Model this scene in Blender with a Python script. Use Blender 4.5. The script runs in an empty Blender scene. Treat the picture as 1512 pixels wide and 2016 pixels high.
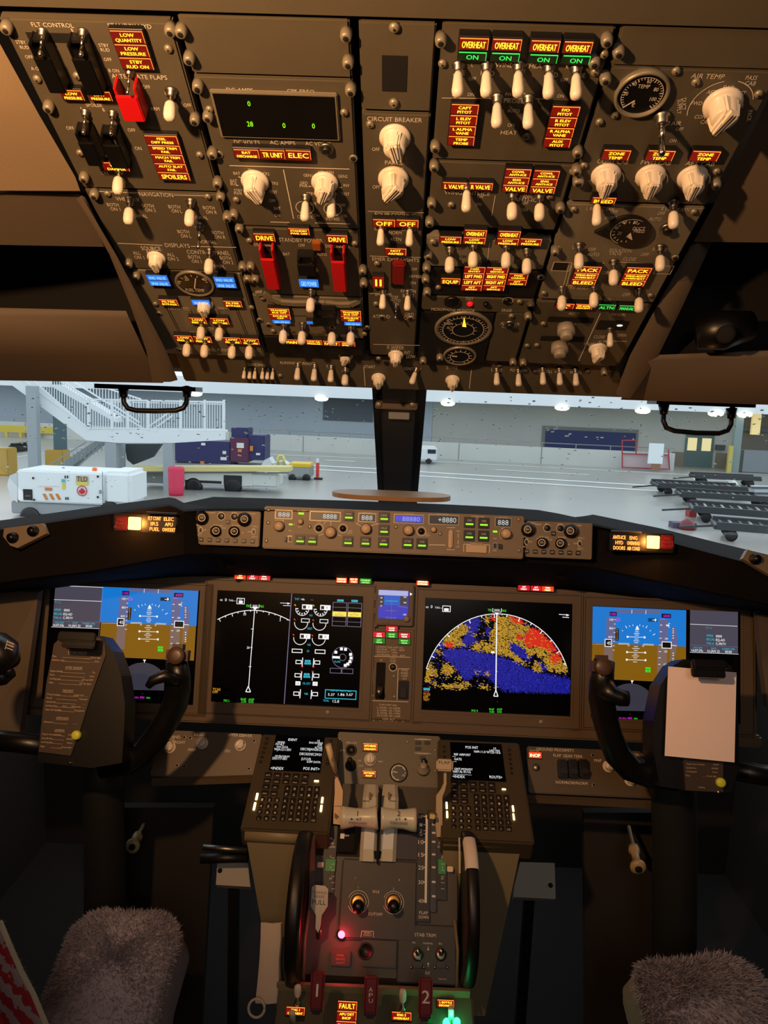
import bpy, bmesh, math, random
from mathutils import Vector, Matrix
random.seed(7)
C = bpy.context.scene
COL = C.collection
# ---------------------------------------------------------------- camera, world, lights, exposure
W, H, F = 1512, 2016, 1480.0
CAM = Vector((0, 0, 1.5))
PITCH, YAW, ROLL = math.radians(8.6), math.radians(1.0), math.radians(2.15)
RM = Matrix.Rotation(YAW, 3, 'Z') @ Matrix.Rotation(math.pi/2 - PITCH, 3, 'X') @ Matrix.Rotation(ROLL, 3, 'Z')
cd = bpy.data.cameras.new('camera'); co = bpy.data.objects.new('camera', cd); COL.objects.link(co)
co.matrix_world = Matrix.Translation(CAM) @ RM.to_4x4()
cd.sensor_fit = 'VERTICAL'; cd.sensor_height = 36; cd.sensor_width = 27; cd.lens = 36*F/H
cd.clip_start = .02; cd.clip_end = 500
C.camera = co
C.view_settings.view_transform = 'Standard'; C.view_settings.look = 'None'
C.view_settings.gamma = 1; C.view_settings.exposure = 0.0; C.view_settings.use_curve_mapping = False
w = bpy.data.worlds.new('overcast'); C.world = w; w.use_nodes = True
nt = w.node_tree; bgn = nt.nodes['Background']
bgn.inputs[0].default_value = (.84, .92, 1, 1); bgn.inputs[1].default_value = 1.5

def lamp(name, loc, power, col, radius=.02, kind='POINT', rot=None, size=None, spot=None):
    l = bpy.data.lights.new(name, kind); l.energy = power; l.color = col
    if kind in ('POINT', 'SPOT'): l.shadow_soft_size = radius
    if kind == 'SPOT': l.spot_size = spot; l.spot_blend = .6
    if kind == 'AREA': l.size = size
    o = bpy.data.objects.new(name, l); COL.objects.link(o); o.location = loc
    if rot: o.rotation_euler = rot
    return o
WARM = (1, .53, .23)
dl = lamp('dome_light', (-.36, .20, 1.72), 38, WARM, .018, kind='SPOT', spot=math.radians(134))
dl.data.spot_blend = .5; dl.rotation_euler = Vector((.20, .95, .15)).to_track_quat('-Z', 'Y').to_euler()

dr_ = lamp('doorway_light', (.15, -.85, 2.0), 4.5, (1, .84, .76), kind='AREA', size=.45)
dr_.rotation_euler = Vector((0, 1.9, -1.0)).to_track_quat('-Z', 'Y').to_euler()

# ---------------------------------------------------------------- geometry from view rays
def X(px, py, d):
    return CAM + (RM @ Vector(((px - W/2)/F, (H/2 - py)/F, -1))) * d
class Plane:
    def __init__(s, px, py, d, phi):
        a = math.radians(phi)
        s.o = X(px, py, d); s.u = Vector((1, 0, 0)); s.v = Vector((0, math.cos(a), math.sin(a))); s.n = s.u.cross(s.v)
        s.R = Matrix((s.u, s.v, s.n)).transposed()
    def P(s, px, py, h=0):
        r = RM @ Vector(((px - W/2)/F, (H/2 - py)/F, -1))
        t = (s.o + s.n*h - CAM).dot(s.n) / r.dot(s.n)
        return CAM + r*t
    def uv(s, px, py, h=0):
        p = s.P(px, py, h) - s.o
        return p.dot(s.u), p.dot(s.v)
    def W(s, u, v, h=0): return s.o + s.u*u + s.v*v + s.n*h
    def rect(s, x0, y0, x1, y1, h=0):
        cx, cy = (x0+x1)/2, (y0+y1)/2
        c = s.P(cx, cy, h)
        a = s.P(x0, cy, h); b = s.P(x1, cy, h)
        t = s.P(cx, y0, h); q = s.P(cx, y1, h)
        cu, cv = s.uv(cx, cy, h)
        return cu, cv, abs((b-a).dot(s.u))/2, abs((t-q).dot(s.v))/2
    def frame(s, p, spin=0):
        return Matrix.Translation(p) @ (s.R @ Matrix.Rotation(spin, 3, 'Z')).to_4x4()
OVH = Plane(780, 600, 1.04, 151)
MIP = Plane(770, 1290, 1.50, 76.4)
MCP = Plane(775, 1050, 1.32, 78)
PED = Plane(770, 1530, 1.36, 22)
LOW = Plane(770, 1490, 1.44, 55)
QUA = Plane(760, 1770, 1.24, 50)
FIR = Plane(760, 1985, 1.13, 28)

# ---------------------------------------------------------------- materials
def s2l(c):
    return tuple((x/255/12.92 if x/255 <= .04045 else ((x/255+.055)/1.055)**2.4) for x in c)
MATS = {}
def mat(name, rgb=(128, 128, 128), rough=.5, metal=0, emit=None, es=1, bump=0, bscale=400, spec=.5, vary=0, vscale=30, coat=0):
    if name in MATS: return MATS[name]
    m = bpy.data.materials.new(name); m.use_nodes = True
    n = m.node_tree; b = n.nodes['Principled BSDF']
    c = s2l(rgb)
    b.inputs['Base Color'].default_value = (*c, 1)
    b.inputs['Roughness'].default_value = rough; b.inputs['Metallic'].default_value = metal
    b.inputs['Specular IOR Level'].default_value = spec
    if coat: b.inputs['Coat Weight'].default_value = coat
    if emit:
        b.inputs['Emission Color'].default_value = (*s2l(emit), 1); b.inputs['Emission Strength'].default_value = es
    if bump or vary:
        tc = n.nodes.new('ShaderNodeTexCoord'); nz = n.nodes.new('ShaderNodeTexNoise')
        nz.inputs['Scale'].default_value = bscale if bump else vscale; nz.inputs['Detail'].default_value = 4
        n.links.new(tc.outputs['Object'], nz.inputs['Vector'])
        if bump:
            bp = n.nodes.new('ShaderNodeBump'); bp.inputs['Strength'].default_value = bump; bp.inputs['Distance'].default_value = .001
            n.links.new(nz.outputs['Fac'], bp.inputs['Height']); n.links.new(bp.outputs['Normal'], b.inputs['Normal'])
        if vary:
            n2 = n.nodes.new('ShaderNodeTexNoise'); n2.inputs['Scale'].default_value = vscale; n2.inputs['Detail'].default_value = 6
            n.links.new(tc.outputs['Object'], n2.inputs['Vector'])
            mx = n.nodes.new('ShaderNodeMix'); mx.data_type = 'RGBA'
            mx.inputs[6].default_value = (*[x*(1-vary) for x in c], 1); mx.inputs[7].default_value = (*[min(1, x*(1+vary)) for x in c], 1)
            n.links.new(n2.outputs['Fac'], mx.inputs[0]); n.links.new(mx.outputs[2], b.inputs['Base Color'])
    MATS[name] = m; return m
PANEL = mat('panel_paint', (84, 78, 64), .55, bump=.15, bscale=900, vary=.08)
PANEL_L = mat('panel_paint_light', (118, 111, 94), .55, bump=.15, bscale=900, vary=.06)
BEZEL = mat('bezel_paint', (100, 84, 65), .5, bump=.12, bscale=900)
DARK = mat('dark_plastic', (22, 20, 19), .45)
BLACK = mat('black_plastic', (9, 9, 10), .38)
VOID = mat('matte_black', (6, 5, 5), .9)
WHITEP = mat('white_knob_plastic', (232, 222, 204), .38)
CREAM = mat('cream_plastic', (205, 196, 176), .4)
GREYK = mat('grey_knob_plastic', (150, 143, 130), .45)
CHROME = mat('bright_metal', (200, 198, 194), .22, 1)
STEEL = mat('dull_steel', (150, 146, 138), .4, 1)
STUD = mat('fastener_metal', (142, 134, 116), .4, .35)
INK = mat('panel_lettering', (214, 204, 186), .6, emit=(255, 190, 130), es=.05)
INKD = mat('dark_lettering', (40, 34, 30), .6)
RED = mat('red_guard_plastic', (196, 20, 26), .4)
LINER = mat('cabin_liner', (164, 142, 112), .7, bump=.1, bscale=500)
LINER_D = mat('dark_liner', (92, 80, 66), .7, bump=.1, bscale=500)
GLSH = mat('glareshield_vinyl', (15, 13, 13), .85, bump=.3, bscale=700, spec=.12)
def glow(name, rgb, es=1): return mat(name, (10, 8, 8), .5, emit=rgb, es=es)
E = {'amber': glow('amber_legend', (255, 196, 40), 2.6), 'bar': glow('orange_bar', (255, 128, 52), 1.7),
     'ared': glow('amber_cap_dim', (140, 14, 4), .9), 'green': glow('green_legend', (60, 235, 90), 1.3), 'gdim': glow('green_cap_dim', (6, 40, 14), .5),
     'blue': glow('blue_cap', (40, 120, 225), 1.1), 'bluel': glow('blue_legend', (150, 205, 255), 1.3),
     'red': glow('red_cap', (235, 14, 30), 1.3), 'redl': glow('red_legend', (255, 205, 190), 2.6),
     'orange': glow('orange_legend', (255, 140, 60), 3), 'white': glow('white_glow', (255, 250, 240), 1.2), 'lime': glow('lime_bar', (150, 240, 20), 1.2),
     'digit': glow('green_digit', (150, 255, 20), 1.5), 'hot': glow('hot_white', (255, 225, 150), 7)}

# ---------------------------------------------------------------- object helpers
ROOTS = []
def tag(o, label, cat, group=None, kind=None):
    if kind: o['kind'] = kind
    if label: o['label'] = label
    if cat: o['category'] = cat
    if group: o['group'] = group
    return o
def thing(name, label, cat, loc, group=None):
    o = bpy.data.objects.new(name, None); COL.objects.link(o); o.location = loc; o.empty_display_size = .02
    return tag(o, label, cat, group)
class MB:
    """collects geometry; multi material"""
    def __init__(s): s.v = []; s.f = []; s.m = []; s.mats = []; s.sm = []
    def mi(s, m):
        if m not in s.mats: s.mats.append(m)
        return s.mats.index(m)
    def add(s, vs, fs, m, smooth=False):
        k = len(s.v); i = s.mi(m)
        s.v += [Vector(v) for v in vs]
        for f in fs: s.f.append([k+j for j in f]); s.m.append(i); s.sm.append(smooth)
        return s
    def addbm(s, bm, m, mtx=None, smooth=False):
        bm.verts.ensure_lookup_table(); bm.verts.index_update()
        s.add([(mtx @ v.co if mtx else v.co.copy()) for v in bm.verts], [[v.index for v in f.verts] for f in bm.faces], m, smooth); bm.free(); return s
    def box(s, mtx, dx, dy, dz, m, bev=0, z0=0, seg=2):
        bm = bmesh.new(); bmesh.ops.create_cube(bm, size=1)
        for v in bm.verts: v.co = Vector((v.co.x*dx, v.co.y*dy, (v.co.z+.5)*dz + z0))
        if bev: bmesh.ops.bevel(bm, geom=list(bm.edges), offset=bev, segments=seg, affect='EDGES', clamp_overlap=True)
        return s.addbm(bm, m, mtx)
    def lathe(s, mtx, prof, m, n=24, smooth=True, arc=None):
        vs = []; fs = []
        for r, z in prof:
            for i in range(n):
                a = 2*math.pi*i/n; vs.append(mtx @ Vector((r*math.cos(a), r*math.sin(a), z)))
        for k in range(len(prof)-1):
            for i in range(n):
                j = (i+1) % n; fs.append([k*n+i, k*n+j, (k+1)*n+j, (k+1)*n+i])
        fs.append(list(range(n))[::-1]); fs.append([(len(prof)-1)*n+i for i in range(n)])
        return s.add(vs, fs, m, smooth)
    def tube(s, pts, rad, m, n=12, flat=None, up=None, smooth=True):
        pts = [Vector(p) for p in pts]
        if not isinstance(rad, (list, tuple)): rad = [rad]*len(pts)
        vs = []; fs = []; prev = None
        for i, p in enumerate(pts):
            t = (pts[min(i+1, len(pts)-1)] - pts[max(i-1, 0)]).normalized()
            if prev is None:
                a = up if up else (Vector((0, 0, 1)) if abs(t.z) < .9 else Vector((1, 0, 0)))
                x = a.cross(t).normalized()
            else:
                x = (prev - t*prev.dot(t)).normalized()
            prev = x; y = t.cross(x)
            r = rad[i]; rx, ry = r if isinstance(r, (list, tuple)) else (r, r)
            for k in range(n):
                a = 2*math.pi*k/n; vs.append(p + x*rx*math.cos(a) + y*ry*math.sin(a))
        for i in range(len(pts)-1):
            for k in range(n):
                j = (k+1) % n; fs.append([i*n+k, i*n+j, (i+1)*n+j, (i+1)*n+k])
        fs.append(list(range(n))[::-1]); fs.append([(len(pts)-1)*n+k for k in range(n)])
        return s.add(vs, fs, m, smooth)
    def bar(s, a, b, w, h, m, up=Vector((0, 0, 1))):
        a = Vector(a); b = Vector(b); t = (b-a); L = t.length; t.normalize()
        x = t.cross(up); x = x.normalized() if x.length > 1e-5 else Vector((1, 0, 0)); y = x.cross(t)
        M = Matrix((x, y, t)).transposed().to_4x4(); M.translation = a
        return s.box(M, w, h, L, m)
    def loft(s, rows, m, smooth=False, closed=False):
        n = len(rows[0]); vs = [p for r in rows for p in r]; fs = []
        for i in range(len(rows)-1):
            for j in range(n - (0 if closed else 1)):
                k = (j+1) % n; fs.append([i*n+j, i*n+k, (i+1)*n+k, (i+1)*n+j])
        return s.add(vs, fs, m, smooth)
    def prism(s, poly, off, m):
        n = len(poly); poly = [Vector(p) for p in poly]; vs = poly + [p+off for p in poly]
        fs = [list(range(n)), [n+i for i in range(n)][::-1]] + [[i, n+i, n+(i+1) % n, (i+1) % n] for i in range(n)]
        return s.add(vs, fs, m)
    def build(s, name, parent=None, matrix=None, fix=True):
        """verts in world space unless matrix is given"""
        me = bpy.data.meshes.new(name); rl = Vector((0, 0, 0))
        if matrix is None:
            if parent is not None: rl = wloc(parent)
            elif s.v:
                lo = Vector([min(v[i] for v in s.v) for i in range(3)]); hi = Vector([max(v[i] for v in s.v) for i in range(3)])
                rl = Vector(((lo.x+hi.x)/2, (lo.y+hi.y)/2, lo.z))
        me.from_pydata([v - rl for v in s.v], [], s.f)
        for m in s.mats: me.materials.append(m)
        me.polygons.foreach_set('material_index', s.m); me.polygons.foreach_set('use_smooth', s.sm)
        if fix and any(len(f) for f in s.f) and not getattr(s, 'flat', False):
            bm = bmesh.new(); bm.from_mesh(me); bmesh.ops.recalc_face_normals(bm, faces=bm.faces); bm.to_mesh(me); bm.free()
        me.update()
        o = bpy.data.objects.new(name, me); COL.objects.link(o)
        if parent is not None: o.parent = parent
        if matrix is not None: place(o, matrix, parent)
        elif parent is None: o.location = rl
        return o
WL = {}
def wloc(o):
    """world location of an object built with identity rotation"""
    if o.name in WL: return WL[o.name].translation.copy()
    m = o.matrix_basis.copy(); p = o.parent
    while p is not None:
        m = (WL[p.name] if p.name in WL else p.matrix_basis) @ m
        if p.name in WL: break
        p = p.parent
    return m.translation.copy()
def wmat(o):
    if o is None: return Matrix.Identity(4)
    m = o.matrix_basis.copy(); p = o.parent
    while p is not None: m = p.matrix_basis @ m; p = p.parent
    return m
def place(o, mtx, parent):
    o.matrix_basis = wmat(parent).inverted() @ mtx
def inst(src, mtx, parent):
    """copy of a part with copies of its sub-parts"""
    c = src.copy(); COL.objects.link(c); c.parent = parent; place(c, mtx, parent)
    for ch in KIDS.get(src.name, []):
        d = ch.copy(); COL.objects.link(d); d.parent = c; d.matrix_basis = ch.matrix_basis
    return c
KIDS = {}
PROTO = {}
def proto(key, name, builder, kids=()):
    PROTO[key] = (name, builder, kids)
MADE = {}
def put(key, parent, mtx, label=None):
    name, builder, kids = PROTO[key]
    if key not in MADE:
        o = builder().build(name, parent, mtx)
        ks = []
        for kn, kb in kids:
            k = kb().build(kn, o, wmat(o)); k.matrix_basis = Matrix.Identity(4); ks.append(k)
        KIDS[o.name] = ks; MADE[key] = o
    else: o = inst(MADE[key], mtx, parent)
    if label: o['label'] = label
    return o

# ---- text
GLY = {}
def glyphs(txt):
    if txt in GLY: return GLY[txt]
    cu = bpy.data.curves.new('t', 'FONT'); cu.body = txt; cu.resolution_u = 2; cu.align_x = 'LEFT'
    ob = bpy.data.objects.new('t', cu); COL.objects.link(ob)
    bpy.context.view_layer.update()
    me = bpy.data.meshes.new_from_object(ob.evaluated_get(bpy.context.evaluated_depsgraph_get()))
    vs = [(v.co.x, v.co.y) for v in me.vertices]; fs = [list(p.vertices) for p in me.polygons]
    bpy.data.objects.remove(ob); bpy.data.curves.remove(cu); bpy.data.meshes.remove(me)
    if vs:
        x0 = min(v[0] for v in vs); x1 = max(v[0] for v in vs); y0 = min(v[1] for v in vs); y1 = max(v[1] for v in vs)
    else: x0 = x1 = y0 = y1 = 0
    GLY[txt] = (vs, fs, x0, x1, y0, y1); return GLY[txt]
class Paint(MB):
    """flat marks on a plane, given in picture coordinates of the plane's points"""
    def __init__(s, pl, h=.0004): super().__init__(); s.pl = pl; s.h = h; s.flat = True; s.k = 0
    def lift(s): s.k += 1; return s.h + (s.k % 40)*.000002
    def text(s, t, cx, cy, hp, m=None, wp=None, rot=0, al='c', sx=1.0):
        m = m or INK; vs, fs, x0, x1, y0, y1 = glyphs(t)
        if not vs: return s
        pl = s.pl; h = s.lift()
        mu = 1/abs((pl.P(cx+5, cy, h)-pl.P(cx-5, cy, h)).dot(pl.u))*10   # px per m, across
        mv = 1/abs((pl.P(cx, cy+5, h)-pl.P(cx, cy-5, h)).dot(pl.v))*10
        gh = .73 if not wp else (y1-y0)
        gh = .73
        if rot: mu = mv = (mu+mv)/2
        ky = hp/gh/mv; kx = (wp/(x1-x0)/mu) if wp else hp/gh/mu*.92*sx
        c = pl.P(cx, cy, h); ca, sa = math.cos(rot), math.sin(rot)
        xm = {'c': (x0+x1)/2, 'l': x0, 'r': x1}[al]; ym = .365
        out = []
        for x, y in vs:
            a = (x-xm)*kx; b = (y-ym)*ky; out.append(c + pl.u*(a*ca-b*sa) + pl.v*(a*sa+b*ca))
        return s.add(out, fs, m)
    def poly(s, pts, m):
        h = s.lift(); return s.add([s.pl.P(x, y, h) for x, y in pts], [list(range(len(pts)))], m)
    def rect_(s, x0, y0, x1, y1, m):
        h = s.lift(); cu, cv, a, b = s.pl.rect(x0, y0, x1, y1, h)
        return s.add([s.pl.W(cu-a, cv-b, h), s.pl.W(cu+a, cv-b, h), s.pl.W(cu+a, cv+b, h), s.pl.W(cu-a, cv+b, h)], [[0, 1, 2, 3]], m)
    def frame_(s, x0, y0, x1, y1, w, m):
        cu, cv, a, b = s.pl.rect(x0, y0, x1, y1, s.h)
        t = w*abs((s.pl.P(x1, y0)-s.pl.P(x0, y0)).dot(s.pl.u))/max(1e-6, x1-x0)
        h = s.lift(); o = [(-a, -b), (a, -b), (a, b), (-a, b)]; i = [(-a+t, -b+t), (a-t, -b+t), (a-t, b-t), (-a+t, b-t)]
        return s.add([s.pl.W(cu+x, cv+y, h) for x, y in o+i], [[k, (k+1) % 4, 4+(k+1) % 4, 4+k] for k in range(4)], m)
    def line(s, pts, w, m):
        h = s.lift(); P = [Vector((x, y)) for x, y in pts]
        for i in range(len(P)-1):
            a, b = P[i], P[i+1]; d = (b-a)
            if d.length < 1e-6: continue
            d.normalize(); q = Vector((-d.y, d.x))*w/2
            s.add([s.pl.P(*(p), h) for p in ((a-q), (b-q), (b+q), (a+q))], [[0, 1, 2, 3]], m)
        return s
    def circ(s, cx, cy, r, m, w=None, a0=0, a1=360, n=40, ry=None):
        """circle lying on the plane; r in px across"""
        h = s.lift(); pl = s.pl; c = pl.P(cx, cy, h)
        k = abs((pl.P(cx+r, cy, h)-c).dot(pl.u)); k2 = k if ry is None else abs((pl.P(cx, cy-ry, h)-c).dot(pl.v))
        f = (r-w)/r if w else 0; vs = []; fs = []
        st = max(3, int(n*(a1-a0)/360))
        for i in range(st+1):
            a = math.radians(a0+(a1-a0)*i/st); x, y = math.cos(a), math.sin(a)
            vs.append(c + pl.u*k*x + pl.v*k2*y); vs.append(c + pl.u*k*f*x + pl.v*k2*f*y)
        for i in range(st): fs.append([2*i, 2*i+2, 2*i+3, 2*i+1])
        return s.add(vs, fs, m)
    def ticks(s, cx, cy, r, r2, m, w, a0, a1, n, ry=None):
        h = s.lift(); pl = s.pl; c = pl.P(cx, cy, h); k = abs((pl.P(cx+r, cy, h)-c).dot(pl.u)); ww = k*w/r/2
        for i in range(n):
            a = math.radians(a0+(a1-a0)*i/(n-1) if n > 1 else a0); d = pl.u*math.cos(a)+pl.v*math.sin(a); q = pl.v*math.cos(a)-pl.u*math.sin(a)
            A = c+d*k; B = c+d*k*r2/r; s.add([A-q*ww, B-q*ww, B+q*ww, A+q*ww], [[0, 1, 2, 3]], m)
        return s
    def fin(s, name, parent): return s.build(name, parent, fix=False) if s.v else None
# ---------------------------------------------------------------- shared control parts (local z = out of the panel)
I4 = Matrix.Identity(4)
def b_toggle():
    b = MB(); b.lathe(I4, [(.0062, 0), (.0062, .002), (.0045, .003), (.0045, .007), (.0030, .008)], STEEL, 14)
    b.lathe(I4, [(.0026, .006), (.0017, .019)], CHROME, 10); return b
def b_tip():
    return MB().lathe(I4, [(.0034, .0125), (.0052, .015), (.0059, .020), (.0060, .026), (.0053, .0295), (.0028, .0318)], WHITEP, 16)
proto('toggle', 'toggle_switch', b_toggle, [('switch_tip', b_tip)])
def b_tip2():
    return MB().lathe(I4, [(.0030, .008), (.0042, .011), (.0048, .018), (.0056, .026), (.0049, .0300), (.0026, .0318)], WHITEP, 16)
proto('slim', 'toggle_switch', b_toggle, [('switch_tip', b_tip2)])
def b_bare():
    b = b_toggle(); b.lathe(I4, [(.0019, .017), (.0024, .026), (.0028, .029), (.0015, .0315)], CHROME, 12); return b
proto('bare', 'toggle_switch', b_bare)
def b_knob():
    b = MB(); b.lathe(I4, [(.0135, 0), (.0145, .001), (.0145, .0035), (.0128, .0045), (.0108, .006), (.0100, .017), (.0090, .0185)], WHITEP, 32)
    bm = bmesh.new()
    for x, y, z in [(-.0060, -.0130, .005), (.0060, -.0130, .005), (-.0085, .0105, .005), (.0085, .0105, .005), (-.0036, -.0125, .0225), (.0036, -.0125, .0225), (-.006, .009, .0225), (.006, .009, .0225)]:
        bm.verts.new((x, y, z))
    r = bmesh.ops.convex_hull(bm, input=list(bm.verts)); bmesh.ops.bevel(bm, geom=list(bm.edges), offset=.0016, segments=2, affect='EDGES', clamp_overlap=True)
    return b.addbm(bm, WHITEP)
def b_line():
    b = MB(); b.box(Matrix.Translation((-.0011, -.002, .0226)), .0006, .022, .0004, INKD); b.box(Matrix.Translation((.0011, -.002, .0226)), .0006, .022, .0004, INKD); return b
proto('knob', 'rotary_knob', b_knob, [('pointer_line', b_line)])
def b_round(): return MB().lathe(I4, [(.0115, 0), (.0115, .004), (.0100, .005), (.0098, .015), (.0080, .0165)], WHITEP, 24)
proto('round', 'round_knob', b_round)
def b_grey():
    b = MB(); b.lathe(I4, [(.0125, 0), (.0125, .012), (.0110, .013), (.0085, .0135), (.0085, .020), (.007, .021)], GREYK, 24); return b
proto('greyk', 'selector_knob', b_grey)
def b_stud():
    b = MB(); b.lathe(I4, [(.0052, -.002), (.0056, .004), (.0050, .008), (.0038, .0092)], STUD, 14)
    b.lathe(I4, [(.0028, .0088), (.0024, .0096)], VOID, 12); return b
proto('stud', 'panel_fastener', b_stud)
def b_screw():
    b = MB(); b.lathe(I4, [(.0042, 0), (.0040, .0018), (.0026, .0032), (.0012, .0036)], STUD, 14); b.lathe(I4, [(.0012, .0034), (.0010, .0039)], VOID, 6); return b
proto('screw', 'screw', b_screw)
def b_flush():
    b = MB(); b.lathe(I4, [(.0048, -.001), (.0046, .0012), (.0036, .0014)], STUD, 14); b.lathe(I4, [(.0030, .0012), (.0028, .0017)], VOID, 12); return b
proto('flush', 'panel_fastener', b_flush)
def b_button():
    b = MB(); b.lathe(I4, [(.0075, 0), (.0075, .003), (.006, .0035)], STEEL, 20); b.lathe(I4, [(.005, .002), (.0048, .0065), (.003, .0072)], DARK, 16); return b
proto('button', 'push_button', b_button)

def lever_m(base, tip):
    z = (tip-base).normalized(); x = Vector((1, 0, 0)); x = (x - z*x.dot(z)).normalized(); y = z.cross(x)
    M = Matrix((x, y, z)).transposed().to_4x4(); M.translation = base; return M
def tog(pl, par, px, py, key='toggle', s=1.0, tilt=-.006, lat=0):
    """px,py = middle of the tip"""
    h = .024*s
    t = pl.P(px, py, h); b = t - pl.n*h - pl.v*tilt*s - pl.u*lat*s
    M = lever_m(b, t) @ Matrix.Scale(s, 4)
    return put(key, par, M)
def togs(pl, par, lst, **k):
    for q in lst: tog(pl, par, *q, **k)
def knob(pl, par, px, py, key='knob', s=1.0, spin=0, h=.012, label=None):
    if key == 'knob': s *= .86
    p = pl.P(px, py, h*s) - pl.n*h*s
    return put(key, par, pl.frame(p, math.radians(spin)) @ Matrix.Scale(s, 4), label)
def studs(pl, par, lst, key='stud', s=1.0, h=.006):
    for x, y in lst:
        p = pl.P(x, y, h*s) - pl.n*h*s; put(key, par, pl.frame(p) @ Matrix.Scale(s, 4))
def slab(pl, par, name, x0, y0, x1, y1, th=.012, m=None, bev=.0015, h=0, my=None, mtl=None):
    """panel plate whose face lies on the plane (+h)"""
    cu, cv, a, b = pl.rect(x0, y0, x1, y1, h)
    M = pl.frame(pl.W(cu, cv, h-th))
    return MB().box(M, 2*a, 2*b, th, m or PANEL, bev).build(name, par)
def well(pl, par, name, x0, y0, x1, y1, m=None, h=.0006):
    """dark inset field"""
    cu, cv, a, b = pl.rect(x0, y0, x1, y1, h)
    return MB().box(pl.frame(pl.W(cu, cv, h-.002)), 2*a, 2*b, .002, m or VOID).build(name, par)
KC = {'a': ('ared', 'amber', 'bar'), 'g': ('gdim', 'green', 'green'), 'b': ('blue', 'bluel', 'bluel'), 'r': ('red', 'redl', 'redl')}
class Off:
    """a plane shifted along its normal"""
    def __new__(cls, pl, h):
        q = object.__new__(Plane); q.o = pl.o + pl.n*h; q.u, q.v, q.n, q.R = pl.u, pl.v, pl.n, pl.R; return q
def annun(pl, par, x0, y0, x1, y1, rows, h=.006, name='annunciator_light', bar=True, tk=1.0):
    """rows: list of (kind, [text lines]); one light housing, captions as its sub-part"""
    cu, cv, a, b = pl.rect(x0, y0, x1, y1, h)
    o = MB().box(pl.frame(pl.W(cu, cv, -.001)), 2*a+.0012, 2*b+.0012, h+.001, PANEL_L if False else DARK, .0004, seg=1).build(name, par)
    q = Off(pl, h); P = Paint(q, .0003); n = len(rows); rh = 1/n
    hpm = (y1-y0)/(2*b)                # px per metre along v
    for i, (k, ls) in enumerate(rows):
        c0, c1, c2 = KC[k]
        yt = cv + b - 2*b*i*rh; yb = cv + b - 2*b*(i+1)*rh; g = 2*b*rh*.05
        P.add([q.W(cu-a, yb+g, .0002), q.W(cu+a, yb+g, .0002), q.W(cu+a, yt-g, .0002), q.W(cu-a, yt-g, .0002)], [[0, 1, 2, 3]], E[c0])
        bh = min(.0011, (yt-yb)*.16)
        if bar and k in 'ag':
            P.add([q.W(cu-a*.97, yt-g-bh, .0004), q.W(cu+a*.97, yt-g-bh, .0004), q.W(cu+a*.97, yt-g, .0004), q.W(cu-a*.97, yt-g, .0004)], [[0, 1, 2, 3]], E[c2])
            P.add([q.W(cu+a*.94, yb+g, .0004), q.W(cu+a*.98, yb+g, .0004), q.W(cu+a*.98, yt-g, .0004), q.W(cu+a*.94, yt-g, .0004)], [[0, 1, 2, 3]], E[c2])
        top = yt-g-bh*1.35; L = (top-yb-g*1.5)/len(ls)
        for j, t in enumerate(ls):
            vs, fs, gx0, gx1, gy0, gy1 = glyphs(t)
            if not vs: continue
            ky = L*.68/.73; kx = min(ky*1.15, 1.6*a/(gx1-gx0)) ; yc = top - L*(j+.5)
            for dx in (-.00012, .00012):
                P.add([q.W(cu+(x-(gx0+gx1)/2)*kx+dx, yc+(y-.365)*ky, .0006+dx*.1) for x, y in vs], fs, E[c1])
    P.build('legend', o, fix=False)
    return o
def gauge(pl, par, cx, cy, r, name='round_gauge', h=.003, face=None, ry=None, ring=True):
    """r = px radius across; bezel ring + black face"""
    c = pl.P(cx, cy, h); k = abs((pl.P(cx+r, cy, h)-c).dot(pl.u))
    M = pl.frame(c - pl.n*h); b = MB()
    prof = [(k*1.0, -.002), (k*1.0, h*.7), (k*.95, h), (k*.89, h), (k*.86, h*.3), (.0001, h*.3)]
    b.lathe(M, prof, face or STUD, 48)
    o = b.build(name, par)
    MB().lathe(M, [(k*.87, h*.32), (k*.87, h*.4)], BLACK, 48, smooth=False).build('dial_face', o)
    return o
def root(pl, name, label, cat, px, py, group=None): return thing(name, label, cat, pl.P(px, py), group)
# ================================================================ OVERHEAD PANEL
O = OVH
def ox(x, y):
    """x at picture row y of the panel-fixed line that crosses row 389 at x"""
    p = O.P(x, 389); v = O.uv(500, y)[1]
    q = RM.transposed() @ (O.W(p.x-O.o.x, v)-CAM); return W/2 + F*q.x/-q.z
def oslab(par, name, xa, ya, xb, yb, m=None, h=0, th=.014, my=None):
    """plate between panel columns xa..xb (read on row 389) and rows ya..yb (read at mid width)"""
    u0 = O.uv(xa, 389)[0]; u1 = O.uv(xb, 389)[0]
    um = (u0+u1)/2; m0 = (xa+xb)/2
    v0 = O.uv(ox(m0, ya), ya)[1]; v1 = O.uv(ox(m0, yb), yb)[1]
    return MB().box(O.frame(O.W(um, (v0+v1)/2, h-th)), abs(u1-u0), abs(v0-v1), th, m or PANEL, .0018).build(name, par)
def opanel(name, label, cat, xa, ya, xb, yb, m=None, h=0):
    t = root(O, name, label, cat, ox((xa+xb)/2, (ya+yb)/2), (ya+yb)/2); oslab(t, 'face_plate', xa, ya, xb, yb, m, h); return t
# backing structure
t = root(O, 'overhead_panel_frame', 'dark overhead frame that carries all the switch panels', 'panel frame', 780, 500)
b = MB(); u0 = O.uv(166, 389)[0]; u1 = O.uv(1412, 389)[0]; va = O.uv(780, -60)[1]; vb = O.uv(780, 722)[1]
b.box(O.frame(O.W((u0+u1)/2, (va+vb)/2, -.055)), u1-u0+.01, va-vb, .03, VOID).build('backing', t)
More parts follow.
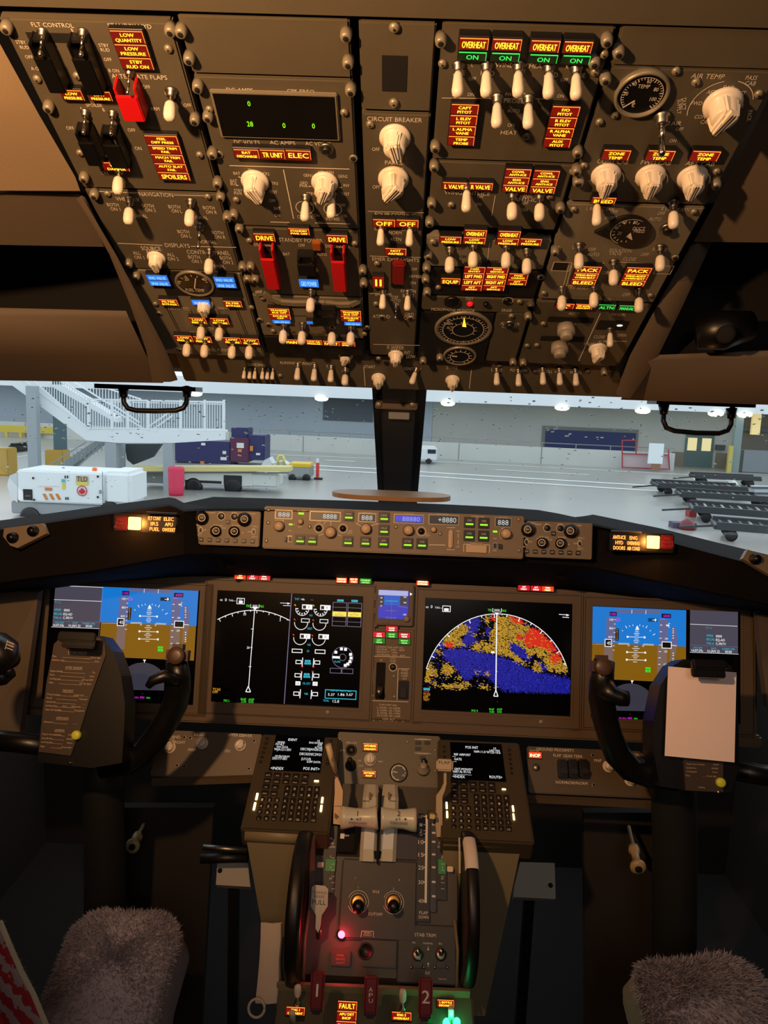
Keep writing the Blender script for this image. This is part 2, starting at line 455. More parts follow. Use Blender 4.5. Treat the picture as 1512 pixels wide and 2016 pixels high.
# aft overhead strip above the top edge
t = root(O, 'aft_overhead_panel', 'plain brown panel running along the very top edge above the switches', 'panel', 700, 10)
u0 = O.uv(-500, 389)[0]; u1 = O.uv(2000, 389)[0]; va = O.uv(780, -500)[1]; vb = O.uv(780, 32)[1]
b = MB(); b.box(O.frame(O.W((u0+u1)/2, (va+vb)/2, -.012)), u1-u0, va-vb, .016, PANEL, .002).build('face_plate', t)

def guard_black(t, x, y, w, h):
    """black hinged switch guard standing off the panel"""
    cu, cv, a, b = O.rect(x-w/2, y-h/2, x+w/2, y+h/2, .01)
    g = MB(); M = O.frame(O.W(cu, cv, 0))
    g.box(M @ Matrix.Translation((-a+.002, 0, 0)), .003, 2*b, .018, BLACK, .001); g.box(M @ Matrix.Translation((a-.002, 0, 0)), .003, 2*b, .018, BLACK, .001)
    g.box(M @ Matrix.Translation((0, -b*.25, .016)), 2*a, 1.5*b, .003, BLACK, .001); g.box(M @ Matrix.Translation((0, b*.9, 0)), 2*a, .003, .012, BLACK, .001)
    g.build('switch_guard', t)
def guard_red(t, x, y, w, h, open_=False):
    cu, cv, a, b = O.rect(x-w/2, y-h/2, x+w/2, y+h/2, .018)
    g = MB(); M = O.frame(O.W(cu, cv, 0)) 
    g.box(M @ Matrix.Translation((-a*.86, 0, 0)), .0025, 2*b, .017, RED, .0008); g.box(M @ Matrix.Translation((a*.86, 0, 0)), .0025, 2*b, .017, RED, .0008)
    g.box(M @ Matrix.Translation((0, -b*.2, .016)), 2*a*.95, 1.6*b, .0035, RED, .001)
    g.build('red_switch_guard', t)
# ---------------- flight control panel
t = opanel('flight_control_panel', 'flight control panel with red guard, upper left of the overhead', 'switch panel', 174, 40, 433, 374)
P = Paint(O)
P.text('FLT CONTROL', 103, 49, 9, wp=82); P.text('A', 77, 59, 7); P.text('B', 142, 59, 7); P.text('STANDBY HYD', 255, 51, 9, wp=85)
P.text('ALTERNATE FLAPS', 274, 151, 9, wp=108); P.text('OFF', 288, 171, 7); P.text('UP', 330, 184, 7); P.text('OFF', 369, 207, 7); P.text('ARM', 305, 214, 7); P.text('STBY', 41, 83, 7); P.text('RUD', 48, 93, 7)
P.text('STBY', 204, 89, 7); P.text('RUD', 207, 98, 7); P.text('OFF', 57, 112, 7); P.text('OFF', 212, 117, 7); P.text('B ON', 224, 139, 7); P.text('A ON', 72, 135, 7); P.text('OFF', 138, 252, 7); P.text('OFF', 259, 256, 7)
P.text('SPOILER', 185, 207, 7); P.text('B', 204, 216, 7); P.text('A', 160, 214, 7); P.text('ON', 272, 292, 7); P.text('OFF', 205, 308, 7); P.text('ON', 206, 341, 7)
P.fin('lettering', t)
guard_black(t, 97, 125, 34, 95); guard_black(t, 172, 128, 36, 98); guard_black(t, 178, 285, 30, 62); guard_black(t, 228, 290, 34, 62)
togs(O, t, [(80, 100), (160, 101), (165, 255), (219, 257)], key='bare', s=.8)
well(t and O, t, 'guard_base', 55, 66, 180, 84)
annun(O, t, 229, 60, 292, 138, [('a', ['LOW', 'QUANTITY']), ('a', ['LOW', 'PRESSURE']), ('a', ['STBY', 'RUD ON'])])
annun(O, t, 121, 176, 163, 198, [('a', ['LOW', 'PRESSURE'])]); annun(O, t, 174, 179, 219, 199, [('a', ['LOW', 'PRESSURE'])]); annun(O, t, 203, 319, 253, 337, [('a', ['YAW', 'DAMPER'])])
annun(O, t, 300, 268, 362, 356, [('a', ['FEEL', 'DIFF PRESS']), ('a', ['SPEED TRIM', 'FAIL']), ('a', ['MACH TRIM', 'FAIL']), ('a', ['AUTO SLAT', 'FAIL']), ('a', ['SPOILERS'])])
guard_red(t, 255, 208, 44, 62); tog(O, t, 252, 176, 'bare', .8)
tog(O, t, 334, 224); tog(O, t, 232, 370)
studs(O, t, [(330, 104), (71, 163), (392, 312), (156, 308), (150, 157)], 'screw'); studs(O, t, [(12, 57), (95, 213), (165, 352), (335, 62), (372, 118), (383, 238)])
# ---------------- navigation / displays panel
t = opanel('navigation_displays_panel', 'navigation and displays source panel with source knob, left column', 'switch panel', 174, 378, 433, 532)
P = Paint(O)
P.text('NAVIGATION', 307, 383, 8, wp=66); P.line([(195, 377), (270, 380)], 1.2, INK); P.line([(342, 384), (415, 386)], 1.2, INK); P.text('VHF NAV', 251, 392, 8, wp=46); P.text('IRS', 372, 395, 8)
for a, b_, x, y in [('BOTH', 'ON 1', 222, 403), ('BOTH', 'ON 2', 291, 405), ('BOTH', 'ON L', 343, 407), ('BOTH', 'ON R', 411, 409), ('BOTH', 'ON L', 361, 456), ('BOTH', 'ON R', 428, 458), ('BOTH', 'ON 1', 382, 506), ('BOTH', 'ON 2', 444, 508), ('ALL', 'ON 1', 269, 498), ('ALL', 'ON 2', 336, 501)]:
    P.text(a, x, y, 7); P.text(b_, x+5, y+8.5, 7)
for x, y in [(272, 425), (391, 428), (408, 476), (425, 524)]: P.text('NORMAL', x, y, 7)
P.text('FMC', 392, 445, 7); P.text('DISPLAYS', 349, 483, 8, wp=48); P.line([(232, 479), (320, 483)], 1.2, INK); P.line([(376, 485), (465, 487)], 1.2, INK); P.text('SOURCE', 297, 489, 8, wp=38); P.text('AUTO', 300, 496, 7); P.text('CONTROL PANEL', 410, 497, 8, wp=84)
P.fin('lettering', t)
togs(O, t, [(253, 430), (373, 434), (411, 529)]); tog(O, t, 391, 480, 'bare'); knob(O, t, 306, 518, s=.95)
studs(O, t, [(210, 388), (408, 394)], 'screw'); studs(O, t, [(185, 385), (253, 521), (434, 390), (460, 425), (428, 363)])
# ---------------- fuel panel
t = opanel('fuel_control_panel', 'fuel panel with blue valve lights and six pump switches, lower left column', 'switch panel', 174, 534, 433, 700, PANEL_L)
well(O, t, 'gauge_field', 320, 538, 472, 584); well(O, t, 'light_field', 300, 540, 330, 566)
annun(O, t, 292, 541, 332, 563, [('b', ['ENG VALVE']), ('b', ['SPAR VALVE'])], bar=False); annun(O, t, 423, 545, 463, 567, [('b', ['ENG VALVE']), ('b', ['SPAR VALVE'])], bar=False)
annun(O, t, 378, 590, 413, 601, [('b', ['VALVE OPEN'])], bar=False)
annun(O, t, 315, 589, 350, 602, [('a', ['FILTER', 'BYPASS'])]); annun(O, t, 441, 592, 476, 605, [('a', ['FILTER', 'BYPASS'])])
annun(O, t, 374, 625, 406, 638, [('a', ['LOW', 'PRESSURE'])]); annun(O, t, 415, 626, 450, 639, [('a', ['LOW', 'PRESSURE'])])
for x0, y0 in [(345, 660), (382, 662), (440, 664), (476, 666)]: annun(O, t, x0, y0, x0+34, y0+13, [('a', ['LOW', 'PRESSURE'])])
g = gauge(O, t, 383, 561, 38); P = Paint(Off(O, .002)); P.ticks(383, 561, 30, 25, INK, 1.4, 20, 160, 7); P.text('20', 367, 549, 7); P.text('0', 352, 556, 7); P.text('40', 402, 550, 7); P.line([(383, 568), (385, 548)], 2.2, INK); P.text('FUEL TEMP', 384, 571, 6); P.fin('dial_marks', g)
P = Paint(O)
for pts in [[(330, 603), (357, 657)], [(326, 603), (353, 657)], [(340, 609), (375, 609)], [(430, 610), (470, 610)], [(463, 606), (485, 662)], [(467, 606), (489, 662)], [(357, 657), (376, 658)], [(376, 612), (382, 624)], [(430, 612), (437, 625)]]: P.line(pts, 1.3, INKD)
P.text('CROSS FEED', 352, 607, 6); P.text('VALVE', 440, 607, 6); P.text('CTR', 414, 647, 6); P.text('OFF', 380, 655, 6); P.text('ON', 418, 661, 6); P.text('FUEL PUMPS', 430, 689, 6); P.fin('lettering', t)
knob(O, t, 401, 608); togs(O, t, [(395, 660), (431, 662), (367, 693), (402, 695), (456, 697), (490, 698)])
studs(O, t, [(305, 604), (494, 611), (347, 692)], 'screw'); studs(O, t, [(268, 545), (477, 528)]); studs(O, t, [(312, 624), (352, 695)], 'flush')
# ---------------- blank + metering + generator + bus
t = opanel('blank_panel', 'blank brown plate above the green metering display', 'panel', 445, 34, 704, 150)
studs(O, t, [(356, 64), (389, 174), (681, 72), (685, 126)])
t = opanel('electrical_metering_panel', 'electrical metering panel with green zero digits, second column', 'switch panel', 445, 154, 704, 448)
cu, cv, a, b_ = O.rect(428, 188, 662, 273, .004)
MB().box(O.frame(O.W(cu, cv, 0)), 2*a+.004, 2*b_+.004, .004, PANEL_L, .001).build('display_bezel', t)
so = MB().box(O.frame(O.W(cu, cv, .001)), 2*a, 2*b_, .0034, BLACK, .0006).build('display_window', t)
P = Paint(Off(O, .0046)); P.text('0', 490, 204, 10, E['digit']); P.text('28', 492, 244, 10, E['digit']); P.text('0', 559, 247, 10, E['digit']); P.text('0', 617, 248, 10, E['digit']); P.fin('digits', so)
P = Paint(O); P.text('DC AMPS', 472, 177, 8, wp=52); P.text('CPS FREQ', 592, 180, 8, wp=54); P.text('DC VOLTS', 486, 280, 8, wp=50); P.text('AC AMPS', 556, 281, 8, wp=50); P.text('AC VOLTS', 626, 283, 8, wp=50)
P.line([(452, 326), (688, 333)], 1.6, INK); P.line([(558, 334), (578, 431)], 1.8, INK); P.line([(532, 437), (570, 438)], 1.4, INK); P.line([(620, 439), (690, 441)], 1.4, INK); P.text('AC', 631, 438, 6)
for s_, x, y in [('TR1', 494, 335), ('TR2', 524, 342), ('TR3', 541, 361), ('BAT', 466, 341), ('BAT', 460, 356), ('BUS', 460, 362), ('STBY', 469, 375), ('PWR', 469, 381), ('TEST', 538, 378), ('GEN1', 606, 345), ('APU GEN', 641, 339), ('GEN2', 675, 347), ('GRD', 598, 360), ('PWR', 598, 366), ('INV', 682, 365), ('STBY', 612, 381), ('TEST', 680, 382), ('BAT', 546, 410), ('OFF', 536, 395), ('ON', 546, 424), ('OFF', 617, 401), ('ON', 623, 424), ('CAB/UTIL', 601, 427), ('OFF', 673, 404), ('ON', 677, 425), ('IFE/PASS', 655, 431)]:
    P.text(s_, x, y, 6)
P.circ(600, 409, 18, INK, 1.5); P.circ(655, 412, 18, INK, 1.5)
for cx, cy in [(497, 366), (640, 368)]: P.ticks(cx, cy, 33, 27, INK, 2, 0, 180, 5)
P.fin('lettering', t)
annun(O, t, 461, 293, 612, 315, [('a', [' '])], bar=False)
for i, s_ in enumerate([['BAT', 'DISCHARGE'], ['TR UNIT'], ['ELEC']]): annun(O, t, 461+i*51, 293+i, 510+i*51, 312+i, [('a', s_)], h=.0066)
knob(O, t, 500, 372, s=1.25, spin=25); knob(O, t, 638, 374, s=1.2, spin=-20); knob(O, t, 641, 308, 'button')
togs(O, t, [(600, 424), (652, 418)], key='slim', s=.95)
studs(O, t, [(411, 223), (677, 229), (413, 310)], 'screw'); studs(O, t, [(389, 172), (409, 232), (418, 305), (447, 430), (690, 180)]); studs(O, t, [(430, 312), (695, 320)], 'flush')
t = opanel('generator_drive_panel', 'generator drive and standby power panel with two red guards', 'switch panel', 445, 451, 704, 582)
annun(O, t, 568, 449, 609, 463, [('a', ['STANDBY', 'PWR OFF'])]); annun(O, t, 500, 459, 541, 476, [('a', ['DRIVE'])]); annun(O, t, 643, 462, 684, 479, [('a', ['DRIVE'])])
annun(O, t, 589, 549, 627, 566, [('b', ['GRD POWER'])], bar=False)
P = Paint(O); P.text('DISCONNECT', 521, 482, 6, wp=42); P.text('DISCONNECT', 665, 485, 6, wp=48); P.text('STANDBY POWER', 592, 473, 8, wp=86); P.text('BAT', 564, 500, 6); P.text('AUTO', 633, 501, 6); P.text('OFF', 594, 483, 6); P.line([(588, 505), (622, 505)], 1.4, INK); P.fin('lettering', t)
guard_red(t, 531, 533, 27, 74); guard_red(t, 667, 538, 27, 74)
well(O, t, 'guard_base', 512, 486, 545, 500); well(O, t, 'guard_base', 650, 489, 683, 503)
cu, cv, a, b_ = O.rect(615, 477, 632, 492, .004); MB().box(O.frame(O.W(cu, cv, 0)), 2*a, 2*b_, .006, mat('amber_plastic', (150, 80, 20), .4), .001).build('amber_cap', t)
guard_black(t, 604, 518, 34, 30)
studs(O, t, [(490, 480), (698, 486), (464, 400)], 'screw'); studs(O, t, [(471, 452), (487, 550), (714, 535), (716, 560)]); studs(O, t, [(493, 527)])
t = opanel('bus_switching_panel', 'generator bus switching panel with cream wavy top edge', 'switch panel', 445, 584, 704, 664, PANEL_L)
b = MB(); pts = [(504, 578), (518, 577), (533, 587), (552, 595), (580, 597), (604, 597), (640, 597), (665, 600), (690, 600), (706, 592)]
for i in range(len(pts)-1): b.bar(O.P(*pts[i], .002), O.P(*pts[i+1], .002), .0075, .005, PANEL_L, O.n)
b.build('raised_trim', t)
for x0, x1, dy in [(530, 571, 0), (671, 711, 4)]:
    annun(O, t, x0, 607+dy, x1, 629+dy, [('a', ['TRANSFER', 'BUS OFF']), ('a', ['SOURCE', 'OFF'])]); annun(O, t, x0+7, 629.5+dy, x1+1, 637+dy, [('b', ['GEN OFF BUS'])], bar=False)
guard_black(t, 640, 620, 44, 26); annun(O, t, 604, 632, 616, 638, [('b', [' '])], bar=False)
P = Paint(O)
for pts in [[(574, 622), (604, 622)], [(648, 636), (652, 648)], [(570, 660), (700, 664)], [(606, 640), (609, 652)]]: P.line(pts, 1.2, INKD)
for s_, x, y in [('GRD PWR', 588, 604), ('GEN 1', 561, 652), ('APU GEN', 622, 659), ('OFF', 576, 655), ('ON', 640, 655), ('GEN 2', 690, 655)]: P.text(s_, x, y, 6, INKD)
P.fin('lettering', t)
togs(O, t, [(611, 605), (557, 667), (594, 669), (653, 671), (690, 671)])
studs(O, t, [(516, 593), (537, 657), (717, 663)], 'screw'); studs(O, t, [(511, 637), (528, 646), (722, 652)], 'flush'); studs(O, t, [(502, 551)])
t = opanel('auxiliary_power_light_panel', 'dark strip of amber auxiliary power lights below the bus switches', 'switch panel', 445, 666, 704, 698, DARK)
for x0, y0, s_ in [(561, 668, ['MAINT']), (602, 669, ['LOW OIL', 'PRESSURE']), (636, 671, ['FAULT']), (667, 672, ['OVER', 'SPEED'])]: annun(O, t, x0, y0, x0+32, y0+10, [('a', s_)])
# ---------------- centre column
t = opanel('standby_blank_panel', 'small centre plate with a black rectangular opening, top middle', 'panel', 718, 44, 837, 219)
well(O, t, 'opening', 752, 111, 801, 181); studs(O, t, [(776, 64), (775, 212)], 'screw', 1.2)
t = opanel('lighting_control_panel', 'centre column panel with two white dimmer knobs at its top', 'switch panel', 718, 224, 837, 700)
P = Paint(O)
P.text('CIRCUIT BREAKER', 777, 235, 9, wp=108); P.text('BRIGHT', 777, 254, 8, wp=36); P.text('OFF', 740, 294, 7); P.text('PANEL', 776, 320, 8, wp=36); P.text('BRIGHT', 777, 333, 7, wp=34); P.text('OFF', 741, 368, 7)
P.circ(776, 283, 30, INK, 1.6, 20, 160); P.circ(775, 357, 30, INK, 1.6, 20, 160)
P.line([(724, 416), (834, 419)], 1, INK); P.text('EQUIP COOLING', 778, 423, 8, wp=80); P.text('SUPPLY', 749, 451, 6); P.text('EXHAUST', 808, 452, 6); P.text('NORM', 778, 458, 7); P.text('ALTN', 779, 471, 7)
P.line([(728, 504), (828, 507)], 1, INK); P.text('EMER EXIT LIGHTS', 779, 511, 7, wp=92); P.text('OFF', 815, 530, 6); P.text('ARMED', 817, 544, 6); P.text('ON', 813, 557, 6); P.text('NO', 753, 573, 6); P.text('SMOKING', 755, 580, 6); P.text('FASTEN', 804, 573, 7); P.text('BELTS', 804, 582, 7); P.text('OFF', 778, 585, 6); P.text('AUTO', 778, 591, 6); P.text('ON', 779, 598, 6)
P.line([(728, 578), (770, 579)], 1, INK); P.text('ATTEND', 751, 623, 7); P.text('GRD', 806, 619, 7); P.text('CALL', 805, 626, 7); P.line([(735, 678), (826, 680)], 1, INK); P.text('R WIPER', 779, 684, 7); P.text('PARK', 779, 690, 6); P.text('INT', 802, 694, 6); P.text('LOW', 809, 702, 6); P.fin('lettering', t)
knob(O, t, 777, 284, s=1.3, spin=15, h=.01); knob(O, t, 774, 362, s=1.35, spin=-35, h=.008)
annun(O, t, 734, 431, 778, 447, [('a', ['OFF'])]); annun(O, t, 780, 432, 824, 448, [('a', ['OFF'])]); annun(O, t, 758, 488, 800, 503, [('a', ['NOT', 'ARMED'])])
annun(O, t, 734, 543, 756, 568, [('a', ['II'])], bar=False)
togs(O, t, [(749, 474), (806, 475), (753, 600), (802, 603)], key='slim', s=.85)
cu, cv, a, b_ = O.rect(772, 520, 798, 560, .008); MB().box(O.frame(O.W(cu, cv, 0)), 2*a, 2*b_, .010, mat('dark_red_guard', (120, 22, 14), .4), .002).build('red_switch_guard', t)
cu, cv, a, b_ = O.rect(770, 512, 800, 564, .0); MB().box(O.frame(O.W(cu, cv, 0)), 2*a, 2*b_, .003, BLACK, .001).build('guard_base', t)
studs(O, t, [(752, 633), (808, 635)], 'flush', 1.2); tog(O, t, 779, 622, 'bare', .6); knob(O, t, 779, 708, s=.95)
studs(O, t, [(728, 252), (742, 525), (740, 604), (745, 711)], 'screw')
# ---------------- window heat, anti-ice, hydraulics, doors
t = opanel('window_heat_panel', 'window and probe heat panel with four amber and green lights', 'switch panel', 846, 48, 1112, 318)
for x0, x1, dy in [(904, 962, 0), (969, 1027, 2), (1044, 1102, 5), (1109, 1166, 7)]:
    annun(O, t, x0, 73+dy, x1, 99+dy, [('a', ['OVERHEAT'])], h=.009); annun(O, t, x0-2, 101+dy, x1-4, 120+dy, [('g', ['ON'])], h=.007)
P = Paint(O); P.text('L', 930, 128, 7); P.text('WINDOW HEAT', 1025, 129, 9, wp=100); P.text('R', 1117, 132, 7)
for s_, x, y in [('SIDE', 904, 143), ('FWD', 960, 144), ('FWD', 1085, 147), ('SIDE', 1141, 148)]: P.text(s_, x, y, 10)
for s_, x, y in [('OVHT', 1023, 140), ('OFF', 930, 155), ('OFF', 1111, 157), ('ON', 927, 186), ('ON', 1104, 189), ('PWR TEST', 1015, 186), ('A', 980, 210), ('B', 1042, 209), ('AUTO', 1011, 218), ('ON', 1006, 246)]: P.text(s_, x, y, 7)
P.text('PROBE', 1012, 199, 8, wp=40); P.text('HEAT', 1002, 261, 8, wp=32); P.line([(870, 193), (1080, 195)], 1.2, INK); P.fin('lettering', t)
togs(O, t, [(901, 176), (957, 176), (1020, 176), (1080, 179), (1134, 181), (978, 237), (1040, 239)], key='slim')
for x0, x1, y0, ls in [(885, 938, 205, [['CAPT', 'PITOT'], ['L ELEV', 'PITOT'], ['L ALPHA', 'VANE'], ['TEMP', 'PROBE']]), (1078, 1132, 209, [['F/O', 'PITOT'], ['R ELEV', 'PITOT'], ['R ALPHA', 'VANE'], ['AUX', 'PITOT']])]:
    annun(O, t, x0, y0, x1, y0+83, [('a', l) for l in ls])
studs(O, t, [(871, 133), (1036, 276), (1190, 115), (1172, 150)], 'screw'); studs(O, t, [(868, 82), (857, 292), (1195, 82), (1137, 302), (1192, 158), (1170, 125)])
t = opanel('anti_ice_panel', 'wing and engine anti-ice panel in the fourth column', 'switch panel', 846, 321, 1112, 450)
annun(O, t, 871, 358, 918, 374, [('a', ['L VALVE'])]); annun(O, t, 923, 359, 970, 375, [('a', ['R VALVE'])])
for x0, dy in [(992, 0), (1047, 3)]: annun(O, t, x0, 332+dy, x0+50, 379+dy, [('a', ['COWL', 'ANTI-ICE']), ('a', ['ENG', 'ANTI-ICE']), ('a', ['VALVE'])])
P = Paint(O); P.text('WING ANTI-ICE', 920, 380, 8, wp=90); P.text('OFF', 946, 387, 6); P.text('ON', 942, 402, 6); P.text('ENG', 1039, 386, 7); P.text('ANTI-ICE', 1038, 393, 8, wp=52); P.text('OFF', 1034, 400, 6); P.text('ON', 1033, 413, 6); P.line([(975, 385), (968, 425)], 1.2, INK); P.fin('lettering', t)
togs(O, t, [(918, 405)], key='slim'); togs(O, t, [(1008, 421), (1062, 423)])
studs(O, t, [(888, 410), (1083, 394), (1128, 345)], 'screw'); studs(O, t, [(855, 330), (850, 403), (1135, 338), (1103, 412), (1140, 360)])
t = opanel('hydraulic_pump_panel', 'lighter brown hydraulic pumps panel with four white switches', 'switch panel', 846, 472, 1112, 528, PANEL_L)
annun(O, t, 866, 465, 908, 480, [('a', ['LOW', 'PRESSURE'])], h=.007); annun(O, t, 1023, 469, 1066, 484, [('a', ['LOW', 'PRESSURE'])], h=.007)
annun(O, t, 913, 452, 957, 481, [('a', ['OVERHEAT']), ('a', ['LOW', 'PRESSURE'])], h=.007); annun(O, t, 979, 454, 1023, 483, [('a', ['OVERHEAT']), ('a', ['LOW', 'PRESSURE'])], h=.007)
P = Paint(O)
for s_, x, y in [('ENG 1', 887, 487), ('ELEC 2', 934, 488), ('ELEC 1', 1001, 489), ('ENG 2', 1044, 490), ('OFF', 909, 489), ('ON', 912, 505), ('A', 907, 514), ('HYD PUMPS', 962, 515), ('B', 1013, 516), ('OFF', 1018, 491), ('ON', 1018, 508)]: P.text(s_, x, y, 6, INKD)
P.line([(964, 478), (960, 512)], 1.2, INK); P.fin('lettering', t)
togs(O, t, [(885, 526), (931, 516), (996, 517), (1037, 529)])
studs(O, t, [(852, 484)], 'screw', 1.2); studs(O, t, [(846, 440), (843, 505), (1093, 497), (840, 530)])
t = opanel('door_warning_panel', 'dark door warning panel with stacked amber captions', 'switch panel', 846, 531, 1112, 584, DARK)
annun(O, t, 868, 547, 906, 560, [('a', ['EQUIP'])]); annun(O, t, 911, 525, 952, 573, [('a', ['FWD', 'ENTRY']), ('a', ['LEFT FWD']), ('a', ['LEFT AFT']), ('a', ['AFT', 'ENTRY'])]); annun(O, t, 954, 526, 997, 573, [('a', ['FWD', 'SERVICE']), ('a', ['RIGHT FWD']), ('a', ['RIGHT AFT']), ('a', ['AFT', 'SERVICE'])]); annun(O, t, 1000, 538, 1038, 562, [('a', ['FWD', 'CARGO']), ('a', ['AFT', 'CARGO'])])
t = opanel('voice_recorder_panel', 'small voice recorder panel with a red lamp', 'switch panel', 846, 586, 1112, 614)
P = Paint(O); P.text('TEST', 924, 588, 6); P.text('ERASE', 998, 611, 6); P.text('MICROPHONE MONITOR', 892, 610, 6); P.circ(1000, 592, 11, INK, 1.4); P.fin('lettering', t)
c = O.P(890, 593); MB().lathe(O.frame(c), [(.011, 0), (.011, .003), (.009, .004)], BLACK, 24).build('microphone', t)
c = O.P(998, 592); MB().lathe(O.frame(c), [(.006, 0), (.005, .003)], BLACK, 20).build('headset_jack', t)
MB().lathe(O.frame(O.P(925, 597)), [(.004, 0), (.004, .002), (.002, .004)], E['red'], 16).build('red_lamp', t)
MB().lathe(O.frame(O.P(957, 597)), [(.004, 0), (.004, .004), (.003, .005)], BLACK, 16).build('push_button', t)
studs(O, t, [(863, 572), (1023, 600)], 'screw'); studs(O, t, [(838, 552), (841, 577), (1045, 604)])
t = opanel('cabin_altitude_panel', 'cabin altitude panel with a large and a small round gauge', 'switch panel', 846, 616, 1028, 712, DARK)
g = gauge(O, t, 912, 650, 57); P = Paint(Off(O, .0018)); P.circ(912, 650, 41, INK, 1.2); P.circ(912, 650, 22, INK, 1.2); P.ticks(912, 650, 47, 42, INK, 1.2, 0, 350, 36); P.ticks(912, 650, 28, 22, INK, 1.2, -30, 210, 10)
P.poly([(910, 643), (914, 625), (918, 644)], E['amber']); P.text('CABIN', 883, 637, 5); P.text('ALT', 885, 645, 5)
for i, s_ in enumerate(['0', '1', '2', '3', '4', '5', '6', '7', '8', '9']):
    a = math.radians(90-i*36); P.text(s_, 912+51*math.cos(a), 650-24*math.sin(a), 6)
P.fin('dial_marks', g)
g = gauge(O, t, 905, 703, 33); P = Paint(Off(O, .0018)); P.circ(905, 703, 19, INK, 1.2); P.ticks(905, 703, 25, 19, INK, 1.6, -60, 240, 13); P.line([(890, 701), (900, 702)], 2.5, E['hot'] if False else INK); P.fin('dial_marks', g)
studs(O, t, [(833, 712), (866, 706)])
t = opanel('altitude_horn_panel', 'narrow brown plate with a horn cutout button beside the altitude gauges', 'switch panel', 1031, 616, 1112, 712)
P = Paint(O); P.text('ALT HORN', 1004, 637, 6); P.text('CUTOUT', 1004, 643, 6); P.fin('lettering', t); knob(O, t, 1004, 652, 'button', 1.1); studs(O, t, [(1007, 628)], 'screw')
# ---------------- right column
t = opanel('air_temperature_panel', 'air temperature panel with a big round gauge, upper right of the overhead', 'switch panel', 1121, 136, 1400, 400)
g = gauge(O, t, 1264, 190, 54, h=.006); P = Paint(Off(O, .0032)); P.circ(1264, 188, 41, INK, 1, -45, 225); P.ticks(1264, 188, 41, 35, INK, 1.3, -45, 225, 31); P.ticks(1264, 188, 41, 33, INK, 2, -45, 225, 6)
for s_, x, y in [('20', 1232, 184), ('40', 1249, 165), ('60', 1279, 160), ('80', 1292, 176), ('100', 1286, 195), ('0', 1247, 204), ('TEMP', 1268, 170), ('C', 1247, 207)]: P.text(s_, x, y, 8)
P.line([(1226, 212), (1250, 198)], 2.2, INK); P.fin('dial_marks', g)
P = Paint(O); P.text('AIR TEMP', 1394, 150, 10, wp=66); P.text('PASS', 1480, 153, 9); P.text('CAB', 1478, 164, 9); P.text('TRIM AIR', 1316, 242, 9, wp=52); P.text('OFF', 1338, 254, 7); P.text('ON', 1325, 277, 7)
P.text('CONT CAB', 1207, 318, 9, wp=62); P.text('FWD CAB', 1292, 320, 9, wp=60); P.text('AFT CAB', 1379, 322, 9, wp=58)
for x, y in [(1205, 329), (1290, 331), (1375, 332)]: P.text('AUTO', x, y, 7); 
for x, y in [(1195, 357), (1281, 359), (1364, 360)]: P.circ(x, y, 33, INK, 1.6, 0, 180)
P.circ(1417, 212, 62, INK, 1.6, 20, 80); P.circ(1417, 212, 62, INK, 1.6, 105, 200)
for s_, x, y in [('FWD', 1435, 172), ('AFT', 1401, 181), ('AFT', 1460, 183), ('FWD', 1372, 203), ('R', 1462, 208), ('CONT', 1382, 230), ('CAB', 1389, 240), ('PACK', 1476, 228), ('SUPPLY', 1338, 210), ('DUCT', 1347, 205)]: P.text(s_, x, y, 8, rot=(-1.25 if s_ in ('SUPPLY', 'DUCT', 'PACK') else 0))
P.fin('lettering', t)
knob(O, t, 1424, 213, s=1.45, spin=-20, h=.006); tog(O, t, 1303, 290, 'bare', 1.35)
for x0, x1, dy in [(1186, 1240, 0), (1273, 1327, 1), (1360, 1416, 2)]: annun(O, t, x0, 294+dy, x1, 316+dy, [('a', ['ZONE', 'TEMP'])])
knob(O, t, 1194, 360, s=1.25); knob(O, t, 1282, 362, s=1.25); knob(O, t, 1365, 364, s=1.25)
studs(O, t, [(1332, 148), (1371, 170), (1495, 193), (1211, 234), (1181, 248), (1412, 345), (1150, 333)], 'screw'); studs(O, t, [(1218, 105), (1137, 360), (1410, 365)])
t = opanel('blank_panel', 'blank dark brown plate above the round air temperature gauge', 'panel', 1121, 52, 1400, 134)
t = opanel('bleed_air_panel', 'lighter brown bleed air panel with duct pressure gauge, right column', 'switch panel', 1121, 405, 1400, 592, PANEL_L)
P = Paint(O)
for s_, x, y in [('L RECIRC FAN', 1182, 411), ('OFF', 1209, 417), ('AUTO', 1203, 429), ('R RECIRC FAN', 1330, 412), ('OFF', 1302, 420), ('AUTO', 1290, 431), ('L PACK', 1142, 487), ('OFF', 1166, 491), ('AUTO', 1168, 501), ('ISOLATION', 1222, 493), ('VALVE', 1212, 499), ('R PACK', 1300, 491), ('OFF', 1270, 501), ('CLOSE', 1240, 510), ('OPEN', 1197, 537), ('TRIP RESET', 1138, 566), ('OFF', 1233, 580), ('ON', 1196, 590)]: P.text(s_, x, y, 7)
for pts in [[(1128, 520), (1190, 518)], [(1120, 522), (1104, 583)], [(1126, 522), (1110, 583)], [(1218, 516), (1286, 520)], [(1290, 520), (1262, 570)], [(1285, 520), (1257, 570)], [(1120, 562), (1172, 564)]]: P.line(pts, 1.3, INK)
P.frame_(1087, 516, 1124, 534, 1.5, INK); P.frame_(1289, 523, 1324, 540, 1.5, INK); P.fin('lettering', t)
well(O, t, 'label_plate', 1090, 518, 1116, 532); 
c = O.P(1240, 455, .003); g = thing  # duct pressure gauge, tear-drop outline
b = MB(); pts = []
for i in range(40):
    a = math.radians(-150+300*i/39); pts.append((1240+44*math.cos(a), 457-30*math.sin(a)))
pts.append((1170, 459)); b.prism([O.P(x, y, .004) for x, y in pts], -O.n*.004, DARK); g = b.build('duct_pressure_gauge', t)
P = Paint(Off(O, .0044)); P.circ(1238, 457, 36, INK, 1, 60, 250)
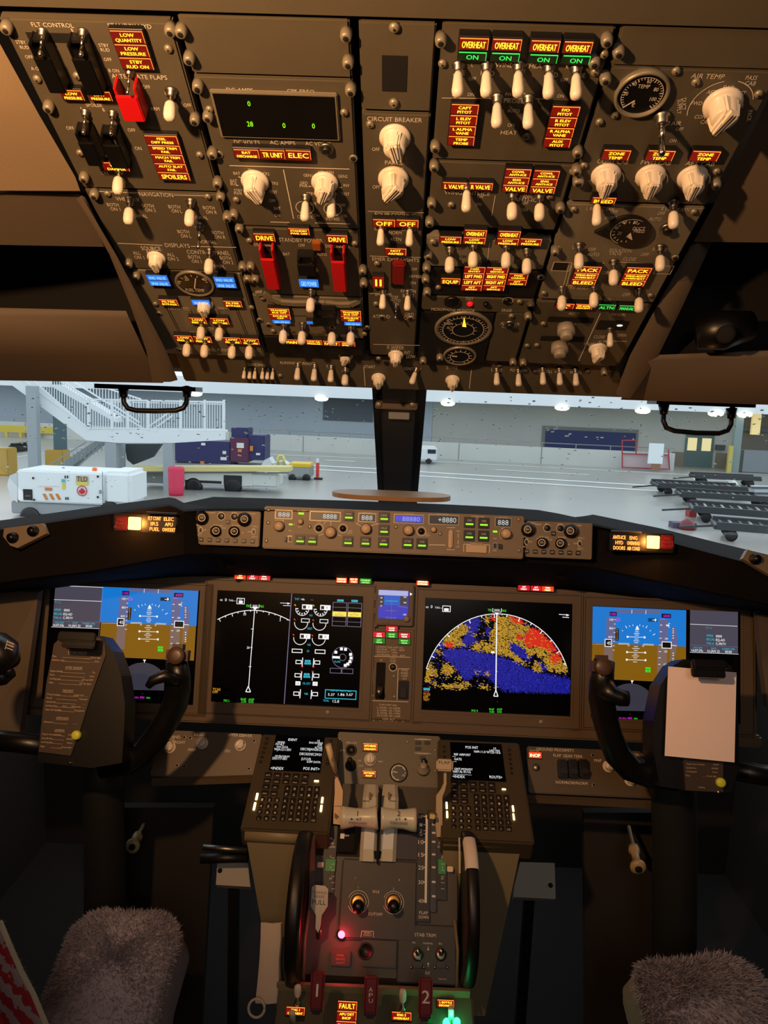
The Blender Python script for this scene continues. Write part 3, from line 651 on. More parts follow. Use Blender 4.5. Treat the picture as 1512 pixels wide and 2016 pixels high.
for s_, x, y in [('20', 1220, 459), ('40', 1214, 448), ('60', 1230, 437), ('80', 1251, 438), ('DUCT', 1258, 450), ('PRESS', 1259, 455)]: P.text(s_, x, y, 7)
P.ticks(1236, 457, 30, 25, INK, 1.6, 60, 280, 12); P.poly([(1232, 466), (1242, 458), (1245, 473)], INK); P.fin('dial_marks', g)
annun(O, t, 1165, 388, 1212, 402, [('a', ['BLEED'])], h=.007)
for x0, y0 in [(1128, 524), (1226, 526)]: annun(O, t, x0, y0, x0+50, y0+38, [('a', ['PACK']), ('a', ['WING-BODY', 'OVERHEAT']), ('a', ['BLEED'])])
togs(O, t, [(1140, 519), (1208, 551), (1300, 523), (1106, 601), (1169, 595), (1258, 605), (1326, 438)]); togs(O, t, [(1175, 432)], key='slim'); knob(O, t, 1315, 466, 'button', 1.1)
studs(O, t, [(1130, 419), (1367, 424), (1071, 583), (1281, 588)], 'screw'); studs(O, t, [(1098, 497), (1065, 553), (1330, 515)], 'flush')
t = opanel('pressurization_panel', 'cabin pressurization panel with two grey ribbed selectors', 'switch panel', 1121, 596, 1400, 718, PANEL)
for x0, x1, y0, k, s_ in [(1094, 1130, 597, 'a', ['AUTO', 'FAIL']), (1132, 1167, 598, 'a', ['OFF SCHED', 'DESCENT']), (1177, 1211, 599, 'g', ['ALTN']), (1217, 1252, 601, 'g', ['MANUAL'])]: annun(O, t, x0, y0, x1, y0+11, [(k, s_)], h=.005)
for r in [(1078, 625, 1168, 635), (1064, 663, 1150, 672), (1176, 632, 1236, 650)]: well(O, t, 'readout_window', *r)
P = Paint(O)
for s_, x, y in [('AUTO', 1130, 617), ('MANUAL', 1218, 619), ('FLT ALT', 1120, 640), ('LAND ALT', 1103, 679), ('VALVE', 1160, 677), ('ALTN', 1187, 673), ('AUTO', 1170, 680), ('CLOSE', 1180, 663), ('OPEN', 1224, 660)]: P.text(s_, x, y, 6)
P.line([(1182, 617), (1139, 711)], 1.6, INK); P.line([(1188, 671), (1235, 672)], 1, INK); P.fin('lettering', t)
knob(O, t, 1115, 656, 'greyk', 1.0); knob(O, t, 1102, 692, 'greyk', 1.0); knob(O, t, 1178, 698, s=1.1, spin=-15); tog(O, t, 1201, 675, 'slim', .85)
P = Paint(Off(O, .001)); P.circ(1220, 641, 6, E['white'], 0, ry=2); P.fin('needle', t)
studs(O, t, [(1070, 643), (1057, 685), (1038, 686)], 'screw'); studs(O, t, [(1045, 604), (1040, 625), (1010, 715), (1030, 716), (1190, 735)])
# ---------------- forward lights strip
FW = Plane(780, 745, 1.235, 140)
t = root(FW, 'exterior_lights_panel', 'slim strip of light switches along the front edge of the overhead', 'switch panel', 780, 748)
cu, cv, a, b_ = FW.rect(352, 716, 1236, 772); cu2 = FW.uv(785, 700)[1]; lo = FW.uv(785, 768)[1]
MB().box(FW.frame(FW.W(cu, (cu2+lo)/2, -.02)), 2*a, abs(cu2-lo), .02, PANEL, .003).build('face_plate', t)
b = MB(); va = O.uv(785, 712)[1]
P = Paint(FW)
for x, y, s_ in [(505, 718, 'LANDING'), (586, 715, 'RUNWAY TURNOFF'), (650, 722, 'TAXI'), (680, 728, 'APU'), (728, 722, 'START'), (812, 726, 'IGNITION'), (890, 724, 'START'), (978, 728, 'LOGO'), (1021, 729, 'POSITION'), (1069, 731, 'ANTI COLL'), (1102, 732, 'WING'), (1134, 733, 'WHEEL')]: P.text(s_, x, y, 6)
P.line([(716, 722), (719, 760)], 1.2, INK); P.line([(928, 728), (924, 765)], 1.2, INK); P.fin('lettering', t)
togs(FW, t, [(585, 741), (618, 743), (651, 745), (978, 751), (1021, 753), (1069, 750), (1102, 751), (1134, 752)], key='slim', s=.9)
tog(FW, t, 679, 751, s=.95); tog(FW, t, 812, 750, 'slim', .9, lat=-.007)
knob(FW, t, 680, 706, s=.95, spin=-20); knob(FW, t, 745, 752, s=.95); knob(FW, t, 891, 756, s=.95)
for x in (480, 491, 501, 516, 526, 536): tog(FW, t, x, 741 + (x-480)*.03, 'slim', .6)
studs(FW, t, [(551, 744), (984, 724), (1157, 735)], 'screw')
# ================================================================ COCKPIT SHELL
def struct(o, label=None, cat=None):
    o['kind'] = 'structure'
    if label: o['label'] = label
    if cat: o['category'] = cat
    return o
SHELL = mat('dark_cabin_wall', (40, 34, 28), .8, bump=.1, bscale=300)
CARPET = mat('dark_carpet', (30, 26, 22), .95, bump=.4, bscale=900)
def wbox(name, x0, x1, y0, y1, z0, z1, m, par=None, bev=0):
    M = Matrix.Translation(((x0+x1)/2, (y0+y1)/2, z0)); return MB().box(M, x1-x0, y1-y0, z1-z0, m, bev).build(name, par)
struct(wbox('floor', -1.15, 1.15, -1.05, 2.3, -.05, 0, CARPET))
struct(wbox('ceiling', -1.15, 1.15, -1.05, 1.5, 2.36, 2.42, SHELL))
struct(wbox('wall_left', -1.2, -1.12, -1.05, 2.3, 0, .92, SHELL)); struct(wbox('wall_right', 1.12, 1.2, -1.05, 2.3, 0, .92, SHELL))
struct(wbox('wall_left_upper', -1.2, -1.12, -1.05, 1.45, .92, 2.36, SHELL)); struct(wbox('wall_right_upper', 1.12, 1.2, -1.05, 1.45, .92, 2.36, SHELL))
struct(wbox('wall_back', -1.2, 1.2, -1.13, -1.05, 0, 2.36, SHELL))
struct(wbox('wall_front', -1.15, 1.15, 2.28, 2.34, 0, .90, SHELL))
# windshield head beam
b = MB()
A = [X(-260, 740, 1.30), X(200, 751, 1.30), X(760, 768, 1.30), X(1220, 779, 1.30), X(1760, 805, 1.30)]
B = [X(-260, 752, 1.33), X(200, 762, 1.33), X(735, 776, 1.33), X(845, 779, 1.33), X(1290, 797, 1.33)]
rows = []
for x in (-1.15, -.6, 0, .6, 1.15):
    def zz(px, py, d): return X(px, py, d)
    t = x
    lo = Vector((x, 1.36, 1.5305 + 0*x)); rows.append([Vector((x, 1.24, 1.565)), Vector((x, 1.285, 1.538)), Vector((x, 1.34, 1.533)), Vector((x, 1.40, 1.60)), Vector((x, 1.46, 2.42)), Vector((x, 1.40, 2.42)), Vector((x, 1.28, 1.70))])
b.loft(rows, LINER_D, closed=True); o = b.build('trim_1'); struct(o, 'windshield head beam', 'trim')
HB = 0
# glass panes with rain
gm = bpy.data.materials.new('windshield_glass'); gm.use_nodes = True; n = gm.node_tree; n.nodes.clear()
o_ = n.nodes.new('ShaderNodeOutputMaterial'); tr = n.nodes.new('ShaderNodeBsdfTransparent'); gl = n.nodes.new('ShaderNodeBsdfGlossy'); mx = n.nodes.new('ShaderNodeMixShader'); fr = n.nodes.new('ShaderNodeFresnel')
tr.inputs[0].default_value = (.93, .96, .97, 1); gl.inputs['Roughness'].default_value = .02; fr.inputs[0].default_value = 1.35
mx.inputs[0].default_value = .05; n.links.new(tr.outputs[0], mx.inputs[1]); n.links.new(gl.outputs[0], mx.inputs[2]); n.links.new(mx.outputs[0], o_.inputs[0])
GW = Plane(787, 880, 1.72, 180-34)   # windshield plane, rising aft
GT, GB = GW.uv(787, 770)[1], GW.uv(787, 1000)[1]
def wglass(name, x0, x1):
    b = MB(); M = GW.frame(GW.W((x0+x1)/2, (GT+GB)/2-.01, 0)); b.box(M, x1-x0, abs(GT-GB)+.12, .008, gm); return struct(b.build(name))
cx = X(787, 880, 1.72).x
wglass('window_1', -1.0, cx-.045); wglass('window_2', cx+.045, 1.0)
drop = mat('rain_water', (225, 235, 240), .08, spec=1)
for nm, lo_, hi_, rng in (('raindrops', 0, 730, 3), ('raindrops', 848, 1512, 5)):
    rnd = random.Random(rng); b = MB()
    for i in range(210):
        px = rnd.uniform(lo_, hi_); py = rnd.uniform(782, 985) if rnd.random() < .45 else rnd.uniform(782, 870)
        p = GW.P(px, py, -.0045); r = rnd.uniform(.0010, .0026); st = rnd.uniform(.5, 1.2)
        M = GW.frame(p, rnd.uniform(-.5, .5)) @ Matrix.Diagonal((r*(1+st), r, r*.6, 1))
        bm = bmesh.new(); bmesh.ops.create_icosphere(bm, subdivisions=1, radius=1); b.addbm(bm, drop, M, True)
    o = b.build(nm); tag(o, 'rain droplets on the outside of the %s windshield pane' % ('left' if lo_ == 0 else 'right'), 'rain', kind='stuff')
# centre post
t = thing('windshield_post', 'dark upright post between the two windshield panes', 'window post', X(785, 985, 1.9)); t['kind'] = 'structure'
POST = mat('post_paint', (52, 54, 58), .45, bump=.1, bscale=500); SEAL = mat('black_seal', (14, 15, 16), .5)
a0, a1 = X(787, 740, 1.33), X(783, 1000, 1.98)
n_ = GW.n
def strip(nm, w, th, off, m, dx=0):
    b = MB(); b.bar(a0 + n_*off + Vector((dx, 0, 0)), a1 + n_*off + Vector((dx, 0, 0)), w, th, m, up=n_); b.build(nm, t)
strip('post_core', .060, .028, .012, POST)
for s_ in (-1, 1):
    strip('seal', .012, .02, .004, SEAL, s_*.043); strip('flange', .012, .014, .004, POST, s_*.034)
# bracket + placard on the post
q = Plane(785, 800, 1.375, 95)
cu, cv, a, b_ = q.rect(738, 785, 822, 806); MB().box(q.frame(q.W(cu, cv, -.01)), 2*a, 2*b_, .010, LINER_D, .002).build('bracket', t)
cu, cv, a, b_ = q.rect(757, 770, 806, 786, .004); MB().box(q.frame(q.W(cu, cv, -.01)), 2*a, 2*b_*1.2, .014, VOID, .002).build('bracket_housing', t)
for x in (746, 812): MB().lathe(q.frame(q.P(x, 796, .001)), [(.006, 0), (.005, .003), (.002, .004)], STUD, 16).build('bolt', t)
q2 = Plane(785, 817, 1.42, 118)
cu, cv, a, b_ = q2.rect(765, 810, 806, 825, .008); MB().box(q2.frame(q2.W(cu, cv, .0)), 2*a, 2*b_, .010, mat('grey_placard', (150, 155, 160), .5), .001).build('placard', t)
# grab handles
for nm, lab, ps, mount in (('grab_handle', 'dark U-shaped grab handle hanging over the left windshield', [(243, 760), (243, 778), (244, 793), (252, 804), (268, 808), (305, 809), (345, 808), (361, 803), (367, 793), (368, 778), (368, 760)], (196, 392, 760)),
                    ('grab_handle', 'dark U-shaped grab handle hanging over the right windshield', [(1309, 785), (1307, 812), (1306, 828), (1312, 842), (1328, 848), (1370, 852), (1415, 853), (1432, 848), (1439, 836), (1440, 820), (1443, 795)], (1283, 1475, 791))):
    t = thing(nm, lab, 'handle', X(ps[4][0], ps[0][1], 1.36), 'grab handles')
    MB().tube([X(x, y, 1.36) for x, y in ps], .0048, BLACK, 14).build('bar', t)
    for x, y in (ps[1], ps[-2]): MB().tube([X(x, y-16, 1.36), X(x, y+4, 1.36)], [.010, .007], BLACK, 12).build('mount', t)
    b = MB(); b.bar(X(mount[0], mount[2], 1.35), X(mount[1], mount[2]+7, 1.35), .05, .008, BLACK); b.build('mount_plate', t)

# ---------------- overhead liners
def lin(name, rows, m, label, th=.02, kind=True, cat='liner'):
    """shell patch with thickness; rows of (px,py,d)"""
    P_ = [[X(*q) for q in r] for r in rows]; b = MB(); b.loft(P_, m, True)
    back = [[p + (p-CAM).normalized()*th for p in r] for r in P_]; b.loft(back, m)
    nr, nc = len(P_), len(P_[0])
    for side in ([(P_[i][0], back[i][0]) for i in range(nr)], [(P_[i][-1], back[i][-1]) for i in range(nr)], list(zip(P_[0], back[0])), list(zip(P_[-1], back[-1]))):
        b.loft([[u for u, v in side], [v for u, v in side]], m)
    o = b.build(name)
    if kind: o['kind'] = 'structure'
    o['label'] = label; o['category'] = cat; return o
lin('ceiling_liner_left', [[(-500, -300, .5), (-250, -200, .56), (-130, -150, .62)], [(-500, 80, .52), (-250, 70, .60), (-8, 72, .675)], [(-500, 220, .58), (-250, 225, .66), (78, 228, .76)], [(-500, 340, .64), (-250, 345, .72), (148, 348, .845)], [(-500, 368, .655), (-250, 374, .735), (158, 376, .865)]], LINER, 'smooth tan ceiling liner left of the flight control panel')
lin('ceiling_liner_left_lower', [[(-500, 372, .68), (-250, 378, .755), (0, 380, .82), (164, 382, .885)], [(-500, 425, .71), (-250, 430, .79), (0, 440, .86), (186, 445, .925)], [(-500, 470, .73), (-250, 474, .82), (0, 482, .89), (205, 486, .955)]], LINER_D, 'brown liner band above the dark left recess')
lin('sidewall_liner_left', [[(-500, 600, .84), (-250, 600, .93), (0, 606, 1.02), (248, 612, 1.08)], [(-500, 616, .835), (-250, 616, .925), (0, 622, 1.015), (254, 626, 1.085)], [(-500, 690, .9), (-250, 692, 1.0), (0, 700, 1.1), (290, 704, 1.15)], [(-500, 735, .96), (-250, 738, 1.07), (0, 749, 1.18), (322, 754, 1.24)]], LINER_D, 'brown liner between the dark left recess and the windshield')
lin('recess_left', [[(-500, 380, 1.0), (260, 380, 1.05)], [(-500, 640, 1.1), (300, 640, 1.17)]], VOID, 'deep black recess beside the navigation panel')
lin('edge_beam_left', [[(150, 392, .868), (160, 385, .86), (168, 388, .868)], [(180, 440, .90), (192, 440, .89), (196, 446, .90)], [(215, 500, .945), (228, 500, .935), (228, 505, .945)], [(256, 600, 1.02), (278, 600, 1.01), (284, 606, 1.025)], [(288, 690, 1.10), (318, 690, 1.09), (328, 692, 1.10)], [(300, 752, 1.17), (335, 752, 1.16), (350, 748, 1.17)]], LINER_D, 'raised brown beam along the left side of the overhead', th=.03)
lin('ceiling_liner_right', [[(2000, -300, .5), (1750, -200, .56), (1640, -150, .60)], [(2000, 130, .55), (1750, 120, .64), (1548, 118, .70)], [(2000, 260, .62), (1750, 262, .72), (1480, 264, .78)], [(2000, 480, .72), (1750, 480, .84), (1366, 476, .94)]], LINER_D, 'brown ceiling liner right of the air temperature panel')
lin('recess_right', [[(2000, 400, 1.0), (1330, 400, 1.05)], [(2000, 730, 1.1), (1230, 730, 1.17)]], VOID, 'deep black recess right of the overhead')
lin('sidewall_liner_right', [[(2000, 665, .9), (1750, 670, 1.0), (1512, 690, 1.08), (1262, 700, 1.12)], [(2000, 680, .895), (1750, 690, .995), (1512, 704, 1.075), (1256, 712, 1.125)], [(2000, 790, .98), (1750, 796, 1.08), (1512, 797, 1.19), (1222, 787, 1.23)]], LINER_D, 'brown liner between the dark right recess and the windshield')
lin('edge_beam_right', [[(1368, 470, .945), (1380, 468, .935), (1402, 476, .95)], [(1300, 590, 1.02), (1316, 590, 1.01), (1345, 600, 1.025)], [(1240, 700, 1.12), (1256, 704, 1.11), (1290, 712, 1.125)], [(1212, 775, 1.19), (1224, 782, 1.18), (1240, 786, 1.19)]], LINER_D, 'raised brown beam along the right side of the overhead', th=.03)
# camera-like visor mechanism in the right recess
t = thing('visor_mount', 'dark rounded device with a lens in the right-hand recess', 'fitting', X(1420, 680, 1.06))
b = MB(); b.tube([X(1370, 660, 1.06), X(1420, 650, 1.05), (X(1478, 640, 1.05))], [.02, .028, .02], BLACK, 16); b.build('body', t)
MB().lathe(lever_m(X(1432, 655, 1.04), X(1425, 662, .99)), [(.012, 0), (.012, .03), (.009, .032)], VOID, 24).build('lens', t)
c = O.P(20, 0); 
for x, y, d, par in [(10, 625, 1.012, 0), (125, 652, 1.075, 0), (62, 412, .86, 0), (233, 637, 1.085, 0), (1405, 452, .905, 0), (1420, 732, 1.145, 0)]:
    pass

# ================================================================ GLARESHIELD
cols = [-150, -60, 20, 60, 180, 333, 345, 362, 420, 560, 700, 860, 960, 1060, 1100, 1132, 1150, 1168, 1300, 1420, 1512, 1640]
def interp(pts, x):
    if x <= pts[0][0]: return pts[0][1]
    for (a, b), (c, d) in zip(pts, pts[1:]):
        if x <= c: return b + (d-b)*(x-a)/(c-a)
    return pts[-1][1]
crest = [(-260, 1065), (-60, 1032), (20, 1022), (60, 1016), (180, 999), (333, 979), (345, 981), (362, 990), (420, 978), (560, 982), (700, 986), (860, 992), (960, 997), (1060, 1004), (1100, 1011), (1132, 1018), (1150, 1016), (1168, 1013), (1300, 1040), (1420, 1070), (1512, 1092), (1760, 1160)]
front = [(-260, 1075), (-60, 1044), (20, 1036), (60, 1030), (180, 1012), (333, 991), (345, 994), (362, 1002), (385, 1000), (520, 999), (1030, 1020), (1165, 1038), (1168, 1030), (1300, 1058), (1420, 1090), (1512, 1113), (1760, 1180)]
low = [(-260, 1200), (-60, 1150), (20, 1140), (60, 1134), (180, 1120), (333, 1092), (385, 1084), (520, 1090), (1030, 1102), (1165, 1112), (1300, 1140), (1420, 1165), (1512, 1185), (1760, 1230)]
mtop = [(-260, 1215), (20, 1180), (60, 1172), (180, 1157), (280, 1146), (400, 1141), (700, 1148), (1100, 1166), (1200, 1176), (1400, 1200), (1512, 1215), (1760, 1240)]
def dw(x, a, b_): # wings sit slightly closer to the seats
    return a
R = []
for x in cols:
    w_ = 1 if 375 < x < 1170 else 0
    cz = X(x, interp(crest, x), 1.42); far = cz + Vector((0, .62, -.21))
    r = [far + Vector((0, 0, -.3)), far, cz, X(x, interp(front, x)+1, 1.325), X(x, interp(front, x)+5, 1.318 if w_ else 1.31), X(x, interp(front, x)+7, 1.345 if w_ else 1.31), X(x, interp(low, x)+4, 1.335 if w_ else 1.30), X(x, interp(low, x)+8, 1.34 if w_ else 1.31)]
    mx_ = MIP.P(x, interp(mtop, x), -.004); r.append(mx_ if 0 else MIP.P(x, interp(mtop, x)-8, .0)); r.append(MIP.P(x, interp(mtop, x)-8, -.16))
    R.append(r)
b = MB(); b.loft(R, GLSH, False); o = b.build('glareshield'); tag(o, 'dark padded glareshield shelf under the windshield', 'glareshield')
# brown board on top
b = MB(); pts = [(655, 984), (668, 979), (720, 976), (800, 976), (855, 979), (884, 986), (880, 992), (800, 990), (700, 988), (662, 987)]
pp = []
for i in range(30):
    a = 2*math.pi*i/30; pp.append(Vector((X(770, 985, 1.5).x + .118*math.copysign(abs(math.cos(a))**.6, math.cos(a)), X(770, 985, 1.5).y + .05*math.sin(a), 0)))
base = X(770, 986, 1.47).z
b.prism([p + Vector((0, 0, base+.002)) for p in pp], Vector((0, 0, .009)), mat('tan_leather', (150, 116, 78), .5)); tag(b.build('glareshield_pad'), 'flat tan oval board lying on the glareshield below the centre post', 'pad')
# base plates hanging below the MCP (map light brackets)
for px, s_ in ((455, 1), (1100, -1)):
    b = MB(); y0 = interp(low, px)
    b.bar(X(px-26*s_, y0+6, 1.36), X(px-14*s_, y0+32, 1.40), .006, .006, GLSH); b.bar(X(px-14*s_, y0+32, 1.40), X(px+10*s_, y0+26, 1.42), .006, .006, GLSH)
    tag(b.build('cable_bracket'), 'thin dark bent bracket under the %s end of the glareshield' % ('left' if s_ == 1 else 'right'), 'bracket')
# warning lights
WP = Plane(775, 1050, 1.298, 80)
def warn(lab, xs, fire, cap, ys, rows2, side):
    t = root(WP, 'warning_light_cluster', lab, 'warning lights', cap, ys)
    yy = ys
    cu, cv, a, b_ = WP.rect(min(fire, cap, rows2)-18, yy-18, max(fire, cap, rows2)+(30 if side < 0 else 18), yy+20)
    cu, cv, a, b_ = WP.rect(xs[0], yy-17, xs[1], yy+19); MB().box(WP.frame(WP.W(cu, cv, -.012)), 2*a, 2*b_, .012, BLACK, .002).build('housing', t)
    P = Paint(WP, .0006)
    o = annun(WP, t, fire-14, yy-13, fire+14, yy+13, [('r', ['FIRE', 'WARN'])], h=.004, bar=False, name='fire_warning_light')
    return t
FWD_ = mat('dim_red_cap', (70, 8, 8), .35, emit=(120, 14, 10), es=.15)
for lab, hx, fx, cx_, gx, gy, words, sgn in (
    ('left cluster of glowing amber warning captions on the glareshield', (222, 348), 238, 264, 318, 1030, [('FLT CONT', -1, 0), ('IRS', -1, 1), ('FUEL', -1, 2), ('ELEC', 1, 0), ('APU', 1, 1), ('OVHT/DET', 1, 2)], 0),
    ('right cluster of glowing amber warning captions on the glareshield', (1200, 1328), 1314, 1287, 1233, 1067, [('ANTI-ICE', -1, 0), ('HYD', -1, 1), ('DOORS', -1, 2), ('ENG', 1, 0), ('OVERHEAD', 1, 1), ('AIR COND', 1, 2)], 1)):
    t = root(WP, 'warning_light_cluster', lab, 'warning lights', cx_, gy, 'warning light clusters')
    cu, cv, a, b_ = WP.rect(hx[0], gy-18, hx[1], gy+20); MB().box(WP.frame(WP.W(cu, cv, -.014)), 2*a, 2*b_, .014, BLACK, .002).build('housing', t)
    cu, cv, a, b_ = WP.rect(fx-12, gy-14, fx+12, gy+14, .003); o = MB().box(WP.frame(WP.W(cu, cv, 0)), 2*a, 2*b_, .003, FWD_, .0008).build('fire_warning_light', t)
    P = Paint(Off(WP, .003)); DR_ = glow('dim_red_legend', (200, 50, 40), .6); P.text('FIRE', fx, gy-7, 6, DR_); P.text('WARN', fx, gy, 6, DR_); P.text('BELL CUT', fx, gy+7, 5, DR_); P.fin('legend', o)
    cu, cv, a, b_ = WP.rect(cx_-12, gy-12, cx_+12, gy+13, .005); MB().box(WP.frame(WP.W(cu, cv, 0)), 2*a, 2*b_, .005, glow('master_caution', (255, 165, 70), 9), .001).build('master_caution_light', t); lamp('caution_glow', WP.P(cx_, gy, .02), .22, (1, .35, .06), .006)
    cu, cv, a, b_ = WP.rect(gx-28, gy-14, gx+28, gy+16, .003); o = MB().box(WP.frame(WP.W(cu, cv, 0)), 2*a, 2*b_, .003, DARK, .0008).build('system_annunciator', t)
    P = Paint(Off(WP, .003))
    for wd, sx_, k in words:
        ly = gy-9+k*10.5; lx = gx+sx_*14; P.text(wd, lx, ly+sx_*.7, 7.5, E['orange'], wp=min(25, 4.0*len(wd)+3)); P.text(wd, lx+.5, ly+sx_*.7+.3, 7.5, E['orange'], wp=min(25, 4.0*len(wd)+3))
    P.fin('legend', o)
    MB().bar(X(gx-30, gy-21, 1.288), X(gx+30, gy-18.5, 1.288), .003, .003, DARK).build('hood', t)
# ================================================================ GLARESHIELD CONTROL PANELS
class Proxy:
    """the same plane, addressed in the coordinates of an enlarged crop"""
    def __init__(s, pl, ox_, oy, sc): s.pl, s.ox, s.oy, s.sc = pl, ox_, oy, sc; s.o, s.u, s.v, s.n, s.R = pl.o, pl.u, pl.v, pl.n, pl.R
    def P(s, x, y, h=0): return s.pl.P(s.ox+x*s.sc, s.oy+y*s.sc, h)
    uv = Plane.uv; rect = Plane.rect; frame = Plane.frame; W = Plane.W
_Off = Off.__new__
def OffP(pl, h):
    if isinstance(pl, Proxy): return Proxy(Off(pl.pl, h), pl.ox, pl.oy, pl.sc)
    return Off(pl, h)
def Off(pl, h, _P=Plane):
    if isinstance(pl, Proxy): return Proxy(Off(pl.pl, h), pl.ox, pl.oy, pl.sc)
    q = object.__new__(Plane); q.o = pl.o + pl.n*h; q.u, q.v, q.n, q.R = pl.u, pl.v, pl.n, pl.R; return q
ZL = Proxy(MCP, 370, 970, .2712); ZR = Proxy(MCP, 760, 970, .2778)
MPAINT = mat('mode_panel_paint', (122, 108, 88), .5, bump=.1, bscale=900)
def ring_knob(pl, par, x, y, r, m=DARK, h=.012, ring=True, label=None, name='selector_knob'):
    c = pl.P(x, y, 0); k = abs((pl.P(x+r, y, 0)-c).dot(pl.u))
    b = MB(); b.lathe(pl.frame(c), [(k, 0), (k, h*.4), (k*.9, h*.5), (k*.72, h*.55), (k*.70, h), (k*.55, h*1.05)], m, 24); o = b.build(name, par)
    if ring:
        q = Paint(Off(pl, h*1.06)); vs = []
        q.circ(x, y, r*.62, INK, r*.16); q.fin('white_ring', o)
    return o
def push(pl, par, x0, y0, x1, y1, h=.003, m=BLACK, name='push_button', bev=.0006):
    cu, cv, a, b_ = pl.rect(x0, y0, x1, y1, h); return MB().box(pl.frame(pl.W(cu, cv, 0)), 2*a, 2*b_, h, m, bev).build(name, par)
# ---- EFIS control panels
def efis(lab, Z, x0, y0, x1, y1, dx, dy, kx=1.0):
    t = root(MCP, 'display_control_panel', lab, 'control panel', *( (Z.ox+(x0+x1)/2*Z.sc), (Z.oy+(y0+y1)/2*Z.sc)), 'display control panels')
    cu, cv, a, b_ = Z.rect(x0, y0, x1, y1, .004); MB().box(Z.frame(Z.W(cu, cv, -.014)), 2*a, 2*b_, .018, MPAINT, .0015).build('face_plate', t)
    q = Off(Z, .004); f = lambda x, y: (x*kx+dx, y*kx+dy)
    for x, y in ((103, 185), (412, 195)):
        c = q.P(*f(x, y)); M = q.frame(c); MB().lathe(M, [(.0125, 0), (.012, .006), (.009, .007), (.0085, .013), (.007, .014)], DARK, 24).build('dual_knob', t)
    for x, y in ((205, 280), (338, 283)):
        c = q.P(*f(x, y)); M = q.frame(c); MB().lathe(M, [(.0098, 0), (.0095, .006), (.007, .007), (.0068, .012), (.0055, .013)], DARK, 24).build('dual_knob', t)
    qk = Off(q, .0145); P = Paint(qk)
    for x, y, r in ((100, 182, 27), (409, 192, 27), (203, 277, 26), (336, 281, 26)):
        P.circ(*f(x, y), r*kx, INK, 5)
    for x, y, s_ in ((100, 182, 'STD'), (409, 192, 'STD'), (203, 277, 'CTR'), (336, 281, 'TFC')): P.text(s_, *f(x, y), 11*kx, wp=26*kx)
    P.fin('knob_ring', t)
    for x, y in ((242, 172), (337, 174)):
        b = MB(); b.lathe(q.frame(q.P(*f(x, y))), [(.0058, 0), (.0055, .0025), (.004, .003)], BLACK, 20); b.build('push_button', t)
    push(q, t, *f(272, 196), *f(304, 227)); 
    for i, s_ in enumerate(('WXR', 'STA', 'WPT', 'ARPT', 'DATA', 'POS', 'TERR')):
        x = 93+i*62; push(q, t, *f(x-15, 325+i*2), *f(x+17, 355+i*2))
    P = Paint(Off(q, .0034))
    for i, s_ in enumerate(('WXR', 'STA', 'WPT', 'ARPT', 'DATA', 'POS', 'TERR')): P.text(s_, *f(94+i*62, 340+i*2), 11*kx, wp=24*kx)
    P.text('MTRS', *f(288, 211), 10*kx, wp=22*kx); P.fin('key_legends', t)
    P = Paint(q)
    for s_, x, y in (('RADIO', 95, 140), ('MINS', 140, 137), ('BARO', 180, 145), ('FPV', 240, 144), ('MTRS', 336, 145), ('IN BARO HPA', 440, 152), ('VOR 1', 80, 235), ('VOR 2', 488, 245), ('OFF', 118, 271), ('OFF', 446, 283), ('ADF 1', 75, 306), ('ADF 2', 482, 321), ('APP', 178, 248), ('VOR', 200, 236), ('MAP', 238, 240), ('PLN', 262, 256), ('RANGE', 348, 239)): P.text(s_, *f(x, y), 13*kx)
    P.text('-', *f(298, 283), 20*kx); P.text('+', *f(398, 290), 22*kx)
    for x, y in ((242, 172), (337, 174)): P.circ(*f(x, y), 28*kx, INK, 4)
    for x, y in ((92, 271), (476, 283)): P.circ(*f(x, y), 15*kx, INK, 4, ry=24*kx)
    P.fin('lettering', t)
    for x, y in ((92, 271), (476, 283)):
        b = MB(); M = q.frame(q.P(*f(x, y+3))); b.box(M, .0035, .007, .004, BLACK, .001); b.build('slide_switch', t)
efis('left display control panel of round dark knobs beside the mode panel', ZL, 52, 128, 522, 384, 0, 0)
efis('right display control panel of round dark knobs beside the mode panel', ZR, 995, 208, 1462, 464, 905, 82, .98)
# ---- mode control panel
t = root(MCP, 'mode_control_panel', 'wide autopilot mode panel with number windows and green-lit buttons', 'control panel', 775, 1052)
cu, cv, a, b_ = MCP.rect(517, 1006, 1031, 1090, .005); MB().box(MCP.frame(MCP.W(cu, cv, -.013)), 2*a, 2*b_, .018, MPAINT, .002).build('face_plate', t)
q = Off(ZL, .005); r_ = Off(ZR, .005)
LCD = glow('lcd_digits', (215, 225, 222), .75); BLCD = glow('lcd_blue', (60, 70, 210), .9)
def window(Z, x0, y0, x1, y1, s_, tx, hp, wp, bg=None, dig=None):
    push(Z, t, x0-8, y0-8, x1+8, y1+8, .0015, STUD, 'window_frame'); o = push(Z, t, x0, y0, x1, y1, .0022, BLACK, 'readout_window', .0003)
    P = Paint(Off(Z, .0023))
    if bg: P.rect_(x0+4, y0+4, x1-4, y1-4, bg)
    P.text(s_, tx, (y0+y1)/2, hp, dig or LCD, wp=wp); P.fin('digits', o)
window(q, 638, 132, 752, 184, '888', 697, 34, 84); window(q, 890, 143, 1102, 200, '8888', 1030, 36, 100); window(q, 1243, 155, 1360, 207, '888', 1300, 36, 80)
window(r_, 62, 160, 262, 212, '88880', 178, 34, 124, BLCD, glow('lcd_pale', (150, 160, 235), .9)); window(r_, 308, 163, 512, 222, '+8880', 434, 38, 128); window(r_, 778, 183, 884, 238, '888', 830, 38, 76)
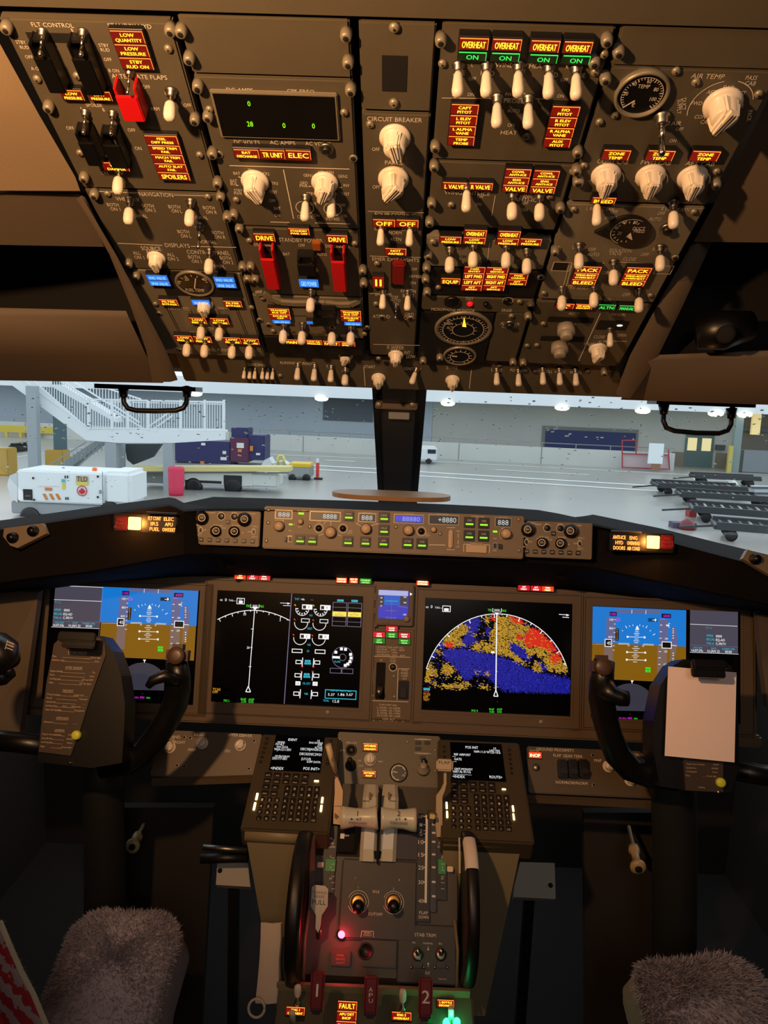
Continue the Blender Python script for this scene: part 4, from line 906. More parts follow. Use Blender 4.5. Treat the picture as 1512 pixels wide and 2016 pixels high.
def lbtn(Z, x, y, s_, w_=36):
    o = push(Z, t, x-w_-4, y-w_-2, x+w_+4, y+w_+4, .0012, BLACK, 'button_bezel'); k = push(Z, t, x-w_+6, y-w_+6, x+w_-6, y+w_-4, .0045, DARK, 'lit_button')
    P = Paint(Off(Z, .0046)); P.text(s_, x, y-14, 14, INK, wp=min(44, 11*len(s_))); P.rect_(x-27, y+7, x+27, y+19, E['lime']); P.fin('legend', k)
for x, y, s_ in ((814, 340, 'N1'), (901, 343, 'SPEED'), (1168, 168, 'VNAV'), (1162, 353, 'LVL CHG'), (1289, 357, 'HDG SEL'), (1425, 178, 'LNAV'), (1424, 271, 'VOR LOC'), (1420, 362, 'APP')): lbtn(q, x, y, s_)
for x, y, s_ in ((154, 358, 'ALT HLD'), (255, 362, 'V/S'), (592, 210, 'CMD'), (694, 215, 'CMD'), (590, 303, 'CWS'), (692, 307, 'CWS')): lbtn(r_, x, y, s_)
P = Paint(q)
P.rect_(802, 144, 842, 158, E['lime']); P.rect_(733, 224, 759, 236, E['lime'])
for s_, x, y in (('COURSE', 665, 200), ('F/D', 742, 276), ('MA', 765, 230), ('IAS/MACH', 1010, 137), ('C/O', 950, 212), ('A/T ARM', 824, 131), ('OFF', 812, 247), ('SPD', 1180, 278), ('INTV', 1176, 293), ('HEADING', 1300, 147), ('10', 1228, 222), ('30', 1372, 228)): P.text(s_, x, y, 13)
for pts in ([(695, 195), (690, 215)], [(985, 232), (1000, 210)], [(1038, 210), (1038, 240)], [(950, 310), (985, 300)], [(1088, 305), (1115, 315)], [(1220, 222), (1262, 245)], [(1328, 240), (1380, 222)], [(1290, 220), (1290, 235)]): P.line(pts, 4, INK)
P.circ(950, 258, 34, INK, 4); P.circ(1125, 260, 34, INK, 4); P.fin('lettering', t)
P = Paint(r_)
for s_, x, y in (('ALTITUDE', 160, 152), ('ALT', 290, 290), ('INTV', 295, 305), ('VERT SPEED', 400, 155), ('DN', 512, 272), ('UP', 510, 382), ('DISENGAGE', 640, 362), ('A/P ENGAGE', 650, 170), ('COURSE', 830, 176), ('F/D', 772, 325), ('OFF', 770, 410)): P.text(s_, x, y, 13)
P.line([(305, 369), (420, 371)], 5, INK); P.circ(250, 274, 34, INK, 4); P.line([(512, 290), (512, 320)], 4, INK); P.line([(512, 335), (510, 365)], 4, INK); P.line([(432, 248), (488, 248)], 4, INK); P.line([(430, 403), (484, 404)], 4, INK); P.rect_(758, 269, 788, 282, E['lime'])
P.line([(550, 420), (550, 364), (600, 366)], 4, INK); P.line([(690, 368), (734, 370), (732, 428)], 4, INK); P.circ(250, 274, 6, INK); P.line([(820, 250), (832, 268)], 5, INK); P.circ(855, 293, 50, INK, 3, 90, 230); P.fin('lettering', t)
MK = mat('mode_knob_plastic', (196, 170, 138), .45)
def mknob(Z, x, y, r, h=.013, m=MK):
    c = Z.P(x, y, h) - Z.n*h; k = abs((Z.P(x+r, y)-Z.P(x, y)).dot(Z.u)); b = MB(); b.lathe(Z.frame(c), [(k*1.2, 0), (k*1.2, h*.35), (k*1.02, h*.45), (k, h), (k*.85, h*1.1)], m, 26); b.lathe(Z.frame(c), [(k*1.32, 0), (k*1.3, h*.2)], DARK, 26); b.build('mode_knob', t)
mknob(q, 657, 243, 30); mknob(q, 814, 210, 18, .008); mknob(q, 1032, 288, 34); mknob(q, 1292, 262, 32); mknob(r_, 160, 266, 30); mknob(r_, 338, 261, 17, .007); mknob(r_, 855, 291, 30)
for Z, x, y in ((q, 950, 258), (q, 1125, 260), (r_, 250, 274)): c = Z.P(x, y); MB().lathe(Z.frame(c), [(.0055, 0), (.005, .003)], BLACK, 20).build('push_button', t)
for Z, x, y in ((q, 585, 127), (q, 569, 350), (q, 583, 218), (q, 884, 247), (r_, 943, 190), (r_, 945, 410), (r_, 72, 243), (r_, 385, 292)): MB().lathe(Z.frame(Z.P(x, y)), [(.0035, 0), (.003, .001), (.001, .0012)], STUD, 14).build('screw', t)
push(r_, t, 443, 262, 474, 395, .006, MK, 'pitch_wheel', .002); push(r_, t, 567, 372, 714, 425, .004, MK, 'disengage_bar')
for Z, x, y in ((q, 738, 335), (r_, 772, 375)):
    push(Z, t, x-18, y-26, x+18, y+26, .001, STUD, 'switch_plate'); push(Z, t, x-9, y-16, x+9, y+16, .005, BLACK, 'slide_switch')
push(q, t, 697, 318, 716, 352, .008, BLACK, 'slide_switch'); push(r_, t, 800, 362, 820, 396, .008, BLACK, 'slide_switch')
# vent plates at the far corners
for lab, pts, ks, px, d in (('tan corner plate with two dark knobs on the left end of the glareshield', [(8, 1040), (84, 1030), (92, 1050), (34, 1079), (20, 1074), (6, 1056)], [(26, 1059), (66, 1046)], 40, 1.285), ('tan corner plate with one dark knob on the right end of the glareshield', [(1472, 1082), (1560, 1108), (1570, 1160), (1512, 1130), (1462, 1100)], [(1486, 1101)], 1510, 1.285)):
    q_ = Plane(px, 1060, d, 70); t = root(q_, 'corner_control_plate', lab, 'control plate', px, 1060)
    MB().prism([q_.P(x, y) for x, y in pts], -q_.n*.012, mat('corner_plate_paint', (120, 108, 90), .5)).build('face_plate', t)
    for x, y in ks: MB().lathe(q_.frame(q_.P(x, y)), [(.010, 0), (.0095, .004), (.006, .005), (.006, .012)], BLACK, 20).build('small_knob', t)
# ================================================================ MAIN INSTRUMENT PANEL
t = root(MIP, 'main_instrument_panel', 'brown main instrument panel structure behind the four big screens', 'instrument panel', 770, 1420)
MPNL = mat('main_panel_paint', (103, 86, 66), .5, bump=.1, bscale=900, vary=.05)
b = MB(); u0 = MIP.uv(40, 1290)[0]; u1 = MIP.uv(1496, 1290)[0]; v0 = MIP.uv(770, 1146)[1]; v1 = MIP.uv(770, 1442)[1]
b.box(MIP.frame(MIP.W((u0+u1)/2, (v0+v1)/2, -.05)), u1-u0, v0-v1, .04, MPNL, .003).build('panel_body', t)
cu, cv, a, b_ = MIP.rect(40, 1416, 1496, 1440, .004)
MB().box(MIP.frame(MIP.W(cu, cv, -.02)), 2*a, 2*b_, .026, MPNL, .004).build('lower_lip', t)
SCR = mat('screen_glass', (5, 5, 7), .18, spec=.4)
S = {k: glow('screen_'+k, c, e) for k, c, e in [('sky', (18, 118, 205), 1.0), ('earth', (128, 88, 8), 1.0), ('grey', (72, 68, 82), 1.0), ('white', (238, 240, 240), 1.1), ('mag', (235, 40, 235), 1.0), ('green', (60, 235, 50), 1.0), ('cyan', (30, 190, 215), 1.0), ('amber', (235, 160, 30), 1.1), ('tape', (96, 98, 140), 1), ('tape2', (120, 98, 92), 1), ('dgrey', (52, 52, 64), 1), ('yellow', (250, 225, 90), 1), ('violet', (125, 115, 150), .9), ('black', (4, 4, 6), 1), ('red', (225, 40, 28), 1.1), ('cyand', (60, 150, 150), .9)]}
def display(lab, ob, ib, lmp=None):
    t = root(MIP, 'display_unit', lab, 'display screen', (ob[0]+ob[2])/2, (ob[1]+ob[3])/2, 'cockpit display units')
    cu, cv, a, b_ = MIP.rect(*ob, .006); iu, iv, ia, ib_ = MIP.rect(*ib, .003)
    M = MIP.frame(MIP.W(cu, cv, 0)); b = MB()
    du, dv = iu-cu, iv-cv
    for x0, x1, y0, y1 in ((-a, du-ia, -b_, b_), (du+ia, a, -b_, b_), (du-ia, du+ia, dv+ib_, b_), (du-ia, du+ia, -b_, dv-ib_)):
        b.box(M @ Matrix.Translation(((x0+x1)/2, (y0+y1)/2, -.009)), x1-x0, y1-y0, .015, BEZEL)
    # stepped inner rim
    g = .006
    for x0, x1, y0, y1 in ((du-ia-g, du-ia, dv-ib_-g, dv+ib_+g), (du+ia, du+ia+g, dv-ib_-g, dv+ib_+g), (du-ia, du+ia, dv+ib_, dv+ib_+g), (du-ia, du+ia, dv-ib_-g, dv-ib_)):
        b.box(M @ Matrix.Translation(((x0+x1)/2, (y0+y1)/2, 0)), x1-x0, y1-y0, .0072, BEZEL, .0008)
    b.build('bezel', t)
    b = MB(); P = Paint(Off(MIP, .0062)); w_ = 1.0
    P.frame_(ob[0]+3, ob[1]+3, ob[2]-3, ob[3]-3, 1.2, INKD); P.fin('bezel_groove', t)
    s_ = MB().box(MIP.frame(MIP.W(iu, iv, -.004)), 2*ia+.004, 2*ib_+.004, .006, SCR).build('screen', t)
    if lmp: MB().lathe(MIP.frame(MIP.P(*lmp, .006)), [(.0042, 0), (.004, .001), (.002, .0014)], GREYK, 16).build('light_sensor', t)
    return t, s_
SH = .0023
# ---- outboard displays
def pfd(s_, dx, dy, info_left):
    pl = Off(MIP, SH)
    Z = Proxy(pl, 0+dx, 1130+dy, .2712); P = Paint(Z, .0002)
    # coordinates below are in the left screen's enlarged frame; info pane handled apart
    if info_left: P.rect_(732, 100, 1424, 614, S['earth']); P.rect_(732, 100, 1434, 364, S['sky']); 
    else: P.rect_(732, 97, 1440, 622, S['earth']); P.rect_(732, 97, 1440, 361, S['sky'])
    P.poly([(935, 103), (1255, 113), (1252, 139), (933, 128)], S['tape'])
    P.line([(1048, 108), (1046, 136)], 3, S['white']); P.line([(1150, 111), (1148, 141)], 3, S['white'])
    P.rect_(862, 165, 925, 352, S['tape']); P.rect_(845, 352, 910, 545, S['tape2']); P.rect_(1245, 180, 1310, 366, S['tape']); P.rect_(1232, 366, 1300, 610, S['tape2']); P.poly([(1335, 235), (1362, 230), (1380, 300), (1376, 366), (1330, 366)], S['tape']); P.poly([(1330, 366), (1376, 366), (1360, 440), (1340, 500), (1322, 496)], S['tape2'])
    P.rect_(886, 124, 938, 154, S['black']); P.text('100', 912, 139, 20, S['mag'], wp=40); P.rect_(1263, 138, 1331, 168, S['black']); P.text('6000', 1300, 153, 18, S['mag'], wp=48)
    for s2, x, y in (('100', 899, 180), ('80', 898, 243), ('60', 891, 305)): P.text(s2, x, y, 16, S['white'], wp=14*len(s2) if len(s2) < 3 else 28)
    for y in (180, 212, 243, 274, 306, 338, 370, 401): P.line([(918-(y-180)*.05, y), (932-(y-180)*.05, y+.5)], 3, S['white'])
    P.line([(928, 180), (938, 172), (958, 175), (960, 188), (938, 190), (928, 180)], 3, S['mag'])
    P.rect_(928, 244, 952, 332, S['black']); 
    for i, ch in enumerate('NOVSPD'): P.text(ch, 940, 253+i*13.5, 11, S['amber'])
    P.rect_(850, 321, 902, 378, S['white']); P.rect_(855, 326, 897, 373, S['black']); P.text('45', 880, 350, 24, S['white']); P.rect_(1264, 340, 1336, 390, S['white']); P.rect_(1269, 345, 1331, 385, S['black']); P.text('-0360', 1300, 366, 20, S['white'], wp=60)
    # attitude
    for a in (-60, -45, -30, -20, -10, 10, 20, 30, 45, 60):
        r0, r1 = (138, 158) if abs(a) in (30, 60) else (138, 148); A = math.radians(a)
        P.line([(1080+r0*math.sin(A), 362-r0*math.cos(A)), (1080+r1*math.sin(A), 362-r1*math.cos(A))], 4, S['white'])
    P.poly([(1086, 222), (1074, 246), (1100, 247)], S['white']); P.line([(1074, 250), (1100, 251)], 3, S['white'])
    for k, (y, w_) in enumerate([(255, 14), (268, 14), (281, 20), (293, 14), (307, 62), (321, 14), (334, 20), (347, 14), (376, 14), (390, 26), (404, 14), (418, 66), (431, 14), (444, 26), (458, 14), (473, 68), (488, 14)]):
        P.line([(1078-w_-(y-360)*.06, y-w_*.03), (1078+w_-(y-360)*.06, y+w_*.03)], 3.4, S['white'])
        if w_ > 60:
            for sg in (-1, 1): P.rect_(1078+sg*w_-6, y-7+sg*2, 1078+sg*w_+6, y+7+sg*2, S['white'])
    for pts in [[(948, 355), (1026, 356), (1022, 374)], [(1128, 378), (1132, 360), (1206, 364)]]: P.line(pts, 9, S['white']); P.line(pts, 4, S['black'])
    P.rect_(1070, 353, 1082, 364, S['white']); P.line([(735, 358), (850, 360)], 1, S['white'])
    P.rect_(1164, 170, 1232, 196, S['black']); P.line([(1196, 183), (1226, 186)], 4, S['white']); P.poly([(1212, 174), (1226, 176), (1218, 198)], S['white'])
    P.frame_(1256, 176, 1288, 200, 3, S['mag']); P.line([(1272, 208), (1326, 209)], 3, S['white']); P.line([(1272, 232), (1322, 234)], 3, S['white']); P.rect_(1296, 216, 1318, 228, S['white'])
    for y in (220, 268, 315, 364, 412, 458, 505): P.line([(1252-(y-220)*.05, y), (1268-(y-220)*.05, y)], 4, S['white'])
    for y in (318, 411, 505): P.text('-200', 1296-(y-318)*.05, y, 14, S['white'], wp=26)
    for i, y in enumerate((246, 262, 276, 296, 314, 424, 440, 462, 476, 490)): P.line([(1342, y), (1352, y+1)], 5, S['white'])
    P.line([(1336, 366), (1372, 370)], 4, S['white'])
    P.rect_(1146, 526, 1182, 542, S['green']); P.rect_(1146, 546, 1182, 562, S['green']); P.text('2000', 1164, 534, 11, S['black']); P.text('200', 1164, 554, 11, S['black'])
    # heading arc
    cx_, cy_ = 1034, 812; pts = []
    for i in range(31):
        A = math.radians(-64+128*i/30); pts.append((cx_+178*math.sin(A), cy_-168*math.cos(A)))
    P.poly(pts + [(1190, 846), (885, 840)], S['dgrey'])
    for i in range(27):
        A = math.radians(-64+128*i/26); r0 = 150 if i % 5 == 0 else 160; P.line([(cx_+r0*math.sin(A)*1.04, cy_-r0*math.cos(A)), (cx_+178*math.sin(A), cy_-168*math.cos(A))], 4, S['white'])
    for A, s2 in ((-38, '33'), (-6, '0'), (27, '3')): P.text(s2, cx_+146*math.sin(math.radians(A)), cy_-136*math.cos(math.radians(A)), 16, S['white'])
    P.line([(1048, 640), (1034, 842)], 5, S['white']); P.poly([(1038, 622), (1060, 622), (1049, 640)], S['white']); P.line([(890, 752), (886, 738)], 4, S['white'])
    P.text('SEL HDG', 980, 896, 13, S['mag'], wp=52); P.text('000', 1032, 896, 16, S['mag'], wp=32); P.text('MAG', 1076, 899, 14, S['green'], wp=26); P.text('v', 1034, 866, 10, S['red'])
    P.fin('attitude_symbols', s_)
    if info_left: Q = Paint(Proxy(pl, 0, 1130, .2712), .0002); ox_, lab0, f = 0, 0, 1.0
    else: Q = Paint(Proxy(pl, 1130-(-0), 1160, .2526), .0002)
    if info_left:
        Q.rect_(390, 84, 734, 392, S['grey']); Q.line([(405, 84), (750, 98)], 3, S['white']); Q.line([(392, 186), (738, 199)], 3, S['white']); Q.line([(384, 342), (724, 352)], 2, S['violet']); Q.line([(372, 384), (722, 397)], 2.5, S['white']); Q.line([(750, 97), (716, 452)], 2, S['violet'])
        for s2, x, y, m_, h_ in [('FLT #', 398, 204, 'cyand', 16), ('XPDR', 394, 258, 'cyan', 16), ('SELCAL', 391, 287, 'cyan', 16), ('TAIL #', 389, 315, 'cyan', 16), ('0000', 464, 262, 'white', 18), ('EQ-AD', 461, 290, 'white', 18), ('C-FRYV', 458, 317, 'white', 18), ('UTC TIME', 400, 352, 'cyan', 12), ('DATE', 528, 355, 'cyan', 12), ('ELAPSED TIME', 600, 358, 'cyan', 12), ('16:07:24z', 386, 369, 'white', 18), ('16 JAN 22', 498, 373, 'white', 18), ('00:00', 622, 377, 'white', 18)]: Q.text(s2, x, y, h_, S[m_], al='l', sx=.95)
    else:
        Q.rect_(904, 162, 1278, 500, S['grey']); Q.line([(900, 160), (1272, 175)], 3, S['white']); Q.line([(905, 272), (1274, 289)], 3, S['white']); Q.line([(905, 434), (1280, 452)], 2, S['violet']); Q.line([(905, 492), (1284, 506)], 2.5, S['white'])
        for s2, x, y, m_, h_ in [('FLT #', 1030, 299, 'cyand', 16), ('XPDR', 1032, 360, 'cyan', 17), ('SELCAL', 1032, 389, 'cyan', 17), ('TAIL #', 1032, 420, 'cyan', 17), ('0000', 1106, 365, 'white', 20), ('EQ-AD', 1106, 394, 'white', 20), ('C-FRYV', 1106, 424, 'white', 20), ('UTC TIME', 932, 455, 'cyan', 13), ('DATE', 1070, 460, 'cyan', 13), ('ELAPSED TIME', 1156, 464, 'cyan', 13), ('16:07:29z', 918, 475, 'white', 20), ('16 JAN 22', 1040, 480, 'white', 20), ('00:00', 1178, 486, 'white', 20)]: Q.text(s2, x, y, h_, S[m_], al='l', sx=.95)
    Q.fin('data_symbols', s_)
t, s_ = display('left outermost display with blue and brown attitude picture and grey data pane on its left', (50, 1141, 414, 1404), (92, 1156, 388, 1381)); pfd(s_, 0, 0, True)
t, s_ = display('right outermost display with blue and brown attitude picture, partly behind the pink paper', (1147, 1178, 1487, 1442), (1164, 1198, 1456, 1418)); pfd(s_, 960, 41, False)
# ---- left inboard: navigation + engine display
t, s_ = display('left inner display with a white compass arc and engine readouts', (396, 1143, 736, 1413), (422, 1167, 711, 1387), (645, 1402))
Z = Proxy(Off(MIP, SH), 390, 1120, .2315); P = Paint(Z, .0002); w_ = S['white']
pts = [(165+ (i/30)*613, 0) for i in range(31)]; pts = [(x, 352+ ((x-470)/612)**2*330*1.0 + .010*(x-470)) for x, _ in pts]
P.line(pts, 6, w_)
for i, x in enumerate((180, 232, 288, 338, 395, 446, 500, 555, 606, 656, 706, 762)):
    y = 352+((x-470)/612)**2*330; d = Vector((470-x, 1100-y)).normalized(); L = 24 if i % 2 == 0 else 12; P.line([(x, y), (x+d.x*L, y+d.y*L)], 5, w_)
P.text('33', 396, 384, 22, w_); P.text('3', 698, 434, 22, w_)
P.line([(480, 350), (430, 1000)], 6, w_); P.poly([(458, 322), (512, 324), (482, 352)], w_); P.line([(448, 300), (446, 330), (460, 332)], 4, w_); P.line([(518, 302), (517, 332), (504, 334)], 4, w_); P.text('000', 484, 316, 24, w_, wp=40); P.text('TRK', 424, 314, 22, S['green'], wp=34); P.text('MAG', 541, 318, 22, S['green'], wp=34)
P.line([(427, 998), (405, 1045), (446, 1047), (427, 998)], 7, w_); P.line([(450, 510), (472, 511)], 4, w_); P.line([(445, 669), (462, 670)], 4, w_); P.line([(430, 831), (452, 832)], 4, w_); P.text('20', 426, 669, 20, w_)
P.text('GS', 197, 264, 16, w_); P.text('0', 236, 262, 26, w_); P.text('TAS---', 290, 268, 16, w_, wp=60); P.frame_(328, 248, 396, 300, 5, w_); P.text('MAP', 362, 264, 12, w_); P.rect_(346, 272, 380, 292, w_); P.line([(698, 290), (782, 293)], 4, w_); P.line([(722, 311), (784, 314)], 4, w_); P.poly([(758, 286), (784, 293), (760, 304)], w_)
P.text('TCAS', 124, 1022, 22, S['amber'], al='l'); P.text('OFF', 122, 1045, 22, S['amber'], al='l'); P.text('FMC L', 243, 1120, 20, S['green'], wp=50); P.text('RNP', 386, 1108, 20, S['green']); P.text('2.00', 388, 1127, 20, S['green']); P.text('ANP', 452, 1110, 20, S['green']); P.text('0.05', 450, 1130, 20, S['green'])
P.line([(797, 205), (732, 1147)], 6, S['violet'])
# engine part
P.text('TAT', 842, 256, 18, S['cyan']); P.text('+8c', 890, 258, 18, w_); P.text('-----', 970, 262, 12, S['amber'])
def dialg(cx_, cy_, r, ticks=False, box2=True):
    P.circ(cx_, cy_, r, w_, 5, 175, 365); 
    if ticks:
        P.ticks(cx_, cy_, r*.85, r*.6, w_, 8, 180, 360, 7)
for cx_, cy_, tk in ((886, 340, 1), (1042, 346, 1), (876, 460, 0), (1032, 466, 0), (868, 588, 0), (1026, 594, 0)):
    dialg(cx_, cy_, 58, tk)
for x, y, y2 in ((826, 308, 'amber'), (984, 312, 'amber'), (822, 430, 'red'), (980, 436, 'red'), (812, 560, 'red'), (972, 566, 'red')): P.line([(x-6, y-6), (x+4, y+6)], 9, S[y2])
for x, y in ((884, 303), (1038, 308), (866, 552), (1024, 556)): P.rect_(x, y, x+88, y+42, w_); P.rect_(x+7, y+8, x+34, y+35, S['black']); P.text('0', x+58, y+21, 22, S['black'])
for x, y in ((876, 422), (1034, 428)): P.frame_(x, y, x+72, y+34, 5, w_)
for x, y, s2 in ((960, 395, 'N1'), (952, 507, 'EGT'), (944, 645, 'N2'), (936, 700, 'FF')): P.text(s2, x, y, 18, S['cyan'])
P.frame_(797, 680, 886, 714, 6, w_); P.frame_(993, 686, 1082, 722, 6, w_)
for y, s2, k in ((793, 'OIL PRESS', 0), (906, 'OIL TEMP', 1), (1062, 'VIB', 2)):
    xo = -(y-793)*.07
    P.frame_(829+xo, y-18, 880+xo, y+16, 6, w_); P.frame_(988+xo, y-14, 1038+xo, y+20, 6, w_); P.line([(890+xo, y-38), (884+xo, y+38)], 7, w_); P.line([(984+xo, y-32), (978+xo, y+44)], 7, w_)
    if k < 2:
        P.rect_(908+xo, y-18, 956+xo, y-1, S['cyan']); P.rect_(904+xo, y+3, 960+xo, y+20, S['cyan']); P.text(s2.split()[0], 932+xo, y-9, 14, S['black']); P.text(s2.split()[1], 932+xo, y+12, 14, S['black'])
        for x in (876, 972): P.poly([(x+xo, y+(34 if k == 0 else -38)), (x+20+xo, y+(34 if k == 0 else -38)), (x+10+xo, y+(48 if k == 0 else -24))], S['red'])
    else: P.text('VIB', 918, y, 18, S['cyan'])
P.rect_(828, 956, 870, 990, w_); P.rect_(974, 960, 1016, 994, w_); P.text('16', 849, 973, 20, S['black']); P.text('17', 995, 977, 20, S['black']); P.text('OIL QTY', 922, 974, 18, S['cyan'], wp=66)
for x0, x1 in ((1142, 1262), (1270, 1390)):
    P.frame_(x0, 284+(x0-1142)*.04, x1, 488+(x0-1142)*.04, 4, S['violet'])
    for y in (325, 405, 445): P.line([(x0, y+(x0-1142)*.04), (x1, y+5+(x0-1142)*.04)], 3, S['violet'])
    P.rect_(x0, 363+(x0-1142)*.04, x1, 403+(x0-1142)*.04, S['yellow']); P.text('PULL UP' if 0 else 'A', (x0+x1)/2, 375, 12, S['black']); P.text('FLT CTL', (x0+x1)/2, 391, 12, S['black'], wp=70)
P.rect_(1183, 260, 1238, 278, S['cyan']); P.rect_(1304, 264, 1358, 282, S['cyan']); P.text('ENG 1', 1210, 269, 12, S['black']); P.text('ENG 2', 1331, 273, 12, S['black'])
P.circ(1229, 752, 90, S['violet'], 4); P.circ(1229, 752, 30, S['violet'], 4); P.rect_(1142, 742, 1206, 762, w_)
for A in (98, 70, 20, -5, -30, -52, -72, 143): P.rect_(1229+72*math.cos(math.radians(A))-12, 752-72*math.sin(math.radians(A))-12, 1229+72*math.cos(math.radians(A))+12, 752-72*math.sin(math.radians(A))+12, w_)
P.text('FLAPS', 1185, 789, 18, S['cyan'], wp=50); P.frame_(1121, 844, 1219, 888, 4, S['violet']); P.frame_(1221, 848, 1318, 892, 4, S['violet'])
P.frame_(1078, 1030, 1346, 1108, 6, S['cyan']); P.text('FUEL QTY-LBS X 1000', 1212, 1036, 15, S['cyan'], wp=180)
for x, s2 in ((1133, '5.37'), (1218, '1.86'), (1288, '5.67')): P.text(s2, x, 1068, 22, w_, wp=56)
P.text('TOTAL', 1088, 1120, 18, S['cyan'], wp=50); P.text('12.8', 1172, 1125, 24, w_, wp=54); P.fin('navigation_symbols', s_)
# ---- right inboard: terrain map
t, s_ = display('right inner display showing a red, amber and blue weather map', (814, 1162, 1146, 1431), (833, 1182, 1124, 1403), (1065, 1421))
Z = Proxy(Off(MIP, SH), 800, 1130, .2381); P = Paint(Z, .0002)
rnd = random.Random(11)
BLUE = [[(300, 610), (520, 620), (650, 650), (800, 690), (900, 720), (990, 780), (1100, 812), (1356, 862), (1356, 990), (800, 970), (720, 900), (660, 845), (560, 830), (500, 890), (450, 850), (400, 760), (300, 690)], [(480, 380), (600, 350), (600, 420), (560, 500), (580, 560), (500, 600), (400, 600), (480, 520)], [(860, 560), (960, 590), (1040, 680), (1010, 720), (940, 690), (850, 620)], [(190, 650), (260, 640), (230, 700), (190, 700)], [(230, 560), (300, 540), (300, 620), (230, 600)], [(640, 470), (690, 420), (690, 520)], [(1090, 700), (1170, 790), (1110, 800)]]
AMB = [[(690, 480), (720, 440), (745, 340), (850, 345), (1010, 430), (1010, 480), (960, 550), (1000, 610), (1090, 590), (1200, 640), (1190, 720), (1270, 690), (1300, 720), (1335, 775), (1330, 820), (1170, 795), (1120, 700), (1060, 650), (1010, 690), (960, 605), (900, 570), (850, 560), (870, 640), (980, 730), (1000, 770), (920, 730), (850, 680), (760, 660), (650, 640), (520, 610), (570, 560), (640, 545), (690, 600)], [(135, 720), (180, 710), (255, 810), (230, 850), (180, 840), (200, 890), (150, 895)], [(270, 940), (290, 905), (400, 905), (490, 885), (515, 905), (480, 950)], [(300, 740), (340, 735), (390, 790), (345, 855), (290, 800)], [(300, 530), (440, 400), (520, 430), (500, 480), (430, 520), (480, 590), (300, 600)], [(1050, 720), (1100, 720), (1115, 805), (1030, 790)], [(220, 610), (260, 620), (310, 675), (280, 670)], [(560, 790), (600, 810), (575, 830)], [(630, 830), (680, 800), (670, 850)], [(610, 920), (680, 920), (670, 955), (615, 950)], [(640, 350), (680, 345), (680, 400), (640, 400)], [(530, 480), (570, 500), (550, 520)], [(400, 840), (450, 840), (430, 870)], [(210, 900), (260, 880), (240, 935)]]
REDS = [[(960, 545), (1020, 440), (1100, 470), (1200, 570), (1240, 620), (1190, 640), (1090, 590), (1000, 600)], [(1170, 695), (1230, 635), (1290, 700), (1215, 740)], [(845, 350), (900, 355), (975, 395), (940, 410), (880, 400)], [(695, 342), (740, 342), (735, 385), (705, 380)], [(310, 580), (350, 555), (395, 600), (340, 612)], [(910, 490), (960, 520), (950, 545), (915, 540)]]
def inside(p, poly):
    x, y = p; c = False
    for i in range(len(poly)):
        (x1, y1), (x2, y2) = poly[i], poly[i-1]
        if (y1 > y) != (y2 > y) and x < (x2-x1)*(y-y1)/(y2-y1)+x1: c = not c
    return c
TM = {'b': glow('map_blue', (16, 24, 150), 1.0), 'b2': glow('map_blue_light', (40, 52, 190), 1.0), 'a': glow('map_amber', (196, 152, 40), 1.0), 'r': glow('map_red', (215, 40, 22), 1.05), 'a2': glow('map_amber_dark', (150, 108, 30), 1.0)}
cells = {k: ([], []) for k in TM}; st = 7.0
y = 335
while y < 992:
    x = 134
    while x < 1356:
        jx, jy = x+rnd.uniform(-16, 16), y+rnd.uniform(-14, 14); dx_, dy_ = x-748, y-985
        if dx_*dx_/(612**2)+dy_*dy_/(655**2) < 1:
            k = None
            if any(inside((jx, jy), q_) for q_ in REDS): k = 'r' if rnd.random() < .93 else 'a'
            elif any(inside((jx, jy), q_) for q_ in AMB): k = rnd.choices(['a', 'a2', None, 'b'], [58, 18, 22, 4])[0]
            elif any(inside((jx, jy), q_) for q_ in BLUE): k = 'b' if rnd.random() < .86 else ('b2' if rnd.random() < .8 else None)
            elif y < 940: k = rnd.choices([None, 'b', 'a'], [90, 8, 3])[0]
            if k:
                vs, fs = cells[k]; n_0 = len(vs); sl = 0 if k[0] == 'b' else 3
                vs += [Z.P(x, y, .0002), Z.P(x+st*(1.0 if k[0] == 'b' else 1.5), y+sl, .0002), Z.P(x+st*(1.0 if k[0] == 'b' else 1.5), y+st*.8+sl, .0002), Z.P(x, y+st*.8, .0002)]; fs.append([n_0, n_0+1, n_0+2, n_0+3])
        x += st
    y += st
for k, (vs, fs) in cells.items(): P.add(vs, fs, TM[k])
P.h = .0004; w_ = S['white']
pts = []
for i in range(61):
    A = math.radians(-66+142*i/60-6); pts.append((748+612*math.sin(A)*1.0, 985-655*math.cos(A)))
pts = [p for p in pts if 130 < p[0] < 1360]; P.line(pts, 6, w_)
for i, A in enumerate(range(-70, 75, 10)):
    A = math.radians(A-2); L = .95 if i % 2 else .97
    if 140 < 748+612*math.sin(A) < 1345: P.line([(748+612*math.sin(A), 985-655*math.cos(A)), (748+612*L*math.sin(A), 985-655*L*math.cos(A))], 7, w_)
P.line([(748, 330), (740, 965)], 9, w_); P.line([(740, 960), (722, 1010), (758, 1012), (740, 960)], 7, w_); P.poly([(730, 318), (766, 320), (748, 342)], w_); P.text('000', 750, 300, 22, w_, wp=46); P.line([(716, 282), (714, 314), (728, 316)], 4, w_); P.line([(786, 284), (785, 316), (772, 318)], 4, w_); P.text('TRK', 692, 298, 20, S['green'], wp=36); P.text('MAG', 808, 303, 20, S['green'], wp=36)
P.text('GS', 172, 274, 16, w_); P.text('0', 209, 270, 26, w_); P.text('TAS---', 266, 278, 16, w_, wp=60); P.frame_(298, 262, 366, 314, 5, w_); P.rect_(312, 284, 350, 306, w_); P.line([(1262, 334), (1345, 340)], 5, w_); P.line([(1290, 357), (1345, 360)], 5, w_); P.poly([(1322, 330), (1348, 341), (1324, 350)], w_)
